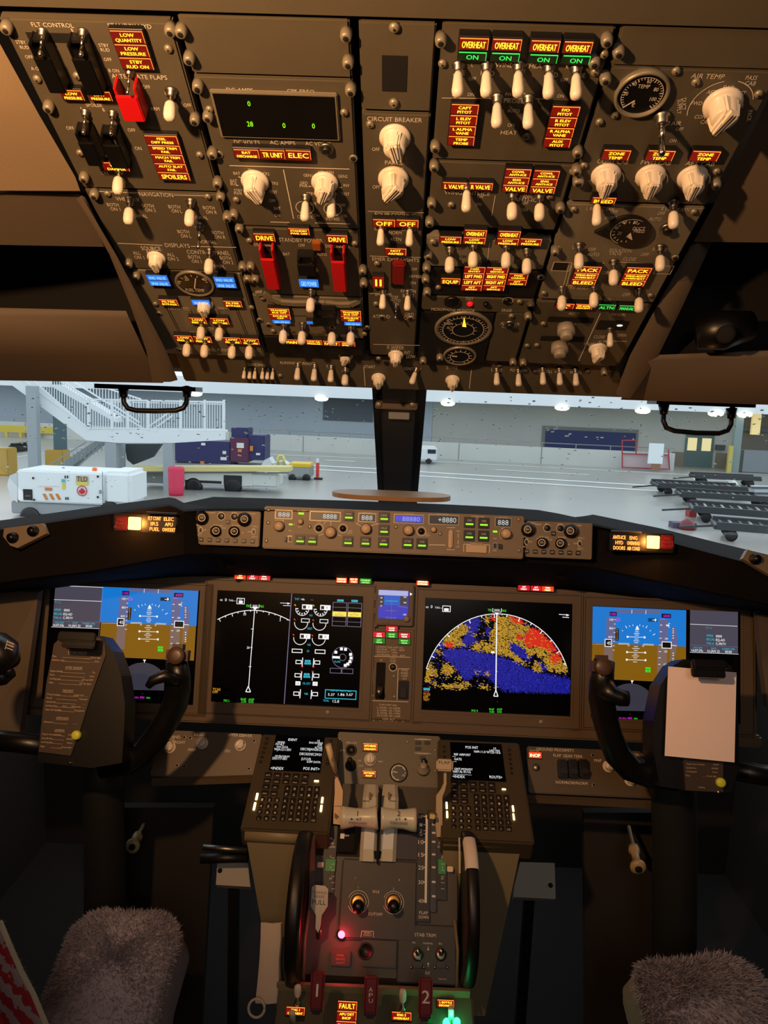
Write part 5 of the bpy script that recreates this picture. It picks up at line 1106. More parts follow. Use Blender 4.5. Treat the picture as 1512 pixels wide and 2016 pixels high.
P.rect_(142, 942, 194, 962, S['cyan']); P.text('TERR', 168, 952, 14, S['black']); P.text('WXR', 141, 974, 17, S['red'], al='l'); 
for i, s2 in enumerate(('TCAS', 'OFF', 'TEST')): P.text(s2, 140, 994+i*22, 19, S['amber'], al='l')
P.text('FMC R', 566, 1130, 18, S['green'], wp=54)
for x, s2, s3 in ((706, 'RNP', '4.00'), (770, 'ANP', '0.05')): P.text(s2, x, 1119, 18, S['green']); P.text(s3, x, 1139, 18, S['green'])
P.text('s', 754, 1054, 12, S['red']); P.line([(740, 805), (752, 806)], 4, w_); P.rect_(700, 640, 730, 654, w_); P.fin('map_symbols', s_)
# ---- annunciators above the screens
def mann(x0, y0, x1, y1, rows, lab, h=.010):
    t = root(MIP, 'annunciator_light', lab, 'annunciator', (x0+x1)/2, (y0+y1)/2, 'annunciators above the screens'); annun(MIP, t, x0, y0, x1, y1, rows, h=h, name='lamp_cap', bar=False); return t
REDA = glow('crimson_cap', (190, 6, 30), 1.3)
KC['c'] = ('crim', 'redl', 'redl'); E['crim'] = REDA; KC['o'] = ('ocap', 'olg', 'olg'); E['ocap'] = glow('orange_cap', (225, 60, 14), 1.3); E['olg'] = glow('pale_legend', (255, 225, 170), 3)
KC['v'] = ('vcap', 'vlg', 'vlg'); E['vcap'] = glow('green_cap', (16, 110, 24), 1.0); E['vlg'] = glow('pale_green_legend', (150, 255, 120), 1.6)
for x0, y0, x1, y1, rows, lab in [(462, 1129, 484, 1141, [('o', ['A/P', 'P/RST'])], 'orange-red caption light, first of three at the left above the inner display'), (486, 1130, 508, 1142, [('c', ['A/T', 'P/RST'])], 'crimson caption light, middle of three at the left above the inner display'), (509, 1131, 532, 1143, [('c', ['FMC', 'P/RST'])], 'crimson caption light, third of three at the left above the inner display'),
    (662, 1136, 683, 1148, [('o', ['SPEEDBRAKE', 'DO NOT ARM'])], 'orange caption light left of the green one above the centre screens'), (688, 1131, 705, 1149, [('o', ['STAB', 'OUT OF', 'TRIM'])], 'taller orange caption light beside the green one above the centre screens'), (708, 1138, 731, 1150, [('v', ['SPEEDBRAKE', 'ARMED'])], 'green caption light above the standby instrument'),
    (820, 1141, 844, 1153, [('o', ['SPEEDBRAKE', 'EXTENDED'])], 'single orange caption light above the weather map display'), (1020, 1151, 1043, 1163, [('c', ['A/P', 'P/RST'])], 'crimson caption light, first of three at the right above the map display'), (1045, 1152, 1066, 1164, [('c', ['A/T', 'P/RST'])], 'crimson caption light, middle of three at the right above the map display'), (1067, 1153, 1090, 1165, [('o', ['FMC', 'P/RST'])], 'amber caption light, third of three at the right above the map display')]:
    mann(x0, y0, x1, y1, rows, lab)
# ---- standby instrument
Z = Proxy(MIP, 700, 1110, .1736)
t = root(MIP, 'standby_instrument', 'small square standby flight display with a white knob between the screens', 'instrument', 774, 1192)
cu, cv, a, b_ = Z.rect(205, 225, 655, 700, .006); MB().box(MIP.frame(MIP.W(cu, cv, -.01)), 2*a, 2*b_, .016, BEZEL, .002).build('bezel', t)
cu, cv, a, b_ = Z.rect(245, 275, 605, 640, .008); s_ = MB().box(MIP.frame(MIP.W(cu, cv, 0)), 2*a, 2*b_, .008, BLACK, .004, seg=3).build('screen', t)
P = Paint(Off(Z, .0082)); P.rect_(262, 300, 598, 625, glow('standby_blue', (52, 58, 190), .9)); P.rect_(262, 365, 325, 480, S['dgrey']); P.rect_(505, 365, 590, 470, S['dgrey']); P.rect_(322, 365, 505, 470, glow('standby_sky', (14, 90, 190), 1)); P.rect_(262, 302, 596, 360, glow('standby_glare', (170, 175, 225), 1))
for s2, x, y in (('80', 294, 385), ('60', 292, 430), ('40', 290, 475), ('200', 560, 378), ('000', 560, 440), ('-200', 555, 575)): P.text(s2, x, y, 18, S['white'])
P.line([(340, 420), (480, 424)], 5, S['cyan']); P.line([(340, 530), (470, 534)], 5, S['violet']); P.line([(410, 380), (408, 580)], 3, S['violet']); P.line([(480, 480), (590, 500)], 5, S['violet']); P.text('000', 400, 612, 22, S['violet'], wp=120); P.fin('standby_symbols', s_)
for x0, y0, x1, y1 in ((308, 242, 398, 270), (466, 248, 546, 276), (212, 335, 238, 415), (207, 495, 233, 560), (298, 650, 380, 676)): push(Z, t, x0, y0, x1, y1, .008, BEZEL, 'bezel_key')
c = Z.P(580, 626, .014); MB().lathe(MIP.frame(c - MIP.n*.010), [(.0068, 0), (.0066, .006), (.005, .009), (.002, .010)], GREYK, 24).build('knob', t)
P = Paint(Off(Z, .0061)); P.poly([(616, 326), (646, 345), (618, 362)], S['white']); P.fin('index_mark', t)
# ---- landing gear panel
t = root(MIP, 'landing_gear_panel', 'centre landing gear panel with the red and green gear lights and lever', 'instrument panel', 770, 1330)
cu, cv, a, b_ = MIP.rect(733, 1238, 812, 1432, .002); MB().box(MIP.frame(MIP.W(cu, cv, -.012)), 2*a, 2*b_, .014, MPNL, .0015).build('face_plate', t)
for x0, y0, nm in ((345, 705, 'NOSE'), (203, 770, 'LEFT'), (488, 778, 'RIGHT')):
    Zx = Z; X0, Y0, X1, Y1 = Z.ox+x0*Z.sc, Z.oy+y0*Z.sc, Z.ox+(x0+132)*Z.sc, Z.oy+(y0+66)*Z.sc
    annun(MIP, t, X0, Y0, X1, Y1, [('c', [nm, 'GEAR'])], h=.006, bar=False); annun(MIP, t, X0, Y1+.5, X1, Y1+12.5, [('v', [nm, 'GEAR'])], h=.006, bar=False)
P = Paint(Off(Z, .002))
for s2, y, w2 in (('LANDING GEAR LIMIT (IAS)', 940, 300), ('EXTEND   270K - .82M', 968, 312), ('RETRACT  235K', 997, 236), ('EXTENDED 320K - .82M', 1028, 318)): P.text(s2, 242, y, 20, INK, wp=w2, al='l')
P.line([(185, 1047), (618, 1061)], 7, INK); P.text('UP', 290, 1093, 22); P.text('OVERRIDE' if 0 else 'LOCK', 425, 1075, 20); P.text('OVRD', 424, 1104, 20); P.circ(424, 1172, 47, INK, 8)
P.text('LANDING GEAR', 195, 1265, 20, rot=-math.pi/2); P.line([(470, 1545), (482, 1190), (612, 1192)], 7, INK)
for s2, y in (('NOSE', 1208), ('WHEEL', 1240), ('STEER', 1270), ('ALT', 1302)): P.text(s2, 556, y, 22)
P.line([(165, 1550), (600, 1566)], 7, INK); P.text('FLAPS LIMIT (IAS)', 370, 1600, 21, wp=200)
for i, (s2, s3) in enumerate((('1-250K', '15-200K'), ('2-250K', '25-190K'), ('5-250K', '30-175K'), ('10-210K', '40-162K'))): P.text(s2+' '+s3, 378, 1634+i*30, 22, wp=268)
P.text('230K ALT', 375, 1760, 20, wp=140); P.text('FLAP EXTEND', 374, 1790, 22, wp=210); P.fin('lettering', t)
cu, cv, a, b_ = Z.rect(230, 1118, 335, 1540, .003); MB().box(MIP.frame(MIP.W(cu, cv, 0)), 2*a, 2*b_, .003, VOID, .001, seg=3).build('lever_slot', t)
bb = MB(); c0 = Z.P(285, 1380, .003); c1 = Z.P(262, 1470, .03); bb.tube([c0, c1], [.005, .006], STEEL, 12); bb.lathe(lever_m(c1 - Vector((.004, 0, 0)), c1 - Vector((.014, 0, 0))), [(.014, -.006), (.017, -.003), (.017, .003), (.014, .006)], mat('lever_knob_grey', (120, 108, 96), .4), 28); bb.build('gear_lever', t)
c = Z.P(424, 1172, .002); MB().lathe(MIP.frame(c), [(.006, 0), (.005, .004), (.003, .005)], DARK, 20).build('override_button', t)
cu, cv, a, b_ = Z.rect(485, 1325, 605, 1540, .004); MB().box(MIP.frame(MIP.W(cu, cv, 0)), 2*a, 2*b_, .004, BLACK, .001).build('steering_switch_well', t); push(Off(MIP, .004), t, 788, 1355, 800, 1374, .006, DARK, 'steering_switch')
for x, y in ((225, 698), (435, 1278), (195, 1500), (440, 1510), (206, 1785), (540, 1800)): MB().lathe(MIP.frame(Z.P(x, y, .002)), [(.0038, 0), (.0035, .001), (.001, .0012)], STUD, 14).build('screw', t)
# ---- lower knob panels
LP = mat('lower_panel_paint', (86, 72, 54), .5, bump=.1, bscale=900)
def lowpanel(lab, pts, knobs, lets, px, py, more=None):
    t = root(LOW, 'lower_knob_panel', lab, 'switch panel', px, py, 'lower knob panels'); cu, cv, a, b_ = LOW.rect(*pts); MB().box(LOW.frame(LOW.W(cu, cv, -.014)), 2*a, 2*b_, .014, LP, .002).build('face_plate', t)
    for x, y, sp in knobs: knob(LOW, t, x, y, s=.88, spin=sp)
    P = Paint(LOW)
    for s2, x, y in lets: P.text(s2, x, y, 6)
    P.fin('lettering', t); return t
t = lowpanel('brown knob panel under the left screens with three white knobs', (302, 1440, 512, 1532), [(333, 1470, 170), (397, 1462, 150), (472, 1466, 140)], [('MAIN PANEL', 335, 1450), ('DUS', 337, 1455), ('BRIGHT', 352, 1461), ('BKGD', 392, 1446), ('MAP', 378, 1476), ('UPPER DU', 465, 1447), ('LOWER', 484, 1448), ('DU', 448, 1478)], 400, 1485)
studs(LOW, t, [(362, 1451), (374, 1452), (500, 1458), (348, 1506), (362, 1508), (490, 1513)], 'flush', .8)
b = MB(); b.bar(LOW.P(300, 1540, .004), LOW.P(506, 1533, .004), .012, .010, LP); b.build('lower_rail', t)
t = lowpanel('brown knob panel under the right screens with three black guarded switches', (1040, 1474, 1292, 1566), [(1200, 1508, 160), (1243, 1535, 160)], [('GROUND PROXIMITY', 1093, 1476), ('INOP', 1052, 1479), ('FLAP', 1097, 1487), ('GEAR', 1118, 1488), ('TERR', 1138, 1489), ('NORM', 1105, 1540), ('NORM', 1125, 1541), ('NORM', 1146, 1542), ('MAP', 1177, 1497), ('MAIN PANEL', 1262, 1486)], 1160, 1520)
annun(LOW, t, 1041, 1480, 1066, 1493, [('o', ['INOP'])], h=.004, bar=False); MB().lathe(LOW.frame(LOW.P(1056, 1511)), [(.007, 0), (.006, .002)], STEEL, 20).build('test_button', t)
for x in (1106, 1126, 1147):
    b = MB(); M = LOW.frame(LOW.P(x, 1515)); b.box(M, .0175, .034, .014, BLACK, .002); b.box(M @ Matrix.Translation((0, -.006, .012)), .014, .010, .010, DARK, .002); b.build('guarded_switch', t)
studs(LOW, t, [(1168, 1486), (1170, 1545)], 'flush', .8)
b = MB(); b.bar(LOW.P(1036, 1572, .004), LOW.P(1300, 1585, .004), .012, .010, LP); b.build('lower_rail', t)
# centre forward panel
t = root(LOW, 'autobrake_panel', 'centre panel above the thrust levers with a round brake pressure gauge', 'switch panel', 765, 1500)
cu, cv, a, b_ = LOW.rect(662, 1444, 866, 1548); MB().box(LOW.frame(LOW.W(cu, cv, -.014)), 2*a, 2*b_, .014, mat('centre_panel_paint', (92, 84, 66), .5, bump=.1, bscale=900), .002).build('face_plate', t)
Z = Proxy(LOW, 650, 1430, .1653)
annun(LOW, t, 714, 1463, 743, 1479, [('a', ['AUTO BRAKE', 'DISARM'])], h=.004); annun(LOW, t, 713, 1517, 740, 1531, [('a', ['ANTISKID', 'INOP'])], h=.004)
knob(LOW, t, 729, 1494, s=.95, spin=180)
c = Z.P(250, 285); MB().lathe(LOW.frame(c), [(.0105, 0), (.0105, .003), (.008, .004), (.0075, .002)], DARK, 24).build('selector_well', t)
b = MB(); b.lathe(lever_m(Z.P(245, 470, 0), Z.P(235, 385, .03)), [(.011, 0), (.010, .006), (.006, .009), (.0055, .024), (.004, .030)], DARK, 20); b.build('black_rotary_knob', t)
b = MB(); b.lathe(lever_m(Z.P(1110, 520, 0), Z.P(1110, 470, .016)), [(.012, 0), (.0115, .006), (.008, .008), (.007, .018), (.005, .020)], GREYK, 20); b.build('fuel_flow_knob', t)
g = gauge(Z, t, 815, 552, 108, h=.004, face=DARK); P = Paint(Off(Z, .002)); P.circ(815, 552, 88, E['orange'] if 0 else INK, 10, 20, 270); P.ticks(815, 552, 90, 70, INK, 8, 0, 270, 7); P.line([(745, 538), (800, 548)], 10, INK); P.text('PSI', 875, 585, 26); P.fin('dial_marks', g)
P = Paint(Z)
for s2, x, y, h_ in (('ISFD LOW', 255, 195, 22), ('AUTO BRAKE', 478, 200, 20), ('OFF', 350, 408, 20), ('RTO', 370, 470, 20), ('MAX', 600, 418, 20), ('1', 480, 160, 20), ('ANTISKID', 455, 510, 18), ('SYSTEMS', 1100, 155, 20), ('FUEL FLOW', 1100, 322, 20), ('AUTO', 150, 285, 20)): P.text(s2, x, y, h_)
P.line([(1005, 152), (1200, 158)], 7, INK); P.line([(1002, 318), (1200, 326)], 5, INK); P.circ(250, 285, 60, INK, 8); P.fin('lettering', t)
for x, y in ((1048, 192), (1155, 192), (1045, 262), (1100, 370)): push(Z, t, x-32, y-20, x+32, y+20, .004, BLACK, 'push_button')
MB().lathe(LOW.frame(Z.P(1118, 420)), [(.0055, 0), (.005, .008), (.003, .009)], BLACK, 16).build('push_button', t)
for x, y in ((115, 150), (1250, 280), (1255, 530), (920, 182)): MB().lathe(LOW.frame(Z.P(x, y)), [(.0028, 0), (.0025, .001), (.001, .0012)], STUD, 12).build('screw', t)
# ================================================================ PEDESTAL
CDU_P = mat('keyboard_housing_paint', (70, 62, 47), .5, bump=.1, bscale=900)
KEYM = mat('key_plastic', (26, 22, 20), .5)
def cdu(lab, x0, y0, x1, y1, Z, scr, lines, lsk, keys, lights, exec_):
    """keyboard/display unit on the sloping bay"""
    t = root(PED, 'flight_computer_unit', lab, 'keyboard display unit', (x0+x1)/2, (y0+y1)/2, 'flight computer units')
    cu, cv, a, b_ = PED.rect(x0, y0, x1, y1, .004); MB().box(PED.frame(PED.W(cu, cv, -.04)), 2*a, 2*b_, .044, CDU_P, .003).build('housing', t)
    q = Off(Z, .004)
    cu, cv, a, b_ = q.rect(*scr); s_ = MB().box(PED.frame(q.W(cu, cv, 0)), 2*a, 2*b_, .0012, SCR).build('screen', t)
    P = Paint(Off(Z, .0054))
    for s2, x, y, h_, al in lines: P.text(s2, x, y, h_, S['white'], al=al)
    P.fin('screen_text', s_)
    proto_k = {}
    def key(x, y, w_, h_, s2, th=15, round_=False):
        c = q.P(x, y); k = abs((q.P(x+w_/2, y)-c).dot(q.u)); kv = abs((q.P(x, y+h_/2)-c).dot(q.v)); b = MB(); M = PED.frame(c)
        if round_: b.lathe(M, [(k, 0), (k*.95, .003), (k*.8, .0036)], KEYM, 16)
        else: b.box(M, 2*k, 2*kv, .0032, KEYM, .0005, seg=1)
        o = b.build('key', t)
        if s2: P = Paint(Off(q, .0034)); P.text(s2, x, y, th, INK, wp=min(w_*.7, th*.75*len(s2))); P.fin('key_legend', o)
    for x, y in lsk: key(x, y, 30, 18, '')
    for k in keys: key(*k)
    for x, y, h_ in lights:
        cu, cv, a, b_ = q.rect(x-11, y-h_/2, x+11, y+h_/2, .001); MB().box(PED.frame(q.W(cu, cv, 0)), 2*a, 2*b_, .002, glow('lamp_bar', (255, 215, 140), 4.5), .0005).build('status_light', t)
    cu, cv, a, b_ = q.rect(exec_[0]-24, exec_[1]-8, exec_[0]+24, exec_[1]+8, .001); MB().box(PED.frame(q.W(cu, cv, 0)), 2*a, 2*b_, .002, glow('lamp_bar', (255, 215, 140), 4.5), .0005).build('status_light', t)
    return t
Z1 = Proxy(PED, 470, 1430, .1918)
def keyset(rows):
    out = []
    for y, xs, labs, w_, h_, th, rd in rows:
        for (x, dy), s2 in zip(xs, labs): out.append((x, y+dy, w_, h_, s2, th, rd))
    return out
lt = 'ABCDEFGHIJKLMNOPQRSTUVWXYZ'
def rowx(x0, x1, n, dy): return [(x0+(x1-x0)*i/(n-1), dy*i/(n-1)) for i in range(n)]
K1 = keyset([(500, rowx(303, 683, 5, 20), ['INIT', 'RTE', 'CLB', 'CRZ', 'DES'], 70, 44, 14, False), (562, rowx(292, 673, 5, 18), ['MENU', 'LEGS', 'DEP', 'HOLD', 'PROG'], 70, 44, 14, False), (622, [(280, 0), (374, 5)], ['N1', 'FIX'], 70, 44, 14, False), (688, [(268, 0), (362, 5)], ['PREV', 'NEXT'], 70, 44, 14, False),
    (638, rowx(500, 803, 5, 12), 'ABCDE', 54, 50, 26, False), (697, rowx(488, 797, 5, 15), 'FGHIJ', 54, 50, 26, False), (765, rowx(478, 786, 5, 12), 'KLMNO', 54, 50, 26, False), (827, rowx(468, 778, 5, 12), 'PQRST', 54, 50, 26, False), (888, rowx(458, 770, 5, 15), 'UVWXY', 54, 50, 26, False), (950, rowx(450, 765, 5, 15), ['Z', 'SP', 'DEL', '/', 'CLR'], 54, 50, 22, False),
    (751, rowx(240, 392, 3, 8), '123', 54, 54, 28, True), (816, rowx(228, 380, 3, 8), '456', 54, 54, 28, True), (880, rowx(214, 372, 3, 8), '789', 54, 54, 28, True), (943, rowx(205, 360, 3, 8), ['.', '0', '+/-'], 54, 54, 26, True)])
L1 = [('IDENT', 555, 136, 26, 'c'), ('1/2', 820, 148, 20, 'c'), ('MODEL', 400, 160, 19, 'l'), ('ENG RATING', 862, 172, 19, 'r'), ('737-8.2', 376, 180, 24, 'l'), ('27K', 858, 193, 24, 'r'), ('NAV DATA', 390, 208, 19, 'l'), ('ACTIVE', 858, 219, 19, 'r'), ('WJA1211301', 364, 232, 26, 'l'), ('DEC30JAN26/22', 858, 240, 26, 'r'), ('DEC02DEC29/21', 850, 290, 26, 'r'), ('OP PROGRAM', 372, 303, 19, 'l'), ('555777-001', 345, 325, 26, 'l'), ('(U13.0)', 740, 335, 26, 'r'), ('SUPP DATA', 840, 368, 22, 'r'), ('<INDEX', 328, 426, 30, 'l'), ('POS INIT>', 830, 438, 30, 'r')]
cdu('left keyboard display unit with the IDENT page on its lit screen', 495, 1441, 660, 1630, Z1, (345, 100, 862, 462), L1, [(292-i*13.5, 135+i*47) for i in range(6)] + [(948-i*8, 155+i*47) for i in range(6)], K1, [(186, 720, 70), (162, 820, 80), (857, 757, 62), (846, 842, 68)], (798, 562))
Z2 = Proxy(PED, 820, 1430, .1587)
K2 = keyset([(712, rowx(470, 928, 5, 18), ['INIT', 'RTE', 'CLB', 'CRZ', 'DES'], 86, 52, 16, False), (788, rowx(472, 935, 5, 12), ['MENU', 'LEGS', 'DEP', 'HOLD', 'PROG'], 86, 52, 16, False), (858, [(473, 0), (590, 4)], ['N1', 'FIX'], 86, 52, 16, False), (930, [(474, 0), (593, 4)], ['PREV', 'NEXT'], 86, 52, 16, False),
    (876, rowx(740, 1112, 5, 14), 'ABCDE', 64, 56, 28, False), (948, rowx(744, 1120, 5, 14), 'FGHIJ', 64, 56, 28, False), (1024, rowx(748, 1122, 5, 14), 'KLMNO', 64, 56, 28, False), (1102, rowx(752, 1130, 5, 12), 'PQRST', 64, 56, 28, False), (1184, rowx(758, 1138, 5, 12), 'UVWXY', 64, 56, 28, False), (1262, rowx(762, 1144, 5, 16), ['Z', 'SP', 'DEL', '/', 'CLR'], 64, 56, 26, False),
    (1012, rowx(456, 642, 3, 6), '123', 62, 60, 32, True), (1090, rowx(458, 648, 3, 8), '456', 62, 60, 32, True), (1168, rowx(460, 650, 3, 8), '789', 62, 60, 32, True), (1246, rowx(462, 654, 3, 10), ['.', '0', '+/-'], 62, 60, 30, True)])
L2 = [('POS INIT', 686, 260, 32, 'c'), ('1/3', 970, 272, 24, 'c'), ('LAST POS', 1032, 302, 24, 'r'), ('N49^11.0 W123^10.6', 1040, 325, 34, 'r'), ('REF AIRPORT', 466, 345, 28, 'l'), ('----', 444, 368, 26, 'l'), ('GATE', 468, 403, 30, 'l'), ('-----', 446, 430, 26, 'l'), ('GMT-MON/DY', 470, 525, 28, 'l'), ('1607.4z 01/16', 452, 556, 32, 'l'), ('------------------------', 452, 588, 24, 'l'), ('<INDEX', 448, 618, 34, 'l'), ('ROUTE>', 1064, 632, 34, 'r')]
L2[3] = ('N49-11.0 W123-10.6', 1040, 325, 30, 'r')
cdu('right keyboard display unit with the POS INIT page on its lit screen', 866, 1452, 1036, 1648, Z2, (428, 208, 1080, 668), L2, [(340+i*3, 258+i*62) for i in range(3)] + [(1150+i*6, 300+i*57) for i in range(6)], K2, [(374, 980, 84), (380, 1092, 84), (1198, 1020, 74), (1206, 1122, 80)], (1084, 780))

# ---- pedestal body
PEDM = mat('pedestal_paint', (132, 120, 92), .5, bump=.1, bscale=800)
PEDD = mat('quadrant_paint', (60, 53, 42), .5, bump=.12, bscale=800)
t = thing('center_pedestal', 'tan centre pedestal body under the keyboard units, running aft between the seats', 'pedestal', Vector((X(765, 1800, 1.25).x, 1.2, 0)))
def tower(name, tl, tr, br, bl, d, m):
    """aft-facing wall with rounded top edge"""
    b = MB(); y = X(tl[0], tl[1], d).y
    def at(px, py, yy):
        r = RM @ Vector(((px-W/2)/F, (H/2-py)/F, -1)); return CAM + r*(yy/r.y)
    q = [at(*tl, y), at(*tr, y), at(*br, y-.02), at(*bl, y-.02)]
    off = Vector((0, .28, 0)); b.prism(q, off, m)
    r_ = .012; b.tube([q[0] + Vector((0, .004, -.002)), q[1] + Vector((0, .004, -.002))], r_, m, 16)
    b.build(name, t); return q
tower('left_bay_wall', (483, 1642), (620, 1650), (620, 1990), (545, 1985), 1.262, PEDM)
tower('right_bay_wall', (872, 1652), (1028, 1658), (955, 2000), (872, 2000), 1.262, PEDM)
def prof(name, x0, x1, pts, m, par=t, d0=None):
    """block between picture columns x0,x1 (read at its front point) with a side profile of (py,d) points"""
    P3 = [X(750, py, d) for py, d in pts]; xa, xb = x0, x1; b = MB()
    b.prism([Vector((xa, p.y, p.z)) for p in P3], Vector((xb-xa, 0, 0)), m); return b.build(name, par)
def wx(px, py, d): return X(px, py, d).x
xl, xr = wx(601, 1860, 1.21), wx(900, 1870, 1.21)
# quadrant block: front slope follows QUA
qa = QUA.P(750, 1560); qb = QUA.P(750, 1925)
prf = [X(750, 1550, 1.395), X(750, 1640, 1.33), QUA.P(750, 1690, -.004), QUA.P(750, 1925, -.004), QUA.P(750, 1925, -.004)+Vector((0, -.0, -.5)), X(750, 1550, 1.395)+Vector((0, 0, -.62))]
b = MB(); xq0, xq1 = wx(640, 1700, 1.26), wx(878, 1700, 1.26)
b.prism([Vector((xl, p.y, p.z)) for p in prf[2:4]] + [Vector((xl, prf[4].y, prf[4].z)), Vector((xl, prf[5].y, prf[5].z)), Vector((xl, prf[1].y, prf[1].z-.0))], Vector((xr-xl, 0, 0)), PEDD)
b.build('quadrant_block', t)
b = MB(); xc0, xc1 = wx(662, 1560, 1.36), wx(868, 1560, 1.36)
b.prism([Vector((xc0, p.y, p.z)) for p in (X(750, 1546, 1.40), X(750, 1600, 1.372), X(750, 1700, 1.30), X(750, 1700, 1.30)+Vector((0, 0, -.4)), X(750, 1546, 1.40)+Vector((0, 0, -.6)))], Vector((xc1-xc0, 0, 0)), PEDD); b.build('lever_bay', t)
# light edge rails of the lower pedestal
for px0, py0, px1, py1, px2, py2 in ((608, 1792, 600, 1850, 597, 1940), (895, 1810, 901, 1870, 899, 1950)):
    b = MB(); b.tube([QUA.P(px0, py0, .002), QUA.P(px1, py1, .002), QUA.P(px2, py2, .002)], .0028, PEDM, 8); b.build('edge_rail', t)
# quadrant instruments (one thing)
t = root(QUA, 'throttle_quadrant', 'throttle quadrant with two pale thrust levers and the flap scale', 'throttle quadrant', 755, 1760)
ZQ = Proxy(QUA, 550, 1640, .2712)
LEV = mat('lever_grip_plastic', (198, 196, 182), .32)
def push2(Z, x0, y0, x1, y1, h, m, nm, bev=.001):
    cu, cv, a, b_ = Z.rect(x0, y0, x1, y1, h); return MB().box(Z.frame(Z.W(cu, cv, 0)), 2*a, 2*b_, h, m, bev).build(nm, t)
push2(ZQ, 438, 185, 1000, 775, .006, mat('start_panel_paint', (48, 42, 36), .5, bump=.1, bscale=900), 'start_lever_plate', .003)
push2(ZQ, 600, 775, 850, 975, .004, PEDD, 'blank_plate'); push2(ZQ, 855, 660, 1285, 1095, .004, mat('trim_panel_paint', (46, 44, 34), .5, bump=.1, bscale=900), 'stabilizer_trim_plate', .002)
q = Off(ZQ, .006)
for x in (572, 828):
    M = QUA.frame(q.P(x, 503)); b = MB(); b.lathe(M, [(.0148, 0), (.0146, .003), (.0125, .0035), (.012, .001)], STEEL, 32); b.lathe(M, [(.0118, 0), (.0112, .0045), (.0085, .005)], mat('brass', (176, 140, 84), .35, .8), 28); b.build('lever_gate', t)
    k = MB(); k.lathe(lever_m(q.P(x, 503), q.P(x+2, 545, .03)), [(.0055, 0), (.0055, .012), (.0088, .015), (.0098, .024), (.0085, .032), (.005, .035)], BLACK, 20); k.build('start_lever', t)
P = Paint(q)
for s2, x, y, h_ in (('1', 573, 395, 16), ('2', 829, 405, 16), ('IDLE', 702, 425, 20), ('CUTOFF', 697, 588, 22), ('L', 552, 325, 14), ('R', 872, 340, 14)): P.text(s2, x, y, h_)
P.circ(572, 500, 76, INK, 3, 200, 520); P.circ(828, 505, 76, INK, 3, 200, 520)
P.line([(592, 755), (598, 712), (682, 714), (684, 758)], 4, INK); P.text('HORN', 640, 725, 14); P.text('CUTOUT', 640, 742, 14, wp=60); P.fin('lettering', t)
q = Off(ZQ, .004); P = Paint(q)
for s2, x, y, h_ in (('STAB TRIM', 1058, 740, 26), ('PRI', 976, 795, 14), ('NORMAL', 1080, 801, 14), ('B/U', 1170, 803, 14), ('CUT', 1076, 1010, 14), ('OUT', 1076, 1022, 14), ('STAB OUT', 1185, 1060, 10)): P.text(s2, x, y, h_)
for y, s3 in ((834, 1), (960, -1)): P.line([(1080, y-12), (1080, y+12)], 4, INK); P.poly([(1070, y+8*s3), (1090, y+8*s3), (1080, y+20*s3)], INK)
P.fin('lettering', t)
for x in (1003, 1172):
    M = QUA.frame(q.P(x, 885)); b = MB(); b.lathe(M, [(.009, 0), (.008, .004), (.006, .005)], STEEL, 16); b.lathe(lever_m(q.P(x, 885), q.P(x+2, 858, .018)), [(.004, 0), (.003, .012), (.0055, .020), (.003, .024)], CHROME, 14); b.build('cutout_switch', t)
    cu, cv, a, b_ = q.rect(x-32, 935, x+32, 980, .004); MB().box(QUA.frame(q.W(cu, cv, 0)), 2*a, 2*b_, .006, DARK, .001).build('switch_guard', t)
    b = MB()
    for sx_ in (-45, 45): b.lathe(QUA.frame(q.P(x+sx_, 975)), [(.0022, 0), (.002, .004), (.001, .005)], CHROME, 8)
    b.build('guard_screws', t)
# parking brake light, placard, jack
M = QUA.frame(ZQ.P(452, 738, .002)); b = MB(); b.lathe(M, [(.0085, 0), (.008, .004)], DARK, 20); b.build('lamp_socket', t); b = MB(); b.lathe(M, [(.0055, .003), (.0055, .007), (.003, .009)], glow('brake_lamp', (255, 60, 80), 14), 20); b.build('parking_brake_light', t); lamp('brake_lamp_glow', ZQ.P(452, 738, .025), .10, (1, .02, .05), .006)
o = push2(ZQ, 372, 845, 518, 968, .004, mat('brake_placard', (74, 16, 16), .5), 'brake_placard'); P = Paint(Off(ZQ, .0042))
for s2, y in (('PARK', 888), ('BRAKE', 915), ('LIGHT', 942)): P.text(s2, 444, y, 18, S['red'] if 0 else mat('placard_ink', (200, 110, 100), .6))
P.fin('placard_text', t)
MB().lathe(QUA.frame(ZQ.P(626, 858, .004)), [(.0125, 0), (.012, .002), (.010, .002), (.0095, .0005)], DARK, 28).build('round_cap', t)
# flap scale
SCALE = mat('scale_black', (16, 14, 14), .5)
push2(ZQ, 1000, -160, 1095, 630, .005, SCALE, 'flap_scale'); q = Off(ZQ, .005); P = Paint(q); WI = mat('scale_white', (215, 205, 195), .5, emit=(255, 200, 160), es=.05)
P.rect_(1058, -140, 1074, 498, WI)
for s2, y in (('UP', -120), ('1', -60), ('2', -18), ('5', 8-2), ('10', 65), ('15', 157), ('25', 250), ('30', 356), ('40', 492)):
    P.text(s2, 1028, y, 30 if y > 0 else 24, WI, wp=(16*len(s2))+6); P.line([(1046, y), (1062, y)], 7, WI)
P.text('FLAP', 1047, 578, 24, WI, wp=62); P.text('DOWN', 1047, 610, 24, WI, wp=70); P.fin('scale_marks', t)
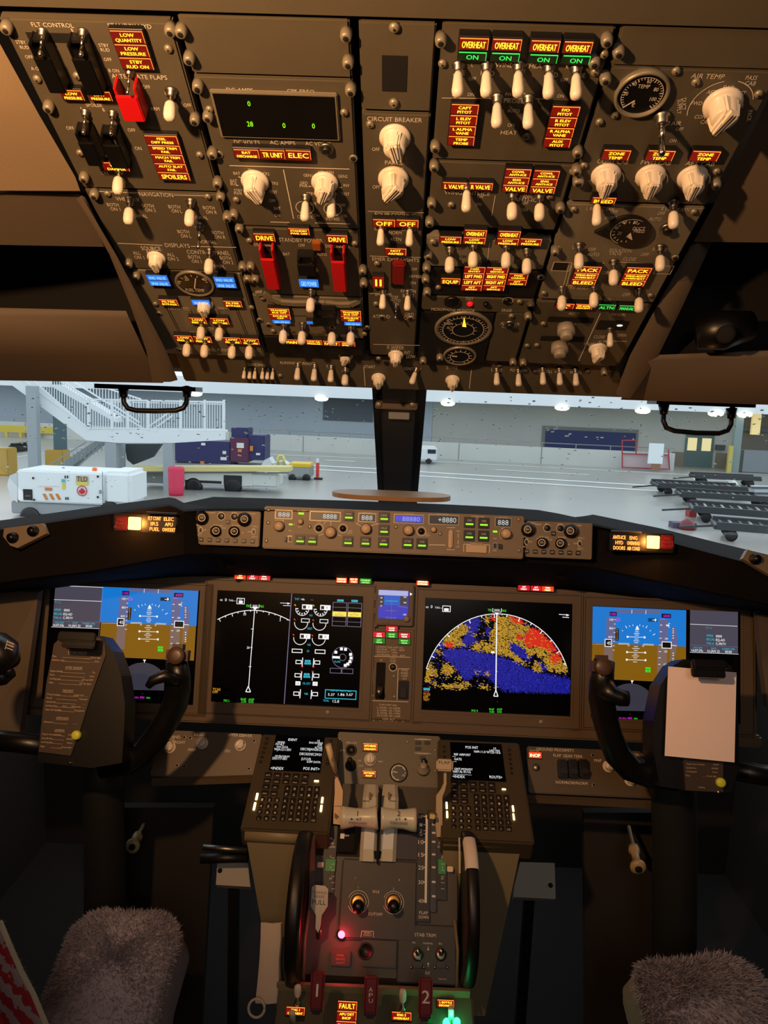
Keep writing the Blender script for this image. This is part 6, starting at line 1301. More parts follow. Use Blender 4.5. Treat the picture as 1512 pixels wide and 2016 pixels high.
# slot beside the scale
push2(ZQ, 1098, -150, 1140, 560, .006, BLACK, 'flap_slot'); b = MB()
for y in (-120, -60, 0, 65, 157, 250, 356, 460): b.box(QUA.frame(ZQ.P(1120, y, .006)), .006, .003, .002, STEEL)
b.build('flap_gates', t)
P = Paint(q)
for k, (y0, y1) in enumerate(((180, 262), (270, 348), (366, 440), (470, 570))): P.rect_(1108, y0, 1128, y1, mat('gate_grey', (120, 112, 110), .5))
P.fin('gate_track', t)
# trim indicators left and right
for x0, x1, ya, sx_, name in ((318, 408, -60, -1, 'left'), (1136, 1214, -20, 1, 'right')):
    push2(ZQ, x0, ya, x1, ya+500, .004, SCALE, 'trim_scale'); P = Paint(Off(ZQ, .0042))
    P.rect_(x0+18, 190, x1-(2 if sx_ < 0 else 6), 276 if sx_ < 0 else 296, mat('trim_green', (20, 120, 52), .5, emit=(20, 120, 40), es=.12))
    for i, y in enumerate(range(180, 420, 45)): P.line([(x1-30 if sx_ < 0 else x1-40, y), (x1-8 if sx_ < 0 else x1-16, y+1)], 3, WI)
    for s2, y in (('APL', 40), ('NOSE', 75), ('DOWN', 100), ('0', 170), ('5', 250), ('10', 330)): P.text(s2, (x0+x1)/2+8, y, 16, WI)
    P.fin('scale_marks', t)
for x, y in ((298, 230), (1240, 262)): cu, cv, a, b_ = ZQ.rect(x-22, y-20, x+22, y+20, .008); MB().box(QUA.frame(ZQ.W(cu, cv, .002)), 2*a, 2*b_, .006, mat('pointer_white', (230, 210, 180), .5), .001).build('trim_pointer', t)
# thrust lever shafts (curved pale slabs) and grips
for i, (xa, xb, yt, yb) in enumerate(((715, 746, 1541, 1692), (752, 784, 1541, 1692))):
    pts = [X((xa+xb)/2 + .5, 1545, 1.365), X((xa+xb)/2, 1570, 1.325), X((xa+xb)/2-1, 1600, 1.30), X((xa+xb)/2-3, 1640, 1.285), X((xa+xb)/2-5, 1672, 1.275), X((xa+xb)/2-6, 1696, 1.262)]
    hw = (pts[2]-X(xb, 1600, 1.30)).length
    b = MB(); rows = []
    for j, p in enumerate(pts):
        w_ = hw*(.86 if j == 0 else 1); dn = Vector((0, .055, -.035)); rows.append([p+Vector((-w_, 0, 0)), p+Vector((-w_*.6, -.006, .004)), p+Vector((w_*.6, -.006, .004)), p+Vector((w_, 0, 0)), p+Vector((w_, 0, 0))+dn, p+Vector((-w_, 0, 0))+dn])
    b.loft(rows, LEV, closed=True); n_ = len(rows[0]); b.add(rows[0], [list(range(n_))], LEV); b.add(rows[-1], [list(range(n_))], LEV); o = b.build('thrust_lever', t)
    o['label'] = 'pale thrust lever marked ' + '12'[i]
    ya = [(672, 1588), (682, 1589), (700, 1592), (720, 1592), (738, 1589), (744, 1587)] if i == 0 else [(751, 1590), (757, 1591), (775, 1594), (795, 1594), (812, 1592), (820, 1591)]
    yb2 = [(670, 1631), (680, 1630), (700, 1626), (720, 1628), (736, 1631), (742, 1632)] if i == 0 else [(749, 1633), (757, 1632), (775, 1629), (795, 1631), (812, 1636), (819, 1637)]
    cs = []; rs = []
    for (x1_, y1_), (x2_, y2_) in zip(ya, yb2): cs.append(X((x1_+x2_)/2, (y1_+y2_)/2, 1.262)); rs.append((y2_-y1_)/2/F*1.262)
    g = MB().tube(cs, rs, LEV, 28).build('lever_grip', o)
    GP = Plane((ya[2][0]+yb2[3][0])/2, 1610, 1.262-rs[2]*1.03, 52); P = Paint(GP, .0006); cx_ = 704 if i == 0 else 785
    P.text('12'[i], cx_, 1601, 11, INKD); P.text('A/T', cx_+(2 if i == 0 else -2), 1612.5, 5.5, INKD); P.text('DISENGAGE', cx_, 1620, 5, INKD, wp=34); P.circ(cx_-12 if i == 0 else cx_+13, 1612.5, 2, INKD); P.fin('grip_text', o)
    # reverse lever pad on the front of the shaft
    cxp = (xa+xb)/2; b = MB(); GP2 = Plane(cxp, 1565, 1.318, 60); b.box(GP2.frame(GP2.P(cxp-2, 1567, .002)), .004, .013, .003, mat('pad_brown', (120, 84, 52), .6), .001); b.box(GP2.frame(GP2.P(cxp-9+i*14, 1577, .002)), .012, .0012, .0015, INKD); b.build('shaft_mark', o)
bb = MB(); bb.prism([X(744.5, 1560, 1.30), X(749.5, 1560, 1.30), X(745, 1700, 1.25), X(741, 1700, 1.25)], Vector((0, .03, -.02)), VOID); bb.build('lever_gap', t)
push2(ZQ, 668, 130, 785, 190, .012, VOID, 'lever_slot')
push2(Proxy(QUA, 0, 0, 1), 664, 1628, 698, 1677, .012, VOID, 'speedbrake_scale'); P = Paint(Off(QUA, .0122)); P.rect_(670, 1641, 678, 1651, WI); P.text('ARM', 682, 1645, 4, WI); P.fin('scale_marks', t)
push2(Proxy(QUA, 0, 0, 1), 780, 1640, 824, 1692, .004, mat('blue_grey_paint', (48, 50, 66), .6), 'bay_plate')
# speed brake lever
SB = mat('speedbrake_paint', (222, 196, 158), .45)
b = MB(); ps = [(652, 1634, 1.27), (655, 1600, 1.27), (667, 1560, 1.30), (663, 1532, 1.31)]; rows = []
outl = [[(658, 1586), (660, 1535), (666, 1530), (673, 1556), (672, 1588)], ]
b.prism([X(x, y, 1.285) for x, y in [(656, 1622), (657, 1588), (659, 1560), (659, 1534), (664, 1529), (668, 1538), (675, 1557), (674, 1584), (672, 1588), (671, 1624)]], Vector((0, .012, -.006)), SB)
o = b.build('speedbrake_lever', t); o['label'] = 'tan lever with pale handle marked with lettering'
hp = [(641, 1466), (651, 1464), (663, 1512), (665, 1520), (658, 1520)]
b = MB(); b.tube([X(646, 1467, 1.27), X(652, 1490, 1.275), X(660, 1517, 1.285)], [(.0085, .005), (.008, .005), (.006, .004)], mat('ivory_handle', (214, 190, 150), .45), 16); b.tube([X(660, 1517, 1.285), X(663, 1531, 1.29)], .004, STEEL, 12); h = b.build('lever_handle', o)
HPp = Plane(653, 1492, 1.268, 60); P = Paint(HPp, .0006); P.text('SPD', 648, 1474, 7, INKD, rot=-1.25); P.text('BRK', 655, 1494, 7, INKD, rot=-1.25); P.fin('handle_text', h)
b = MB(); SP_ = Plane(664, 1606, 1.28, 60); P = Paint(SP_, .0008); P.line([(657, 1586.5), (672, 1587)], 1.6, INKD); P.poly([(659, 1600), (659, 1612), (666, 1606)], mat('olive_mark', (90, 76, 20), .6)); P.fin('lever_mark', o)
# flap lever
b = MB(); FL = mat('flap_lever_paint', (196, 176, 146), .45)
b.prism([X(x, y, 1.275) for x, y in [(860, 1648), (858, 1628), (859, 1567), (869, 1553), (874, 1542), (874, 1519), (879, 1519), (879, 1543), (876, 1556), (871, 1568), (871, 1624), (868, 1648)]], Vector((0, .012, -.006)), FL); o = b.build('flap_lever', t); o['label'] = 'tan cranked lever with block handle'
FP = Plane(876, 1507, 1.265, 70); cu, cv, a, b_ = FP.rect(859, 1495, 892, 1518); h = MB().box(FP.frame(FP.W(cu, cv, -.012)), 2*a, 2*b_, .016, mat('flap_handle', (186, 170, 140), .4), .003, seg=3).build('lever_handle', o); P = Paint(Off(FP, .004)); P.text('FLAP', 875, 1501, 6, INKD, wp=22); P.fin('handle_text', h)
b = MB(); b.bar(X(843, 1598, 1.262), X(855, 1599, 1.262), .004, .004, STEEL); b.bar(X(843, 1598, 1.262), X(843, 1612, 1.262), .003, .003, STEEL); b.bar(X(846, 1607, 1.258), X(856, 1608, 1.258), .006, .005, mat('pointer_cream', (235, 215, 150), .4)); b.build('flap_pointer', t)
# parking brake handle
o = MB(); pts = [(614, 1746), (620, 1742), (640, 1744), (646, 1750), (645, 1784), (633, 1802), (630, 1828), (626, 1836), (621, 1828), (622, 1802), (612, 1784)]
BH = Plane(628, 1780, 1.19, 55); o.prism([BH.P(x, y) for x, y in pts], -BH.n*.008, mat('parking_handle', (190, 176, 156), .4)); o = o.build('parking_brake_handle', t); P = Paint(BH, .0006); P.text('PARKING', 629, 1757, 6, mat('faded_ink', (120, 106, 90), .6), wp=28); P.text('BRAKE', 629, 1765, 6, mat('faded_ink', (120, 106, 90), .6), wp=20); P.text('PULL', 628, 1776, 10, INKD, wp=27); P.fin('handle_text', o)
b = MB(); b.tube([BH.P(628, 1828, -.004), BH.P(627, 1845, -.03)], .004, STEEL, 10); b.build('brake_rod', t)

# ---- trim wheels
for lab, px, x0, x1, band in (('large black trim wheel on the left side of the pedestal', 588, 566, 612, False), ('large black trim wheel on the right side of the pedestal, with a white band', 922, 903, 942, True)):
    c = X(px+4*(1 if px < 700 else -1), 1784, 1.215); t = thing('trim_wheel', lab, 'trim wheel', c + Vector((0, 0, -.13)), 'trim wheels'); k = (x1-x0)/2/F*.80
    M = Matrix.Translation(c) @ Matrix.Rotation(math.pi/2, 4, 'Y'); r = .113
    b = MB(); b.lathe(M, [(r*.72, -k*.6), (r*.93, -k*.95), (r*.985, -k*.8), (r, -k*.3), (r, k*.3), (r*.985, k*.8), (r*.93, k*.95), (r*.72, k*.6)], mat('wheel_rubber', (20, 17, 15), .42), 72); b.build('wheel', t)
    if band:
        bm = MB(); rows = []; 
        for A in [math.radians(a) for a in range(84, 118, 3)]:
            rows.append([c + Vector((s_*k*1.03, -math.cos(A-math.pi/2+math.pi)*0, 0)) + Vector((0, math.cos(A)*(r*rr), math.sin(A)*(r*rr))) for s_, rr in ((-1, .93), (-.8, 1.0), (-.3, 1.015), (.3, 1.015), (.8, 1.0), (1, .93))])
        bm.loft(rows, mat('white_band', (228, 214, 202), .55), True); bm.build('white_band', t)
        b = MB(); b.bar(X(904, 1650, 1.24), X(905, 1720, 1.20), .0025, .004, LEV); b.build('crank_handle_edge', t)
    else:
        b = MB(); b.tube([c + Vector((-k*1.0, -.05, -.02)), c + Vector((-k*1.0-.006, -.05, -.02))], .010, DARK, 14); b.build('crank_handle', t)
# ---- aft fire panel
t = root(FIR, 'fire_panel', 'fire protection panel at the bottom with dark red handles 1, APU and 2', 'switch panel', 735, 1990)
FP_ = mat('fire_panel_paint', (84, 80, 62), .5, bump=.1, bscale=800)
cu, cv, a, b_ = FIR.rect(540, 1950, 935, 2100); MB().box(FIR.frame(FIR.W(cu, cv, -.03)), 2*a, 2*b_, .03, FP_, .003).build('face_plate', t)
b = MB(); b.bar(FIR.P(545, 1941, .003), FIR.P(925, 1956, .003), .006, .012, PEDM); b.build('top_rail', t)
DRED = mat('fire_handle_red', (120, 12, 14), .4)
for x, y, s2 in ((624, 1952, '1'), (730, 1960, 'APU'), (838, 1965, '2')):
    HPp = Plane(x, y, 1.055, 62); b = MB(); b.box(HPp.frame(HPp.P(x, y)) @ Matrix.Translation((0, 0, -.014)), .020, .046, .014, DRED, .003, seg=3); b.box(HPp.frame(HPp.P(x-1, y+24)) @ Matrix.Translation((0, 0, -.03)), .017, .03, .026, mat('dark_maroon', (40, 8, 8), .4), .003)
    o = b.build('fire_handle', t); P = Paint(HPp, .0008)
    if s2 == 'APU':
        for k, ch in enumerate(s2): P.text(ch, x, y-12+k*11, 9, WI, wp=8)
    else: P.text(s2, x, y-3, 27, WI); P.text(s2, x+.8, y-3, 27, WI)
    P.fin('handle_number', o)
annun(FIR, t, 563, 1982, 600, 2000, [('a', ['ENG 1', 'OVERHEAT'])], h=.003); annun(FIR, t, 663, 1970, 702, 2030, [('a', ['FAULT']), ('a', ['APU DET', 'INOP']), ('a', ['ENG DET'])], h=.004); annun(FIR, t, 771, 1992, 810, 2010, [('a', ['ENG 2', 'OVERHEAT'])], h=.003); annun(FIR, t, 861, 1968, 894, 1984, [('a', ['L BOTTLE', 'DISCHARGE'])], h=.003)
b_dark = push(FIR, t, 580, 1990, 600, 2010, .001, DARK, 'field')
for x, y, tx, ty in ((586, 1962, 586, 1945), (793, 1975, 793, 1954)):
    b = MB(); base = FIR.P(x, y+16, 0); tip = FIR.P(tx, ty, .028); M = lever_m(base, tip); L = (tip-base).length
    b.lathe(M, [(.006, 0), (.005, .006), (.002, .008), (.002, L*.62)], STEEL, 12); b.lathe(M, [(.003, L*.5), (.005, L*.6), (.0056, L*.85), (.0048, L*1.1), (.002, L*1.17)], WHITEP, 16); b.build('toggle_switch', t)
b = MB(); M = lever_m(FIR.P(888, 2012), FIR.P(888, 1993, .024)); b.lathe(M, [(.0045, 0), (.0045, .034), (.003, .037)], WHITEP, 16); b.build('toggle_switch', t)
b = MB(); M = lever_m(FIR.P(577, 2016), FIR.P(576, 2003, .02)); b.lathe(M, [(.0045, 0), (.0045, .034), (.003, .037)], WHITEP, 16); b.build('toggle_switch', t)
for x, y in ((879, 2014), (899, 2013)):
    MB().lathe(FIR.frame(FIR.P(x, y)), [(.0055, 0), (.005, .005), (.003, .007)], glow('green_lamp', (40, 255, 140), 8), 16).build('green_lamp', t)
lamp('green_lamp_glow', FIR.P(889, 2010, .03), .05, (.05, 1, .35), .006)
b = MB(); b.box(FIR.frame(FIR.P(845, 2004)), .007, .02, .008, mat('green_glass', (20, 120, 70), .3)); b.build('side_guard', t)
# left booklet tucked beside the pedestal
t = thing('paper_booklet', 'sheaf of curled white pages tucked beside the left trim wheel', 'booklet', X(535, 1970, 1.16))
PG = mat('page_paper', (206, 188, 168), .8)
for i in range(7):
    rows = []
    for k, py in enumerate((1816, 1850, 1890, 1930, 1975)):
        lx = 522-i*1.4 - (k*k)*.7; rx = 556-i*.5-k*2.2+ (2 if k % 2 else 0); d = 1.21-i*.004 - k*.012; rows.append([X(lx, py, d), X((lx+rx)/2, py+2, d-.006), X(rx, py, d)])
    b = MB(); b.loft(rows, PG, True); b.build('page', t)
b = MB(); cpt = X(505, 1985, 1.12)
for a0 in range(0, 360, 30): pass
ring = [cpt + Vector((.012*math.cos(a), .004*math.sin(a), .012*math.sin(a))) for a in [i*math.pi/10 for i in range(21)]]
MB().tube(ring, .002, PG, 8).build('binder_ring', t)
# ================================================================ CONTROL YOKES
YK = mat('yoke_black', (13, 12, 12), .36, bump=.08, bscale=600); YB = mat('placard_brown', (62, 49, 37), .55)
COLM = mat('column_grey', (34, 34, 31), .6, bump=.1, bscale=600)
def yoke(lab, hub, horn, pad, stub, col, far, yd, placard, side):
    t = thing('control_yoke', lab, 'control yoke', X(col[0][0], col[-1][1], col[-1][2]), 'control yokes')
    HP = Plane(hub[0][0], hub[0][1], yd, 68)
    b = MB(); b.prism([HP.P(x, y) for x, y in hub[1]], -HP.n*.05, YK); b.build('hub', t)
    b = MB(); b.prism([HP.P(x, y, .004) for x, y in placard], -HP.n*.003, YB); pc = b.build('checklist_placard', t)
    b = MB(); b.tube([X(*p[:3]) for p in horn], [p[3] for p in horn], YK, 20); b.build('horn', t)
    q = Plane(pad[0], pad[1], pad[2], 70); b = MB(); w_ = pad[3]/F*pad[2]; b.box(q.frame(q.P(pad[0], pad[1])) @ Matrix.Translation((0, 0, -.03)), w_, w_*1.0, .034, mat('grip_pad_brown', (66, 47, 36), .42), .009, seg=4); b.lathe(q.frame(q.P(pad[0], pad[1]+1, .004)), [(w_*.40, 0), (w_*.36, .0022), (w_*.15, .0034)], mat('grip_cap_brown', (78, 56, 42), .4), 32); b.build('grip_pad', t)
    b = MB(); b.tube([X(*p[:3]) for p in stub], [p[3] for p in stub], YK, 16); b.build('grip_lever', t)
    b = MB(); b.tube([X(*p[:3]) for p in col], [p[3] for p in col], COLM, 32); b.build('column', t)
    b = MB(); b.tube([X(*p[:3]) for p in far], [p[3] for p in far], YK, 16); b.build('horn', t)
    return t, HP, pc
# left yoke
t, HP, pc = yoke('left control yoke with a brown checklist on its hub', ((160, 1380), [(105, 1275), (118, 1256), (200, 1252), (222, 1282), (238, 1330), (246, 1385), (244, 1440), (240, 1502), (180, 1512), (74, 1500), (78, 1440), (92, 1350)]),
    [(347, 1300, 1.18, .016), (352, 1330, 1.18, .018), (352, 1355, 1.19, .019), (345, 1385, 1.195, .020), (330, 1415, 1.20, .020), (308, 1450, 1.20, .020), (285, 1480, 1.21, .020), (255, 1500, 1.21, .020), (200, 1508, 1.21, .020)],
    (346, 1290, 1.165, 44), [(352, 1338, 1.17, .011), (322, 1331, 1.16, .010), (300, 1340, 1.155, .008), (291, 1352, 1.155, .005)],
    [(200, 1480, 1.30, .030), (204, 1550, 1.33, .034), (206, 1650, 1.36, .036), (208, 1800, 1.40, .038), (208, 2100, 1.45, .04)], [(110, 1470, 1.2, .016), (40, 1462, 1.2, .016), (-30, 1455, 1.2, .016)], 1.17,
    [(102, 1292), (106, 1268), (116, 1258), (196, 1255), (206, 1268), (208, 1290), (176, 1378), (160, 1430), (139, 1488), (76, 1480), (84, 1400), (92, 1340)], -1)
P = Paint(HP, .0045); ZI = Proxy(HP, 0, 1130, .2712); P.pl = ZI
PI = mat('placard_ink_pale', (196, 176, 150), .6)
for s2, x, y, w_ in (('BEFORE TAKEOFF', 562, 570, 136), ('AFTER TAKEOFF', 536, 680, 124), ('DESCENT', 494, 847, 76), ('APPROACH', 452, 1046, 90), ('LANDING', 432, 1134, 72)): P.text(s2, x, y, 16, PI, wp=w_); P.line([(x-w_/2, y+12), (x+w_/2, y+14)], 2, PI)
for s2, s3, x0, x1, y in (('Flaps', '__, __, Green light', 380, 732, 595), ('Stabilizer trim', '___ Units', 376, 720, 622), ('Engine bleeds', 'On', 366, 690, 702), ('Packs', 'Auto', 362, 684, 730), ('Landing gear', 'UP and OFF', 360, 676, 758), ('Flaps', 'UP, No lights', 357, 664, 786), ('Pressurization', 'LAND ALT ___', 344, 640, 872), ('Recall', 'Checked', 340, 632, 898), ('Autobrake', '___', 335, 622, 926), ('Landing data', 'Vref ___, Minimums ___', 332, 615, 954), ('Approach briefing', 'Completed', 328, 610, 982), ('Altimeters', '____', 318, 560, 1072), ('Engine start switches', 'CONT', 308, 540, 1160), ('Speedbrake', 'ARMED', 304, 534, 1190), ('Landing gear', 'Down', 300, 526, 1218), ('Flaps', '___, Green light', 294, 520, 1250)):
    P.text(s2, x0, y, 13, PI, al='l'); P.text(s3, x1, y+(x1-x0)*.04, 13, PI, al='r'); P.line([(x0+70, y+8+2), (x1-70, y+8+(x1-x0)*.04)], 1.6, PI)
P.fin('placard_text', pc)
b = MB(); CL = Plane(155, 1262, 1.15, 60)
b.box(CL.frame(CL.P(155, 1256)), .056, .014, .012, BLACK, .002); b.box(CL.frame(CL.P(157, 1268)), .050, .014, .008, BLACK, .002); b.build('paper_clip', t)
b = MB(); b.lathe(HP.frame(HP.P(152, 1447, .004)), [(.0068, 0), (.0068, .006), (.005, .008)], mat('yellow_knob', (190, 180, 50), .45, emit=(190, 180, 40), es=.12), 24); k = b.build('yellow_button', t)
b = MB(); b.lathe(HP.frame(HP.P(139, 1502, .0)), [(.002, 0), (.002, .004)], CHROME, 10); b.build('screw', t)
# left yoke's far grip with white lines
b = MB(); b.tube([X(-30, 1300, 1.12), X(0, 1290, 1.11), X(18, 1296, 1.11), X(30, 1302, 1.12)], [.030, .034, .026, .010], YK, 20); g = b.build('outer_grip', t)
GPn = Plane(20, 1270, 1.08, 75); P = Paint(GPn, .0)
for i in range(3): P.line([(15-i*1.3, 1263+i*6), (28-i*1.3, 1268+i*6)], 1.6, PI)
P.line([(15, 1260), (10, 1278)], 1.2, PI)
P.lines = 0; P.fin('grip_marks', g)
b = MB(); b.tube([X(-20, 1335, 1.12), X(8, 1330, 1.12), X(26, 1322, 1.13)], [.014, .014, .008], BLACK, 16); b.build('trim_switch', t)
# right yoke
t, HP, pc = yoke('right control yoke carrying the clip with pink paper', ((1385, 1400), [(1326, 1310), (1345, 1298), (1420, 1300), (1440, 1312), (1452, 1360), (1456, 1510), (1440, 1560), (1352, 1556), (1300, 1548), (1286, 1480), (1286, 1420), (1300, 1350)]),
    [(1190, 1300, 1.18, .016), (1184, 1340, 1.18, .019), (1184, 1375, 1.19, .020), (1190, 1410, 1.195, .020), (1200, 1448, 1.20, .020), (1215, 1485, 1.20, .021), (1240, 1512, 1.21, .021), (1275, 1524, 1.21, .021), (1330, 1530, 1.21, .022)],
    (1189, 1312, 1.165, 44), [(1188, 1352, 1.17, .018), (1205, 1368, 1.165, .014), (1222, 1374, 1.16, .013), (1236, 1375, 1.16, .012)],
    [(1325, 1500, 1.30, .034), (1326, 1560, 1.33, .038), (1328, 1650, 1.36, .039), (1328, 1800, 1.40, .0395), (1326, 1960, 1.44, .04), (1326, 2100, 1.47, .04)], [(1430, 1512, 1.2, .017), (1500, 1526, 1.2, .016), (1580, 1532, 1.2, .016)], 1.17,
    [(1345, 1490), (1424, 1494), (1424, 1560), (1350, 1556)], 1)
P = Paint(HP, .0045); ZI = Proxy(HP, 1130, 1160, .2526); P.pl = ZI
for s2, s3, x0, x1, y in (('Engine start switches', 'CONT', 880, 1130, 1360), ('Speedbrake', 'ARMED', 876, 1124, 1390), ('Landing gear', 'Down', 876, 1120, 1418), ('Flaps', '___, Green light', 872, 1110, 1450), ('Landing', '', 970, 1010, 1542)):
    P.text(s2, x0, y, 13, PI, al='l'); P.text(s3, x1, y+8, 13, PI, al='r')
P.fin('placard_text', pc)
b = MB(); b.lathe(HP.frame(HP.P(1417, 1540, .004)), [(.0068, 0), (.0068, .006), (.005, .008)], MATS['yellow_knob'], 24); b.build('yellow_button', t)
b = MB(); b.lathe(HP.frame(HP.P(1413, 1559, .004)), [(.0028, 0), (.0028, .004), (.001, .005)], CHROME, 10); b.build('screw', t)
b = MB(); CL = Plane(1390, 1310, 1.135, 60)
b.box(CL.frame(CL.P(1392, 1311)), .052, .015, .014, BLACK, .003); b.box(CL.frame(CL.P(1392, 1326)), .050, .014, .008, BLACK, .002); b.build('paper_clip', t)
# the paper itself
PP = Plane(1383, 1405, 1.148, 70); b = MB(); N = 14; rows = []
for j in range(N+1):
    f = j/N; r = []
    for i in range(9):
        g = i/8; x = (1316+(1450-1316)*g) + (1-f)*0 + f*( -7 + g*3); y = (1312+12*g) + f*((1488-1312)*(1-g)+(1501-1324)*g)
        r.append(PP.P(x, y, .004*math.sin(g*3)*(1-f)**2 + .006*max(0, g-.8)*5*max(0, .35-f)))
    rows.append(r)
b.loft(rows, mat('pink_paper', (246, 226, 224), .85), True); b.loft([[p - PP.n*.0012 for p in r] for r in rows], mat('pink_paper'), True); tag(b.build('paper_sheets'), 'blank pinkish sheets of paper clipped on the right yoke', 'paper')
# ---------------- footwell fittings
def foot(name, lab, pts, d0, th, m, cat='plate'):
    q = Plane(sum(p[0] for p in pts)/len(pts), sum(p[1] for p in pts)/len(pts), d0, 40); b = MB(); b.prism([q.P(x, y) for x, y in pts], -q.n*th, m); o = b.build(name)
    c = sum((q.P(x, y) for x, y in pts), Vector())/len(pts) - q.n*th; s_ = MB(); s_.bar(Vector((c.x, c.y, .001)), c, .02, .02, DARK); s_.build('support_leg', o); return tag(o, lab, cat), q
PLT = mat('pale_plate', (176, 168, 156), .5)
o, q = foot('footrest_plate', 'pale metal plate with a dark hole, left of the pedestal', [(428, 1693), (487, 1695), (493, 1746), (425, 1742)], 1.55, .02, PLT)
b = MB(); b.lathe(q.frame(q.P(433, 1714, .0005)), [(.005, 0), (.004, .001)], VOID, 16); b.build('hole', o)
o, q = foot('footrest_plate', 'pale metal plate with a dark spot, right of the pedestal', [(1024, 1697), (1092, 1699), (1094, 1770), (1011, 1766), (1012, 1748)], 1.55, .02, PLT)
b = MB(); b.lathe(q.frame(q.P(1084, 1743, .0005)), [(.005, 0), (.004, .001)], VOID, 16); b.build('spot', o)
b = MB(); b.tube([X(400, 1668, 1.5), X(486, 1674, 1.5)], .006, STEEL, 12); b.tube([X(396, 1690, 1.52), X(488, 1688, 1.52)], .010, DARK, 12); tag(b.build('pedal_bar'), 'thin shiny horizontal bar left of the pedestal, above the pale plate', 'bar')
KN = mat('beige_knob', (186, 156, 112), .45)
def crank(lab, x, y, x2, y2, r, d):
    t = thing('crank_knob', lab, 'knob', X(x, y, d)); b = MB(); M = lever_m(X(x2, y2, d+.05), X(x, y, d)); b.lathe(M, [(.004, -.06), (.004, 0), (r*.7, .0), (r*.75, .012), (r*.5, .02), (r*.5, .045), (r, .05), (r, .058), (r*.5, .06)], KN, 24); b.build('knob', t)
    MB().lathe(M, [(r*.48, .0595), (r*.45, .062)], VOID, 20).build('knob_hole', t)
crank('beige round knob on a stem in the dark right footwell', 1256, 1706, 1247, 1668, .015, 1.45)
crank('dim brown round knob on a stem in the dark left footwell', 262, 1664, 272, 1645, .014, 1.5)
# dark kick panels / footwell structure
def patch(name, lab, pts, m, cat='panel'):
    b = MB(); P_ = [X(*p) for p in pts]
    if name == 'kick_panel': P_ = P_[:2] + [Vector((P_[2].x, P_[2].y-.05, .002)), Vector((P_[3].x, P_[3].y-.05, .002))]
    b.prism(P_, Vector((0, .02, 0)), m); return tag(b.build(name), lab, cat)
patch('kick_panel', 'dark brown inclined panel in the right footwell', [(1150, 1600, 1.62), (1285, 1600, 1.62), (1300, 1850, 1.6), (1170, 1850, 1.6)], SHELL)
patch('kick_panel', 'very dark inclined panel in the left footwell', [(235, 1590, 1.62), (420, 1590, 1.62), (400, 1850, 1.6), (240, 1850, 1.6)], SHELL)
patch('side_console', 'brownish side wall panel at the left edge beside the left screen', [(-60, 1160, 1.46), (76, 1166, 1.46), (58, 1300, 1.43), (36, 1460, 1.40), (-60, 1460, 1.36)], LINER_D)
patch('side_console', 'brownish side wall panel at the right edge beside the right screen', [(1492, 1210, 1.45), (1580, 1215, 1.45), (1580, 1420, 1.38), (1512, 1395, 1.40), (1500, 1300, 1.43)], LINER_D)
# ---------------- sheepskin seats
FUR = mat('sheepskin', (192, 180, 184), .95, vary=.25, vscale=60)
def fur_seat(name, lab, outline, d0, phi, th, seed, hl):
    q = Plane(sum(p[0] for p in outline)/len(outline), sum(p[1] for p in outline)/len(outline), d0, phi)
    t = thing(name, lab, 'seat', q.P(outline[0][0], outline[0][1]), 'sheepskin seats')
    # rounded cushion: inset rings
    cen = sum((q.P(*p) for p in outline), Vector())/len(outline); ring = []
    n = len(outline); dense = []
    for i in range(n):
        a, b_ = Vector(outline[i]), Vector(outline[(i+1) % n])
        for k in range(6): dense.append(a.lerp(b_, k/6))
    # smooth
    for _ in range(3): dense = [(dense[i-1]+dense[i]*2+dense[(i+1) % len(dense)])/4 for i in range(len(dense))]
    base = [q.P(*p) for p in dense]; rows = []
    rn = random.Random(seed)
    for s_, h in ((1.0, -th), (1.0, -.012), (.985, -.003), (.93, .004), (.8, .010), (.6, .014), (.3, .016), (.02, .017)):
        rows.append([cen + (p-cen)*s_ + q.n*(h + rn.uniform(-.0015, .0015)) for p in base])
    b = MB(); b.loft(rows, FUR, True, closed=True); b.build('cushion', t)
    f = MB(); f.flat = True; tot = []
    for i in range(12000):
        k = rn.randrange(2, len(rows)); j = rn.randrange(len(base)); u_, v_ = rn.random(), rn.random()
        p = rows[k][j].lerp(rows[k][(j+1) % len(base)], u_).lerp(rows[k-1][j].lerp(rows[k-1][(j+1) % len(base)], u_), v_)
        out = (p-cen).normalized(); d = (q.n*rn.uniform(.4, 1) + out*rn.uniform(-.2, .8) + Vector((rn.uniform(-.6, .6), rn.uniform(-.6, .2), rn.uniform(-.3, .3)))).normalized()*hl*rn.uniform(.5, 1.2)
        s3 = d.cross(Vector((rn.random()-.5, rn.random()-.5, rn.random()-.5))).normalized()*hl*.10
        f.add([p-s3, p+s3, p+d*.6+s3*.5, p+d], [[0, 1, 2, 3]], FUR)
    o = f.build('wool_pile', t, fix=False); o['kind'] = 'stuff'; return t
fur_seat('sheepskin_seat', 'greyish sheepskin seat cushion at the bottom left', [(172, 1802), (200, 1790), (325, 1793), (346, 1815), (354, 1845), (338, 1900), (320, 1960), (300, 2060), (60, 2060), (82, 1970), (120, 1880), (140, 1830)], 1.15, 35, .10, 3, .010)
fur_seat('sheepskin_seat', 'shaggy pale sheepskin seat cushion at the bottom right', [(1256, 1905), (1275, 1893), (1330, 1896), (1370, 1894), (1400, 1886), (1430, 1884), (1480, 1908), (1510, 1950), (1560, 2060), (1290, 2060), (1270, 1985), (1258, 1940)], 1.12, 35, .10, 5, .016)
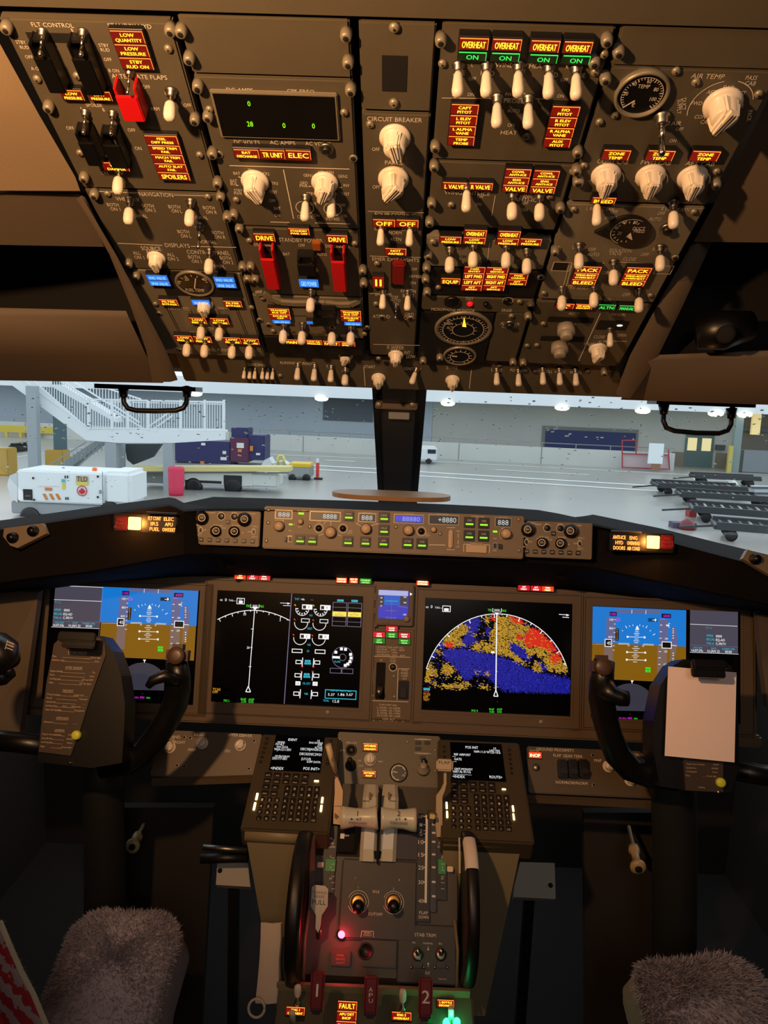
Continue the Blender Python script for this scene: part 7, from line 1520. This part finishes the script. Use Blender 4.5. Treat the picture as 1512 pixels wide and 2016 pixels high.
# knitted seat cover at the left edge
t = thing('woven_seat_cover', 'red and white woven cover with a fuzzy pale edge at the bottom left corner', 'seat cover', X(20, 2010, .82))
wm = mat('red_white_weave', (200, 180, 172), .9); n = wm.node_tree; bs = n.nodes['Principled BSDF']
tc = n.nodes.new('ShaderNodeTexCoord'); wv = n.nodes.new('ShaderNodeTexWave'); wv.wave_type = 'BANDS'; wv.bands_direction = 'DIAGONAL'; wv.inputs['Scale'].default_value = 22; wv.inputs['Distortion'].default_value = 3; wv.inputs['Detail'].default_value = 3; wv.inputs['Detail Scale'].default_value = 6
cr = n.nodes.new('ShaderNodeValToRGB'); cr.color_ramp.elements[0].color = (*s2l((140, 18, 26)), 1); cr.color_ramp.elements[1].color = (*s2l((140, 120, 118)), 1); cr.color_ramp.elements[0].position = .46; cr.color_ramp.elements[1].position = .56
n.links.new(tc.outputs['Object'], wv.inputs['Vector']); n.links.new(wv.outputs['Fac'], cr.inputs[0]); n.links.new(cr.outputs[0], bs.inputs['Base Color'])
rows = []
for k, (x, y) in enumerate([(2, 1815), (25, 1870), (45, 1915), (68, 1958), (98, 2030), (110, 2070)]):
    rows.append([X(x-170, y+30, .84), X(x-60, y+8, .80), X(x-16, y+2, .79), X(x-4, y, .80), X(x, y, .83)])
b = MB(); b.loft(rows, wm, True); b.loft([[p+Vector((-.03, .0, -.03)) for p in r] for r in rows], wm, True); b.build('cover', t)
FZ = mat('fuzzy_trim', (176, 168, 140), .95); edge = [r[3] for r in rows]
b = MB(); b.tube(edge, .0035, FZ, 8); rn = random.Random(9)
for i in range(900):
    k = rn.randrange(len(edge)-1); p = edge[k].lerp(edge[k+1], rn.random()); d = Vector((rn.uniform(-.6, 1), rn.uniform(-.5, .5), rn.uniform(-.3, .8))).normalized()*rn.uniform(.003, .008); s3 = Vector((rn.random(), rn.random(), rn.random()))*.0003
    b.add([p-s3, p+s3, p+d], [[0, 1, 2]], FZ)
b.build('fuzzy_edge', t)
# wool at left edge behind the cover
# ================================================================ OUTSIDE
GZ = -2.8
GND = object.__new__(Plane); GND.o = Vector((0, 30, GZ)); GND.u = Vector((1, 0, 0)); GND.v = Vector((0, 1, 0)); GND.n = Vector((0, 0, 1)); GND.R = Matrix.Identity(3)
def G(px, py): return GND.P(px, py)
def dep(p): return -(RM.transposed() @ (p-CAM)).z
def ZP(px, py, y):
    """point on the ray at world distance y"""
    r = RM @ Vector(((px-W/2)/F, (H/2-py)/F, -1)); return CAM + r*(y/r.y)
tm = mat('wet_tarmac', (150, 150, 143), .30, bump=0, vary=.10, vscale=.35, spec=.6)
o = wbox('tarmac_ground', -90, 90, 3.2, 110, GZ-.2, GZ, tm); o['kind'] = 'structure'; o['label'] = 'wet grey tarmac of the apron'; o['category'] = 'ground'
GP_ = Paint(GND, .01); PW = mat('road_paint', (215, 218, 215), .6); PY = mat('road_paint_yellow', (200, 190, 120), .6)
def gline(pts, wm, m):
    for a, b_ in zip(pts, pts[1:]):
        A, B = G(*a), G(*b_); d = (B-A).normalized(); q = Vector((-d.y, d.x, 0))*wm/2; up = Vector((0, 0, .012)); GP_.add([A-q+up, B-q+up, B+q+up, A+q+up], [[0, 1, 2, 3]], m)
gline([(400, 905), (735, 923), (840, 930), (1310, 958)], .55, PW); gline([(400, 912), (735, 931), (840, 938), (1310, 968)], .5, PW)
gline([(300, 886), (735, 903), (1050, 919), (1450, 940)], .35, PW); gline([(975, 925), (1160, 935)], .35, PW); gline([(640, 906), (700, 909)], .4, PW)
gline([(1363, 930), (1382, 954)], .5, PW); gline([(1427, 933), (1460, 969)], .5, PW)
for k in range(6): gline([(1366+k*3.4, 934+k*5.4), (1430+k*6, 935+k*6.2)], .35, PW)
gline([(0, 905), (170, 880)], .15, PW); pass
o = GP_.fin('road_markings', None); o['kind'] = 'structure'; o['label'] = 'white painted lines on the tarmac'; o['category'] = 'ground marking'
# barrier and building
A, B = G(500, 884), G(1326, 927); dr = (B-A).normalized(); pn = Vector((-dr.y, dr.x, 0))
hA = ZP(500, 856, A.y).z - GZ; hB = ZP(1326, 890, B.y).z - GZ; hb = (hA+hB)/2
CON = mat('pale_concrete', (196, 197, 190), .85, vary=.08, vscale=.6, bump=0)
A2 = A - dr*26
b = MB(); b.prism([A2, B, B+pn*.4, A2+pn*.4], Vector((0, 0, hb)), CON)
o = b.build('concrete_barrier'); tag(o, 'long pale concrete barrier with a thin rail in front of the building', 'barrier'); t = o
b = MB(); L = (B-A2).length
for i in range(int(L/2.4)):
    p = A2 + dr*(i*2.4) + pn*.2 + Vector((0, 0, hb)); b.bar(p, p+Vector((0, 0, .32)), .06, .06, STEEL)
b.bar(A2+pn*.2+Vector((0, 0, hb+.32)), B+pn*.2+Vector((0, 0, hb+.32)), .07, .05, STEEL); b.build('top_rail', t)
b = MB()
for i in range(1, int(L/6)): p = A2 + dr*(i*6) - pn*.01; b.bar(p, p+Vector((0, 0, hb)), .05, .03, mat('joint_grey', (130, 132, 128), .8))
b.build('panel_joints', t)
# facade with vertical ribs
def ribbed(name, rgb, sc=6):
    m = mat(name, rgb, .6); n = m.node_tree; bs = n.nodes['Principled BSDF']; tc = n.nodes.new('ShaderNodeTexCoord'); wv = n.nodes.new('ShaderNodeTexWave'); wv.bands_direction = 'X'; wv.inputs['Scale'].default_value = sc; wv.inputs['Distortion'].default_value = 0
    cr = n.nodes.new('ShaderNodeMix'); cr.data_type = 'RGBA'; c = s2l(rgb); cr.inputs[6].default_value = (*[v*.86 for v in c], 1); cr.inputs[7].default_value = (*[v*1.1 for v in c], 1)
    n.links.new(tc.outputs['Object'], wv.inputs['Vector']); n.links.new(wv.outputs['Fac'], cr.inputs[0]); n.links.new(cr.outputs[2], bs.inputs['Base Color']); return m
WB = ribbed('ribbed_cladding_blue', (176, 188, 198)); WG = ribbed('ribbed_cladding_grey', (184, 185, 178))
WA = A2 + pn*5 - dr*30; WB2 = B + pn*5 + dr*22
def on(pnt, px, py):
    """ray hits the facade plane (through WA, along dr) moved by pnt towards the aircraft"""
    r = RM @ Vector(((px-W/2)/F, (H/2-py)/F, -1)); o_ = WA - pn*pnt; return CAM + r*((o_-CAM).dot(pn)/r.dot(pn))
ztop = on(0, 600, 781).z
split = on(0, 850, 850); split.z = GZ; sp2 = Vector((split.x, split.y, GZ))
o = MB().prism([Vector((WA.x, WA.y, GZ)), sp2, sp2+pn*.4, Vector((WA.x, WA.y, GZ))+pn*.4], Vector((0, 0, ztop-GZ)), WB).build('terminal_wall'); tag(o, 'blue-grey ribbed building wall left of the centre post', 'building wall')
tw = MB().prism([sp2+dr*.02, Vector((WB2.x, WB2.y, GZ)), Vector((WB2.x, WB2.y, GZ))+pn*.4, sp2+pn*.4+dr*.02], Vector((0, 0, ztop-GZ)), WG).build('terminal_wall'); tag(tw, 'grey ribbed building wall right of the centre post with doors', 'building wall')
def fac(par, name, x0, y0, x1, y1, off, th, m):
    p0 = on(off, x0, (y0+y1)/2); p1 = on(off, x1, (y0+y1)/2); z1 = on(off, (x0+x1)/2, y0).z; z0 = max(GZ, on(off, (x0+x1)/2, y1).z)
    b = MB(); b.prism([Vector((p0.x, p0.y, z0)), Vector((p1.x, p1.y, z0)), Vector((p1.x, p1.y, z0))+pn*th, Vector((p0.x, p0.y, z0))+pn*th], Vector((0, 0, z1-z0)), m); return b.build(name, par)
LV = mat('louvre_grey', (84, 92, 100), .6); o = fac(o, 'louvre_vent', 636, 784, 734, 829, .12, .12, LV)
fac(tw, 'door_surround', 1066, 842, 1256, 892, .08, .08, mat('surround_grey', (120, 122, 118), .6)); fac(tw, 'roller_door', 1073, 849, 1251, 892, .16, .1, mat('navy_door', (36, 48, 96), .6))
d = fac(tw, 'double_door', 1348, 850, 1404, 930, .12, .12, mat('teal_door', (84, 106, 104), .6)); LW = glow('lit_window', (250, 232, 170), 1.0)
fac(d, 'door_pane', 1354, 862, 1372, 887, .2, .06, LW); fac(d, 'door_pane', 1382, 863, 1400, 888, .2, .06, LW)
fac(tw, 'wall_plinth', 1322, 890, 1346, 930, .1, .1, mat('plinth_brown', (126, 116, 100), .7)); fac(tw, 'wall_plinth', 1408, 892, 1436, 930, .1, .1, MATS['plinth_brown'])
fac(tw, 'wall_box', 1410, 876, 1428, 886, .3, .3, mat('box_dark', (70, 72, 72), .6)); fac(tw, 'side_wing', 1462, 800, 1620, 930, .5, .5, mat('wing_grey', (112, 106, 96), .7)); fac(tw, 'wing_shelf', 1462, 845, 1620, 852, .8, .3, LV)
# roof canopy with lamps
t = thing('roof_canopy', 'bright white roof fascia running along the top of the building', 'canopy', Vector((WA.x, WA.y, GZ)))
CW = mat('canopy_white', (236, 240, 242), .5)
b = MB(); b.prism([Vector((WA.x, WA.y, ztop))-pn*3.5, Vector((WB2.x, WB2.y, ztop))-pn*3.5, Vector((WB2.x, WB2.y, ztop))+pn*.5, Vector((WA.x, WA.y, ztop))+pn*.5], Vector((0, 0, 1.3)), CW); b.build('fascia', t)
for x, y in ((385, 776), (633, 781), (882, 789), (1107, 796), (1266, 800), (1410, 806), (1466, 808)):
    p = on(3.2, x, y); p.z = ztop-.02; M = Matrix.Translation(p) @ Matrix.Rotation(math.pi, 4, 'X'); b = MB(); b.lathe(M, [(.55, 0), (.5, .16), (.3, .26), (.01, .28)], glow('canopy_lamp_glow', (255, 246, 215), 4), 20); tag(b.build('canopy_lamp'), 'round glowing lamp under the white canopy, ' + {385: 'seen beside the left grab handle', 633: 'above the dark louvre', 882: 'just right of the centre post', 1107: 'left of the blue roller door centre', 1266: 'above the right end of the blue roller door', 1410: 'inside the right grab handle', 1466: 'at the right of the grab handle'}[x], 'lamp', 'canopy lamps')
# helpers for things on the ground
def gd(px, py): return G(px, py)
def gbox(par, name, x0, y0, x1, y1, yy, th, m, bev=0):
    p0 = ZP(x0, (y0+y1)/2, yy); p1 = ZP(x1, (y0+y1)/2, yy); z1 = ZP((x0+x1)/2, y0, yy).z; z0 = ZP((x0+x1)/2, y1, yy).z
    b = MB(); b.box(Matrix.Translation(((p0.x+p1.x)/2, yy+th/2, z0)), abs(p1.x-p0.x), th, abs(z1-z0), m, bev); return b.build(name, par)
# sign, fence, posts
yy = G(1290, 926).y - 1.2
t = thing('notice_board', 'blank white notice board on a wooden foot in front of the barrier', 'sign', G(1291, 922)); gbox(t, 'board', 1277, 873, 1306, 913, yy, .1, mat('board_white', (232, 238, 240), .5)); gbox(t, 'foot', 1284, 913, 1300, 925, yy+.02, .15, mat('wood_foot', (150, 110, 80), .7))
t = thing('red_fence', 'thin red tubular fence frame beside the white notice board', 'fence', G(1270, 924)); RF = mat('red_fence_paint', (170, 50, 60), .5); b = MB(); yy = G(1270, 924).y-.9
for p, q_ in (((1225, 866), (1225, 921)), ((1225, 893), (1316, 896)), ((1316, 885), (1318, 925)), ((1225, 920), (1318, 924)), ((1252, 867), (1252, 893)), ((1225, 867), (1252, 867))): b.bar(ZP(*p, yy), ZP(*q_, yy), .07, .07, RF, up=Vector((0, 1, 0)))
b.build('frame', t); gbox(t, 'mesh_screen', 1226, 895, 1316, 921, yy+.1, .04, mat('pinkish_panel', (190, 170, 172), .7))
tag(gbox(None, 'bollard_post', 1434, 878, 1442, 930, G(1438, 930).y, .25, mat('yellow_post', (196, 180, 96), .6)), 'yellow post in front of the double door corner', 'post')
tag(gbox(None, 'support_column', 1446, 796, 1461, 931, G(1452, 931).y+.5, .4, mat('column_green_grey', (132, 148, 144), .6)), 'pale green-grey building column near the right edge', 'column')
tag(gbox(None, 'hanging_lantern', 1482, 812, 1498, 856, on(1.5, 1490, 830).y, .3, mat('lantern_glass', (230, 210, 150), .5, emit=(240, 210, 140), es=.6)), 'tall pale lit box on the wall at the far right', 'lamp')
tag(gbox(None, 'cargo_bin', 1463, 888, 1560, 931, G(1490, 931).y, 1.5, mat('bin_grey', (128, 134, 138), .6)), 'grey metal bin at the far right below the lit box', 'bin')
# small vehicle behind the post
t = thing('service_van', 'small white van seen just right of the centre post', 'van', G(850, 914)); yy = G(850, 914).y
gbox(t, 'body', 800, 880, 861, 908, yy, 2, mat('van_white', (222, 226, 228), .4), .12); gbox(t, 'window', 842, 885, 858, 893, yy-.03, .1, DARK); gbox(t, 'wheel', 838, 900, 850, 914, yy-.05, .3, BLACK, .1)
# ---- stairs
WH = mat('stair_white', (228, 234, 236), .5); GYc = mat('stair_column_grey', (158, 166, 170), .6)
SD = G(330, 966).y
t = thing('access_stairs', 'white steel stairs and landing with railings on the left outside', 'stairs', G(330, 966))
def sbar(b, p, q_, w_, y_=0, m=WH): b.bar(ZP(*p, SD+y_), ZP(*q_, SD+y_), w_, w_, m, up=Vector((0, 1, 0)))
b = MB(); b.prism([ZP(x, y, SD) for x, y in [(443, 847), (443, 866), (341, 872), (231, 872), (170, 867), (20, 756), (-40, 712), (30, 712), (53, 756-18), (175, 846)]], Vector((0, .12, 0)), WH); b.build('stringer', t)
b = MB(); b.prism([ZP(x, y, SD+.13) for x, y in [(436, 848), (436, 853), (175, 853), (175, 848)]], Vector((0, 1.2, 0)), WH); b.build('landing', t)
b = MB(); sbar(b, (175, 786), (441, 792), .07); sbar(b, (175, 786), (60, 706), .07); sbar(b, (175, 790), (441, 796), .04); sbar(b, (175, 843), (441, 845), .05); sbar(b, (175, 843), (20, 730), .05)
for x in [175, 221, 252, 292, 356, 403, 441]: sbar(b, (x, 787), (x, 846), .09)
for x in range(178, 441, 5): sbar(b, (x, 789), (x, 845), .028)
for x in range(62, 175, 5): y = 786-(175-x)*.70; sbar(b, (x, y), (x, 843-(175-x)*.728), .028)
b.build('front_railing', t)
b = MB()
for a, c in (((165, 750), (278, 786)), ((140, 748), (222, 800)), ((222, 806), (281, 843)), ((215, 792), (275, 832)), ((294, 839), (331, 813)), ((300, 846), (340, 818)), ((120, 752), (190, 790)), ((441, 792), (441, 846)), ((175, 786), (175, 846))): sbar(b, a, c, .06, 2.4)
for x in range(160, 275, 6): sbar(b, (x, 750+(x-165)*.31), (x, 766+(x-165)*.5), .028, 2.4)
b.build('rear_railing', t)
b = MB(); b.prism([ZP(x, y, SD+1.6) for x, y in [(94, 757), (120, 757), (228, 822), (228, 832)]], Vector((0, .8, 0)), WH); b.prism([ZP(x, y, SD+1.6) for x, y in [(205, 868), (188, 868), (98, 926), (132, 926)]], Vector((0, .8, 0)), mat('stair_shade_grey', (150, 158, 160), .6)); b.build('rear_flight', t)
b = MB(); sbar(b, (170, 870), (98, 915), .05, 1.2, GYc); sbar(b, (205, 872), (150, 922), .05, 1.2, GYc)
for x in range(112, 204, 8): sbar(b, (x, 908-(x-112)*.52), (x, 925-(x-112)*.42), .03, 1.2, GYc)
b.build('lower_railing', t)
for x0, x1, y0, y1 in ((207, 229, 872, 958), (321, 340, 872, 966), (232, 242, 872, 945)): gbox(t, 'column', x0, y0, x1, y1, SD+ (0 if x0 != 232 else 2), .35, GYc)
gbox(t, 'column', 53, 760, 72, 935, SD-.6, .35, GYc)
b = MB(); b.prism([ZP(x, y, SD+2.6) for x, y in [(245, 874), (318, 874), (300, 900), (262, 915), (250, 905)]], Vector((0, .3, 0)), mat('dark_machinery', (66, 72, 76), .6)); b.build('drive_unit', t)
# left background: columns, guard rail, car
yb = G(105, 925).y
tag(gbox(None, 'support_column', 103, 700, 120, 888, yb+.2, .6, mat('teal_column', (76, 100, 106), .5)), 'dark teal round column standing on a yellow base', 'column')
tag(gbox(None, 'column_base', 88, 886, 124, 926, yb, .9, mat('yellow_base', (188, 150, 62), .7), .05), 'yellow concrete base under the teal column', 'base')
tag(gbox(None, 'column_base', -30, 882, 16, 936, G(0, 936).y, .9, MATS['yellow_base'], .05), 'yellow concrete base cut by the left edge', 'base')
t = thing('guard_rail', 'yellow guard rail in the left distance behind the stairs', 'guard rail', G(60, 858)); yr = G(60, 862).y; gbox(t, 'rail', -60, 838, 104, 851, yr, .15, mat('yellow_rail', (205, 180, 60), .5))
for x in (12, 40, 77): gbox(t, 'rail_post', x-3, 850, x+3, 861, yr+.02, .12, MATS['yellow_rail'])
t = thing('parked_car', 'small dark parked car at the left edge in the distance', 'car', G(26, 890)); yc = G(26, 890).y; gbox(t, 'body', 10, 878, 37, 889, yc, 2, DARK, .15); gbox(t, 'cabin', 16, 873, 33, 879, yc+.2, 1.6, BLACK, .1)
# ---- ground power cart
p0 = G(120, 1020); yg = p0.y
t = thing('ground_power_cart', 'white ground power cart with a red leaf roundel at the lower left outside', 'service cart', p0)
VW = mat('cart_white', (236, 240, 240), .4); VG = mat('cart_chassis', (140, 146, 148), .6); VD = mat('cart_side', (205, 212, 214), .45)
gbox(t, 'body', 33, 928, 203, 991, yg, 1.8, VW, .05); gbox(t, 'rear_section', 204, 929, 257, 995, yg+.05, 1.7, VW, .12)
b = MB(); b.prism([ZP(x, y, yg+.02) for x, y in [(34, 930), (34, 990), (20, 976), (14, 955), (19, 936)]], Vector((0, 1.6, 0)), VD); b.build('nose', t)
gbox(t, 'chassis', 22, 990, 200, 1014, yg+.08, 1.6, VG, .03)
for x in (58, 215): M = Matrix.Translation(ZP(x, 1018 if x < 100 else 1008, yg)) @ Matrix.Rotation(-math.pi/2, 4, 'X'); MB().lathe(M, [(.26, -.02), (.32, 0), (.32, .2), (.26, .22)], BLACK, 24).build('wheel', t)
for x, c_, y in ((43, (210, 40, 60), 924), (185, (220, 110, 40), 921)): gbox(t, 'beacon', x-4, y, x+4, y+8, yg+.5, .12, mat('beacon_%d' % x, c_, .4, emit=c_, es=.3), .02)
CP = object.__new__(Plane); CP.o = Vector((0, yg-.02, 0)); CP.u = Vector((1, 0, 0)); CP.v = Vector((0, 0, 1)); CP.n = Vector((0, -1, 0)); CP.R = Matrix((CP.u, CP.v, CP.n)).transposed()
ZC = Proxy(CP, 0, 730, .3307); P = Paint(ZC, .0); P.lift = lambda: (setattr(P, 'k', P.k+1), P.k*.0015)[1]
BK = mat('decal_black', (20, 20, 22), .5); OR = mat('decal_orange', (214, 130, 50), .5); RD = mat('decal_red', (205, 36, 48), .5)
P.rect_(138, 705, 193, 770, BK); P.line([(150, 745), (182, 745)], 3, VG)
for x in (252, 290, 328): P.poly([(x, 732), (x+17, 732), (x+36, 768), (x+19, 768)], OR)
P.rect_(267, 696, 309, 713, OR); P.line([(225, 688), (352, 688)], 3, mat('decal_pink', (225, 190, 190), .5)); P.rect_(366, 645, 388, 664, mat('decal_cyan', (90, 180, 210), .5)); P.rect_(370, 664, 386, 706, mat('decal_yellow', (225, 210, 80), .5)); P.rect_(453, 626, 524, 662, mat('decal_tan', (190, 165, 130), .5)); P.rect_(453, 662, 524, 680, MATS['decal_yellow']); P.text('TLD', 489, 644, 30, BK, wp=62)
P.circ(488, 715, 31, RD, 5)
leaf = [(0, -22), (5, -14), (10, -16), (8, -4), (15, -8), (17, -3), (23, -4), (18, 4), (20, 7), (8, 13), (9, 17), (1.5, 15), (1.5, 22), (-1.5, 22), (-1.5, 15), (-9, 17), (-8, 13), (-20, 7), (-18, 4), (-23, -4), (-17, -3), (-15, -8), (-8, -4), (-10, -16), (-5, -14)]
P.add([ZC.P(488, 717, .02)] + [ZC.P(488+x, 717+y, .02) for x, y in leaf], [[0, i+1, (i+1) % len(leaf)+1] for i in range(len(leaf))], RD)
for x, y in ((388, 632), (402, 632), (392, 760), (404, 760)): P.rect_(x-4, y-8, x+4, y+8, BK)
for x, y in ((197, 639), (203, 768), (582, 630), (582, 752)): P.circ(x, y, 7, BK)
P.rect_(590, 710, 606, 732, VG); P.line([(610, 600), (614, 790)], 3, BK); P.fin('decals', t)
# cone pole and barrel
t = thing('leaning_marker_pole', 'thin orange and white striped pole leaning beside the white cart', 'marker pole', G(263, 990)); yp = G(263, 990).y
for k in range(5):
    a = (263+k*1.9, 986-k*10); c = (263+(k+1)*1.9, 986-(k+1)*10); b = MB(); b.tube([ZP(*a, yp), ZP(*c, yp)], .07 if k == 0 else .05, mat('marker_orange', (226, 120, 50), .5) if k % 2 == 0 else mat('marker_white', (225, 225, 220), .5), 12); b.build('band', t)
pb = G(347, 975); rb = (ZP(363, 950, pb.y)-ZP(331, 950, pb.y)).length/2; hb2 = ZP(347, 919, pb.y).z-GZ; b = MB(); b.lathe(Matrix.Translation(Vector((pb.x, pb.y, GZ))), [(rb*.86, 0), (rb*.9, hb2*.1), (rb*.95, hb2*.3), (rb*.9, hb2*.34), (rb*.98, hb2*.62), (rb*.93, hb2*.66), (rb, hb2*.92), (rb*.9, hb2)], mat('red_barrel_plastic', (214, 50, 84), .5), 32); tag(b.build('plastic_barrel'), 'pinkish red plastic barrel standing beside the stair column', 'barrel')
# belt loader
t = thing('belt_loader', 'long white belt loader with yellow top rail parked behind the red barrel', 'belt loader', G(470, 968)); yl = G(470, 968).y
gbox(t, 'body', 360, 924, 500, 958, yl, 1.6, mat('loader_white', (210, 214, 208), .5), .08); gbox(t, 'front_body', 490, 932, 547, 960, yl+.02, 1.5, MATS['loader_white'], .08)
gbox(t, 'tail_frame', 278, 926, 362, 952, yl+.3, 1.2, mat('loader_grey', (136, 140, 138), .6), .03)
b = MB(); b.bar(ZP(268, 922, yl+.2), ZP(574, 922, yl+.2), .9, .2, mat('loader_yellow', (214, 200, 130), .5), up=Vector((0, 0, 1))); b.bar(ZP(275, 930, yl), ZP(568, 931, yl), .06, .06, MATS['loader_grey']); b.build('conveyor', t)
gbox(t, 'stripe', 364, 946, 436, 951, yl-.02, .03, BK)
for x in (458, 380): M = Matrix.Translation(ZP(x, 958, yl-.05)) @ Matrix.Rotation(-math.pi/2, 4, 'X'); MB().lathe(M, [(.25, 0), (.38, .03), (.38, .26), (.25, .3)], BLACK, 24).build('wheel', t)
gbox(t, 'wheel_arch', 440, 936, 476, 955, yl-.03, .06, DARK, .02)
# tow unit with yellow hoop
t = thing('baggage_tug', 'grey and yellow baggage tug with a yellow hoop, left of the thin red post', 'tug', G(580, 945)); yt_ = G(580, 945).y
gbox(t, 'body', 566, 918, 612, 941, yt_, 1.4, mat('tug_grey', (150, 154, 150), .6), .06); gbox(t, 'hood', 568, 913, 611, 921, yt_-.02, 1.4, mat('tug_yellow', (222, 186, 40), .5), .04)
b = MB(); b.prism([ZP(x, y, yt_+.8) for x, y in [(514, 917), (520, 906), (530, 901), (536, 912), (556, 908), (568, 916), (568, 918)]], Vector((0, 1, 0)), mat('tug_white', (216, 220, 220), .5)); b.build('cover', t)
b = MB(); b.tube([ZP(x, y, yt_+.7) for x, y in [(547, 915), (547, 903), (550, 897), (556, 897), (559, 903), (559, 915)]], .07, mat('hoop_yellow', (226, 214, 110), .5), 10); b.build('hoop', t)
for x in (575, 603): M = Matrix.Translation(ZP(x, 941, yt_-.05)) @ Matrix.Rotation(-math.pi/2, 4, 'X'); MB().lathe(M, [(.14, 0), (.2, .03), (.2, .16)], BLACK, 20).build('wheel', t)
t = thing('marker_post', 'thin red post with a white top standing alone on the tarmac', 'post', G(625, 944)); ym = G(625, 944).y; gbox(t, 'post', 622, 911, 628, 943, ym, .14, mat('post_red', (214, 60, 60), .5)); gbox(t, 'cap', 622.5, 903, 627.5, 911, ym, .13, MATS['marker_white']); gbox(t, 'base', 618, 941, 634, 944, ym-.1, .4, DARK)
# dark blue trailer
t = thing('cargo_trailer', 'dark blue and maroon cargo trailer behind the belt loader', 'trailer', G(430, 912)); y3 = G(430, 914).y; NV = mat('trailer_navy', (44, 44, 92), .5)
gbox(t, 'body', 340, 868, 456, 912, y3, 2, NV, .05); gbox(t, 'body_end', 488, 857, 521, 906, y3+.1, 2, NV, .05); gbox(t, 'maroon_section', 452, 862, 490, 910, y3-.05, 2, mat('trailer_maroon', (92, 40, 70), .5), .05); gbox(t, 'top_box', 455, 842, 488, 864, y3+.3, 1.6, NV, .05)
for x0, y0, x1, y1, m_ in ((466, 872, 480, 882, 'marker_white'), (492, 878, 498, 888, 'decal_orange'), (468, 884, 476, 890, 'decal_orange'), (438, 888, 445, 894, 'marker_white'), (434, 900, 446, 906, 'marker_white'), (394, 908, 402, 913, 'decal_orange'), (504, 892, 512, 896, 'marker_white'), (396, 872, 404, 877, 'marker_white')): gbox(t, 'reflector_plate', x0, y0, x1, y1, y3-.08, .05, MATS[m_])
# ---- cargo dollies
DM = mat('dolly_metal', (62, 64, 66), .5, .3); DL = mat('dolly_roller', (150, 152, 150), .4, .6); DR = mat('dolly_red', (150, 44, 40), .5)
def dolly(lab, cpx, cpy, L, Wd, rot, z=.5):
    c = G(cpx, cpy); t = thing('cargo_dolly', lab, 'dolly', c, 'cargo dollies'); R_ = Matrix.Translation(c) @ Matrix.Rotation(rot, 4, 'Z')
    b = MB()
    for y in (-Wd/2, Wd/2): b.box(R_ @ Matrix.Translation((0, y, z-.12)), L, .12, .26, DM)
    for x in (-L/2, 0, L/2): b.box(R_ @ Matrix.Translation((x, 0, z-.12)), .12, Wd, .14, DM)
    b.build('frame', t); b = MB(); n = int(L/.32)
    for i in range(n): b.box(R_ @ Matrix.Translation((-L/2+.2+i*.32, 0, z-.02)), .09, Wd*.92, .07, DL if i % 2 else DM)
    for y in (-.55*Wd/2, 0, .55*Wd/2): b.box(R_ @ Matrix.Translation((0, y, z-.03)), L*.96, .07, .06, DM)
    b.build('roller_deck', t)
    for x in (-L/2+.5, L/2-.5):
        for y in (-Wd/2+.15, Wd/2-.15): MB().lathe(R_ @ Matrix.Translation((x, y-.08, .2)) @ Matrix.Rotation(-math.pi/2, 4, 'X'), [(.14, 0), (.2, .02), (.2, .14), (.14, .16)], BLACK, 18).build('wheel', t)
    b = MB(); b.bar(R_ @ Vector((-L/2, 0, z-.1)), R_ @ Vector((-L/2-1.1, 0, .25)), .07, .07, DM); b.build('drawbar', t)
dolly('dark flat roller dolly, farthest of the group on the right', 1372, 975, 4.2, 1.9, -.12)
dolly('dark flat roller dolly behind the nearest one, with its red end', 1425, 996, 4.0, 1.7, -.2)
dolly('dark flat roller dolly nearest the glareshield on the right', 1478, 1030, 4.4, 2.0, -.3)
dolly('dark flat roller dolly just above the glareshield edge in the right corner', 1530, 1068, 4.0, 1.5, -.3)
dolly('dark flat roller dolly standing behind all the others near the hatched marking', 1425, 955, 3.6, 1.3, -.1)
t = thing('tilted_rack', 'pale white slatted rack standing at the right edge beyond the dollies', 'rack', G(1500, 1000)); b = MB(); R_ = Matrix.Translation(G(1530, 985))
b.prism([ZP(x, y, G(1500, 1000).y) for x, y in [(1479, 956), (1560, 958), (1560, 1040), (1512, 1012)]], Vector((0, .15, 0)), mat('rack_white', (214, 218, 218), .5)); b.build('panel', t); b = MB()
for k in range(5): b.bar(ZP(1480+k*7, 960+k*11, G(1500, 1000).y-.05), ZP(1560, 961+k*11, G(1500, 1000).y-.05), .08, .08, LV)
b.build('slats', t)
t = thing('red_beacon', 'small red beacon housing just above the right glareshield edge', 'beacon', G(1350, 1040)); b = MB(); pz = G(1352, 1042)
b.lathe(Matrix.Translation(pz), [(.3, 0), (.3, .12), (.2, .3), (.05, .4)], mat('beacon_red', (120, 40, 46), .4), 20); b.build('dome', t); gbox(t, 'housing', 1325, 1030, 1372, 1046, pz.y+.1, .5, mat('housing_purple', (86, 76, 100), .6), .02)
tag(gbox(None, 'equipment_case', 1358, 1005, 1372, 1018, G(1365, 1018).y, .5, mat('case_red', (170, 50, 44), .5), .02), 'small red case on the tarmac by the dollies', 'case')
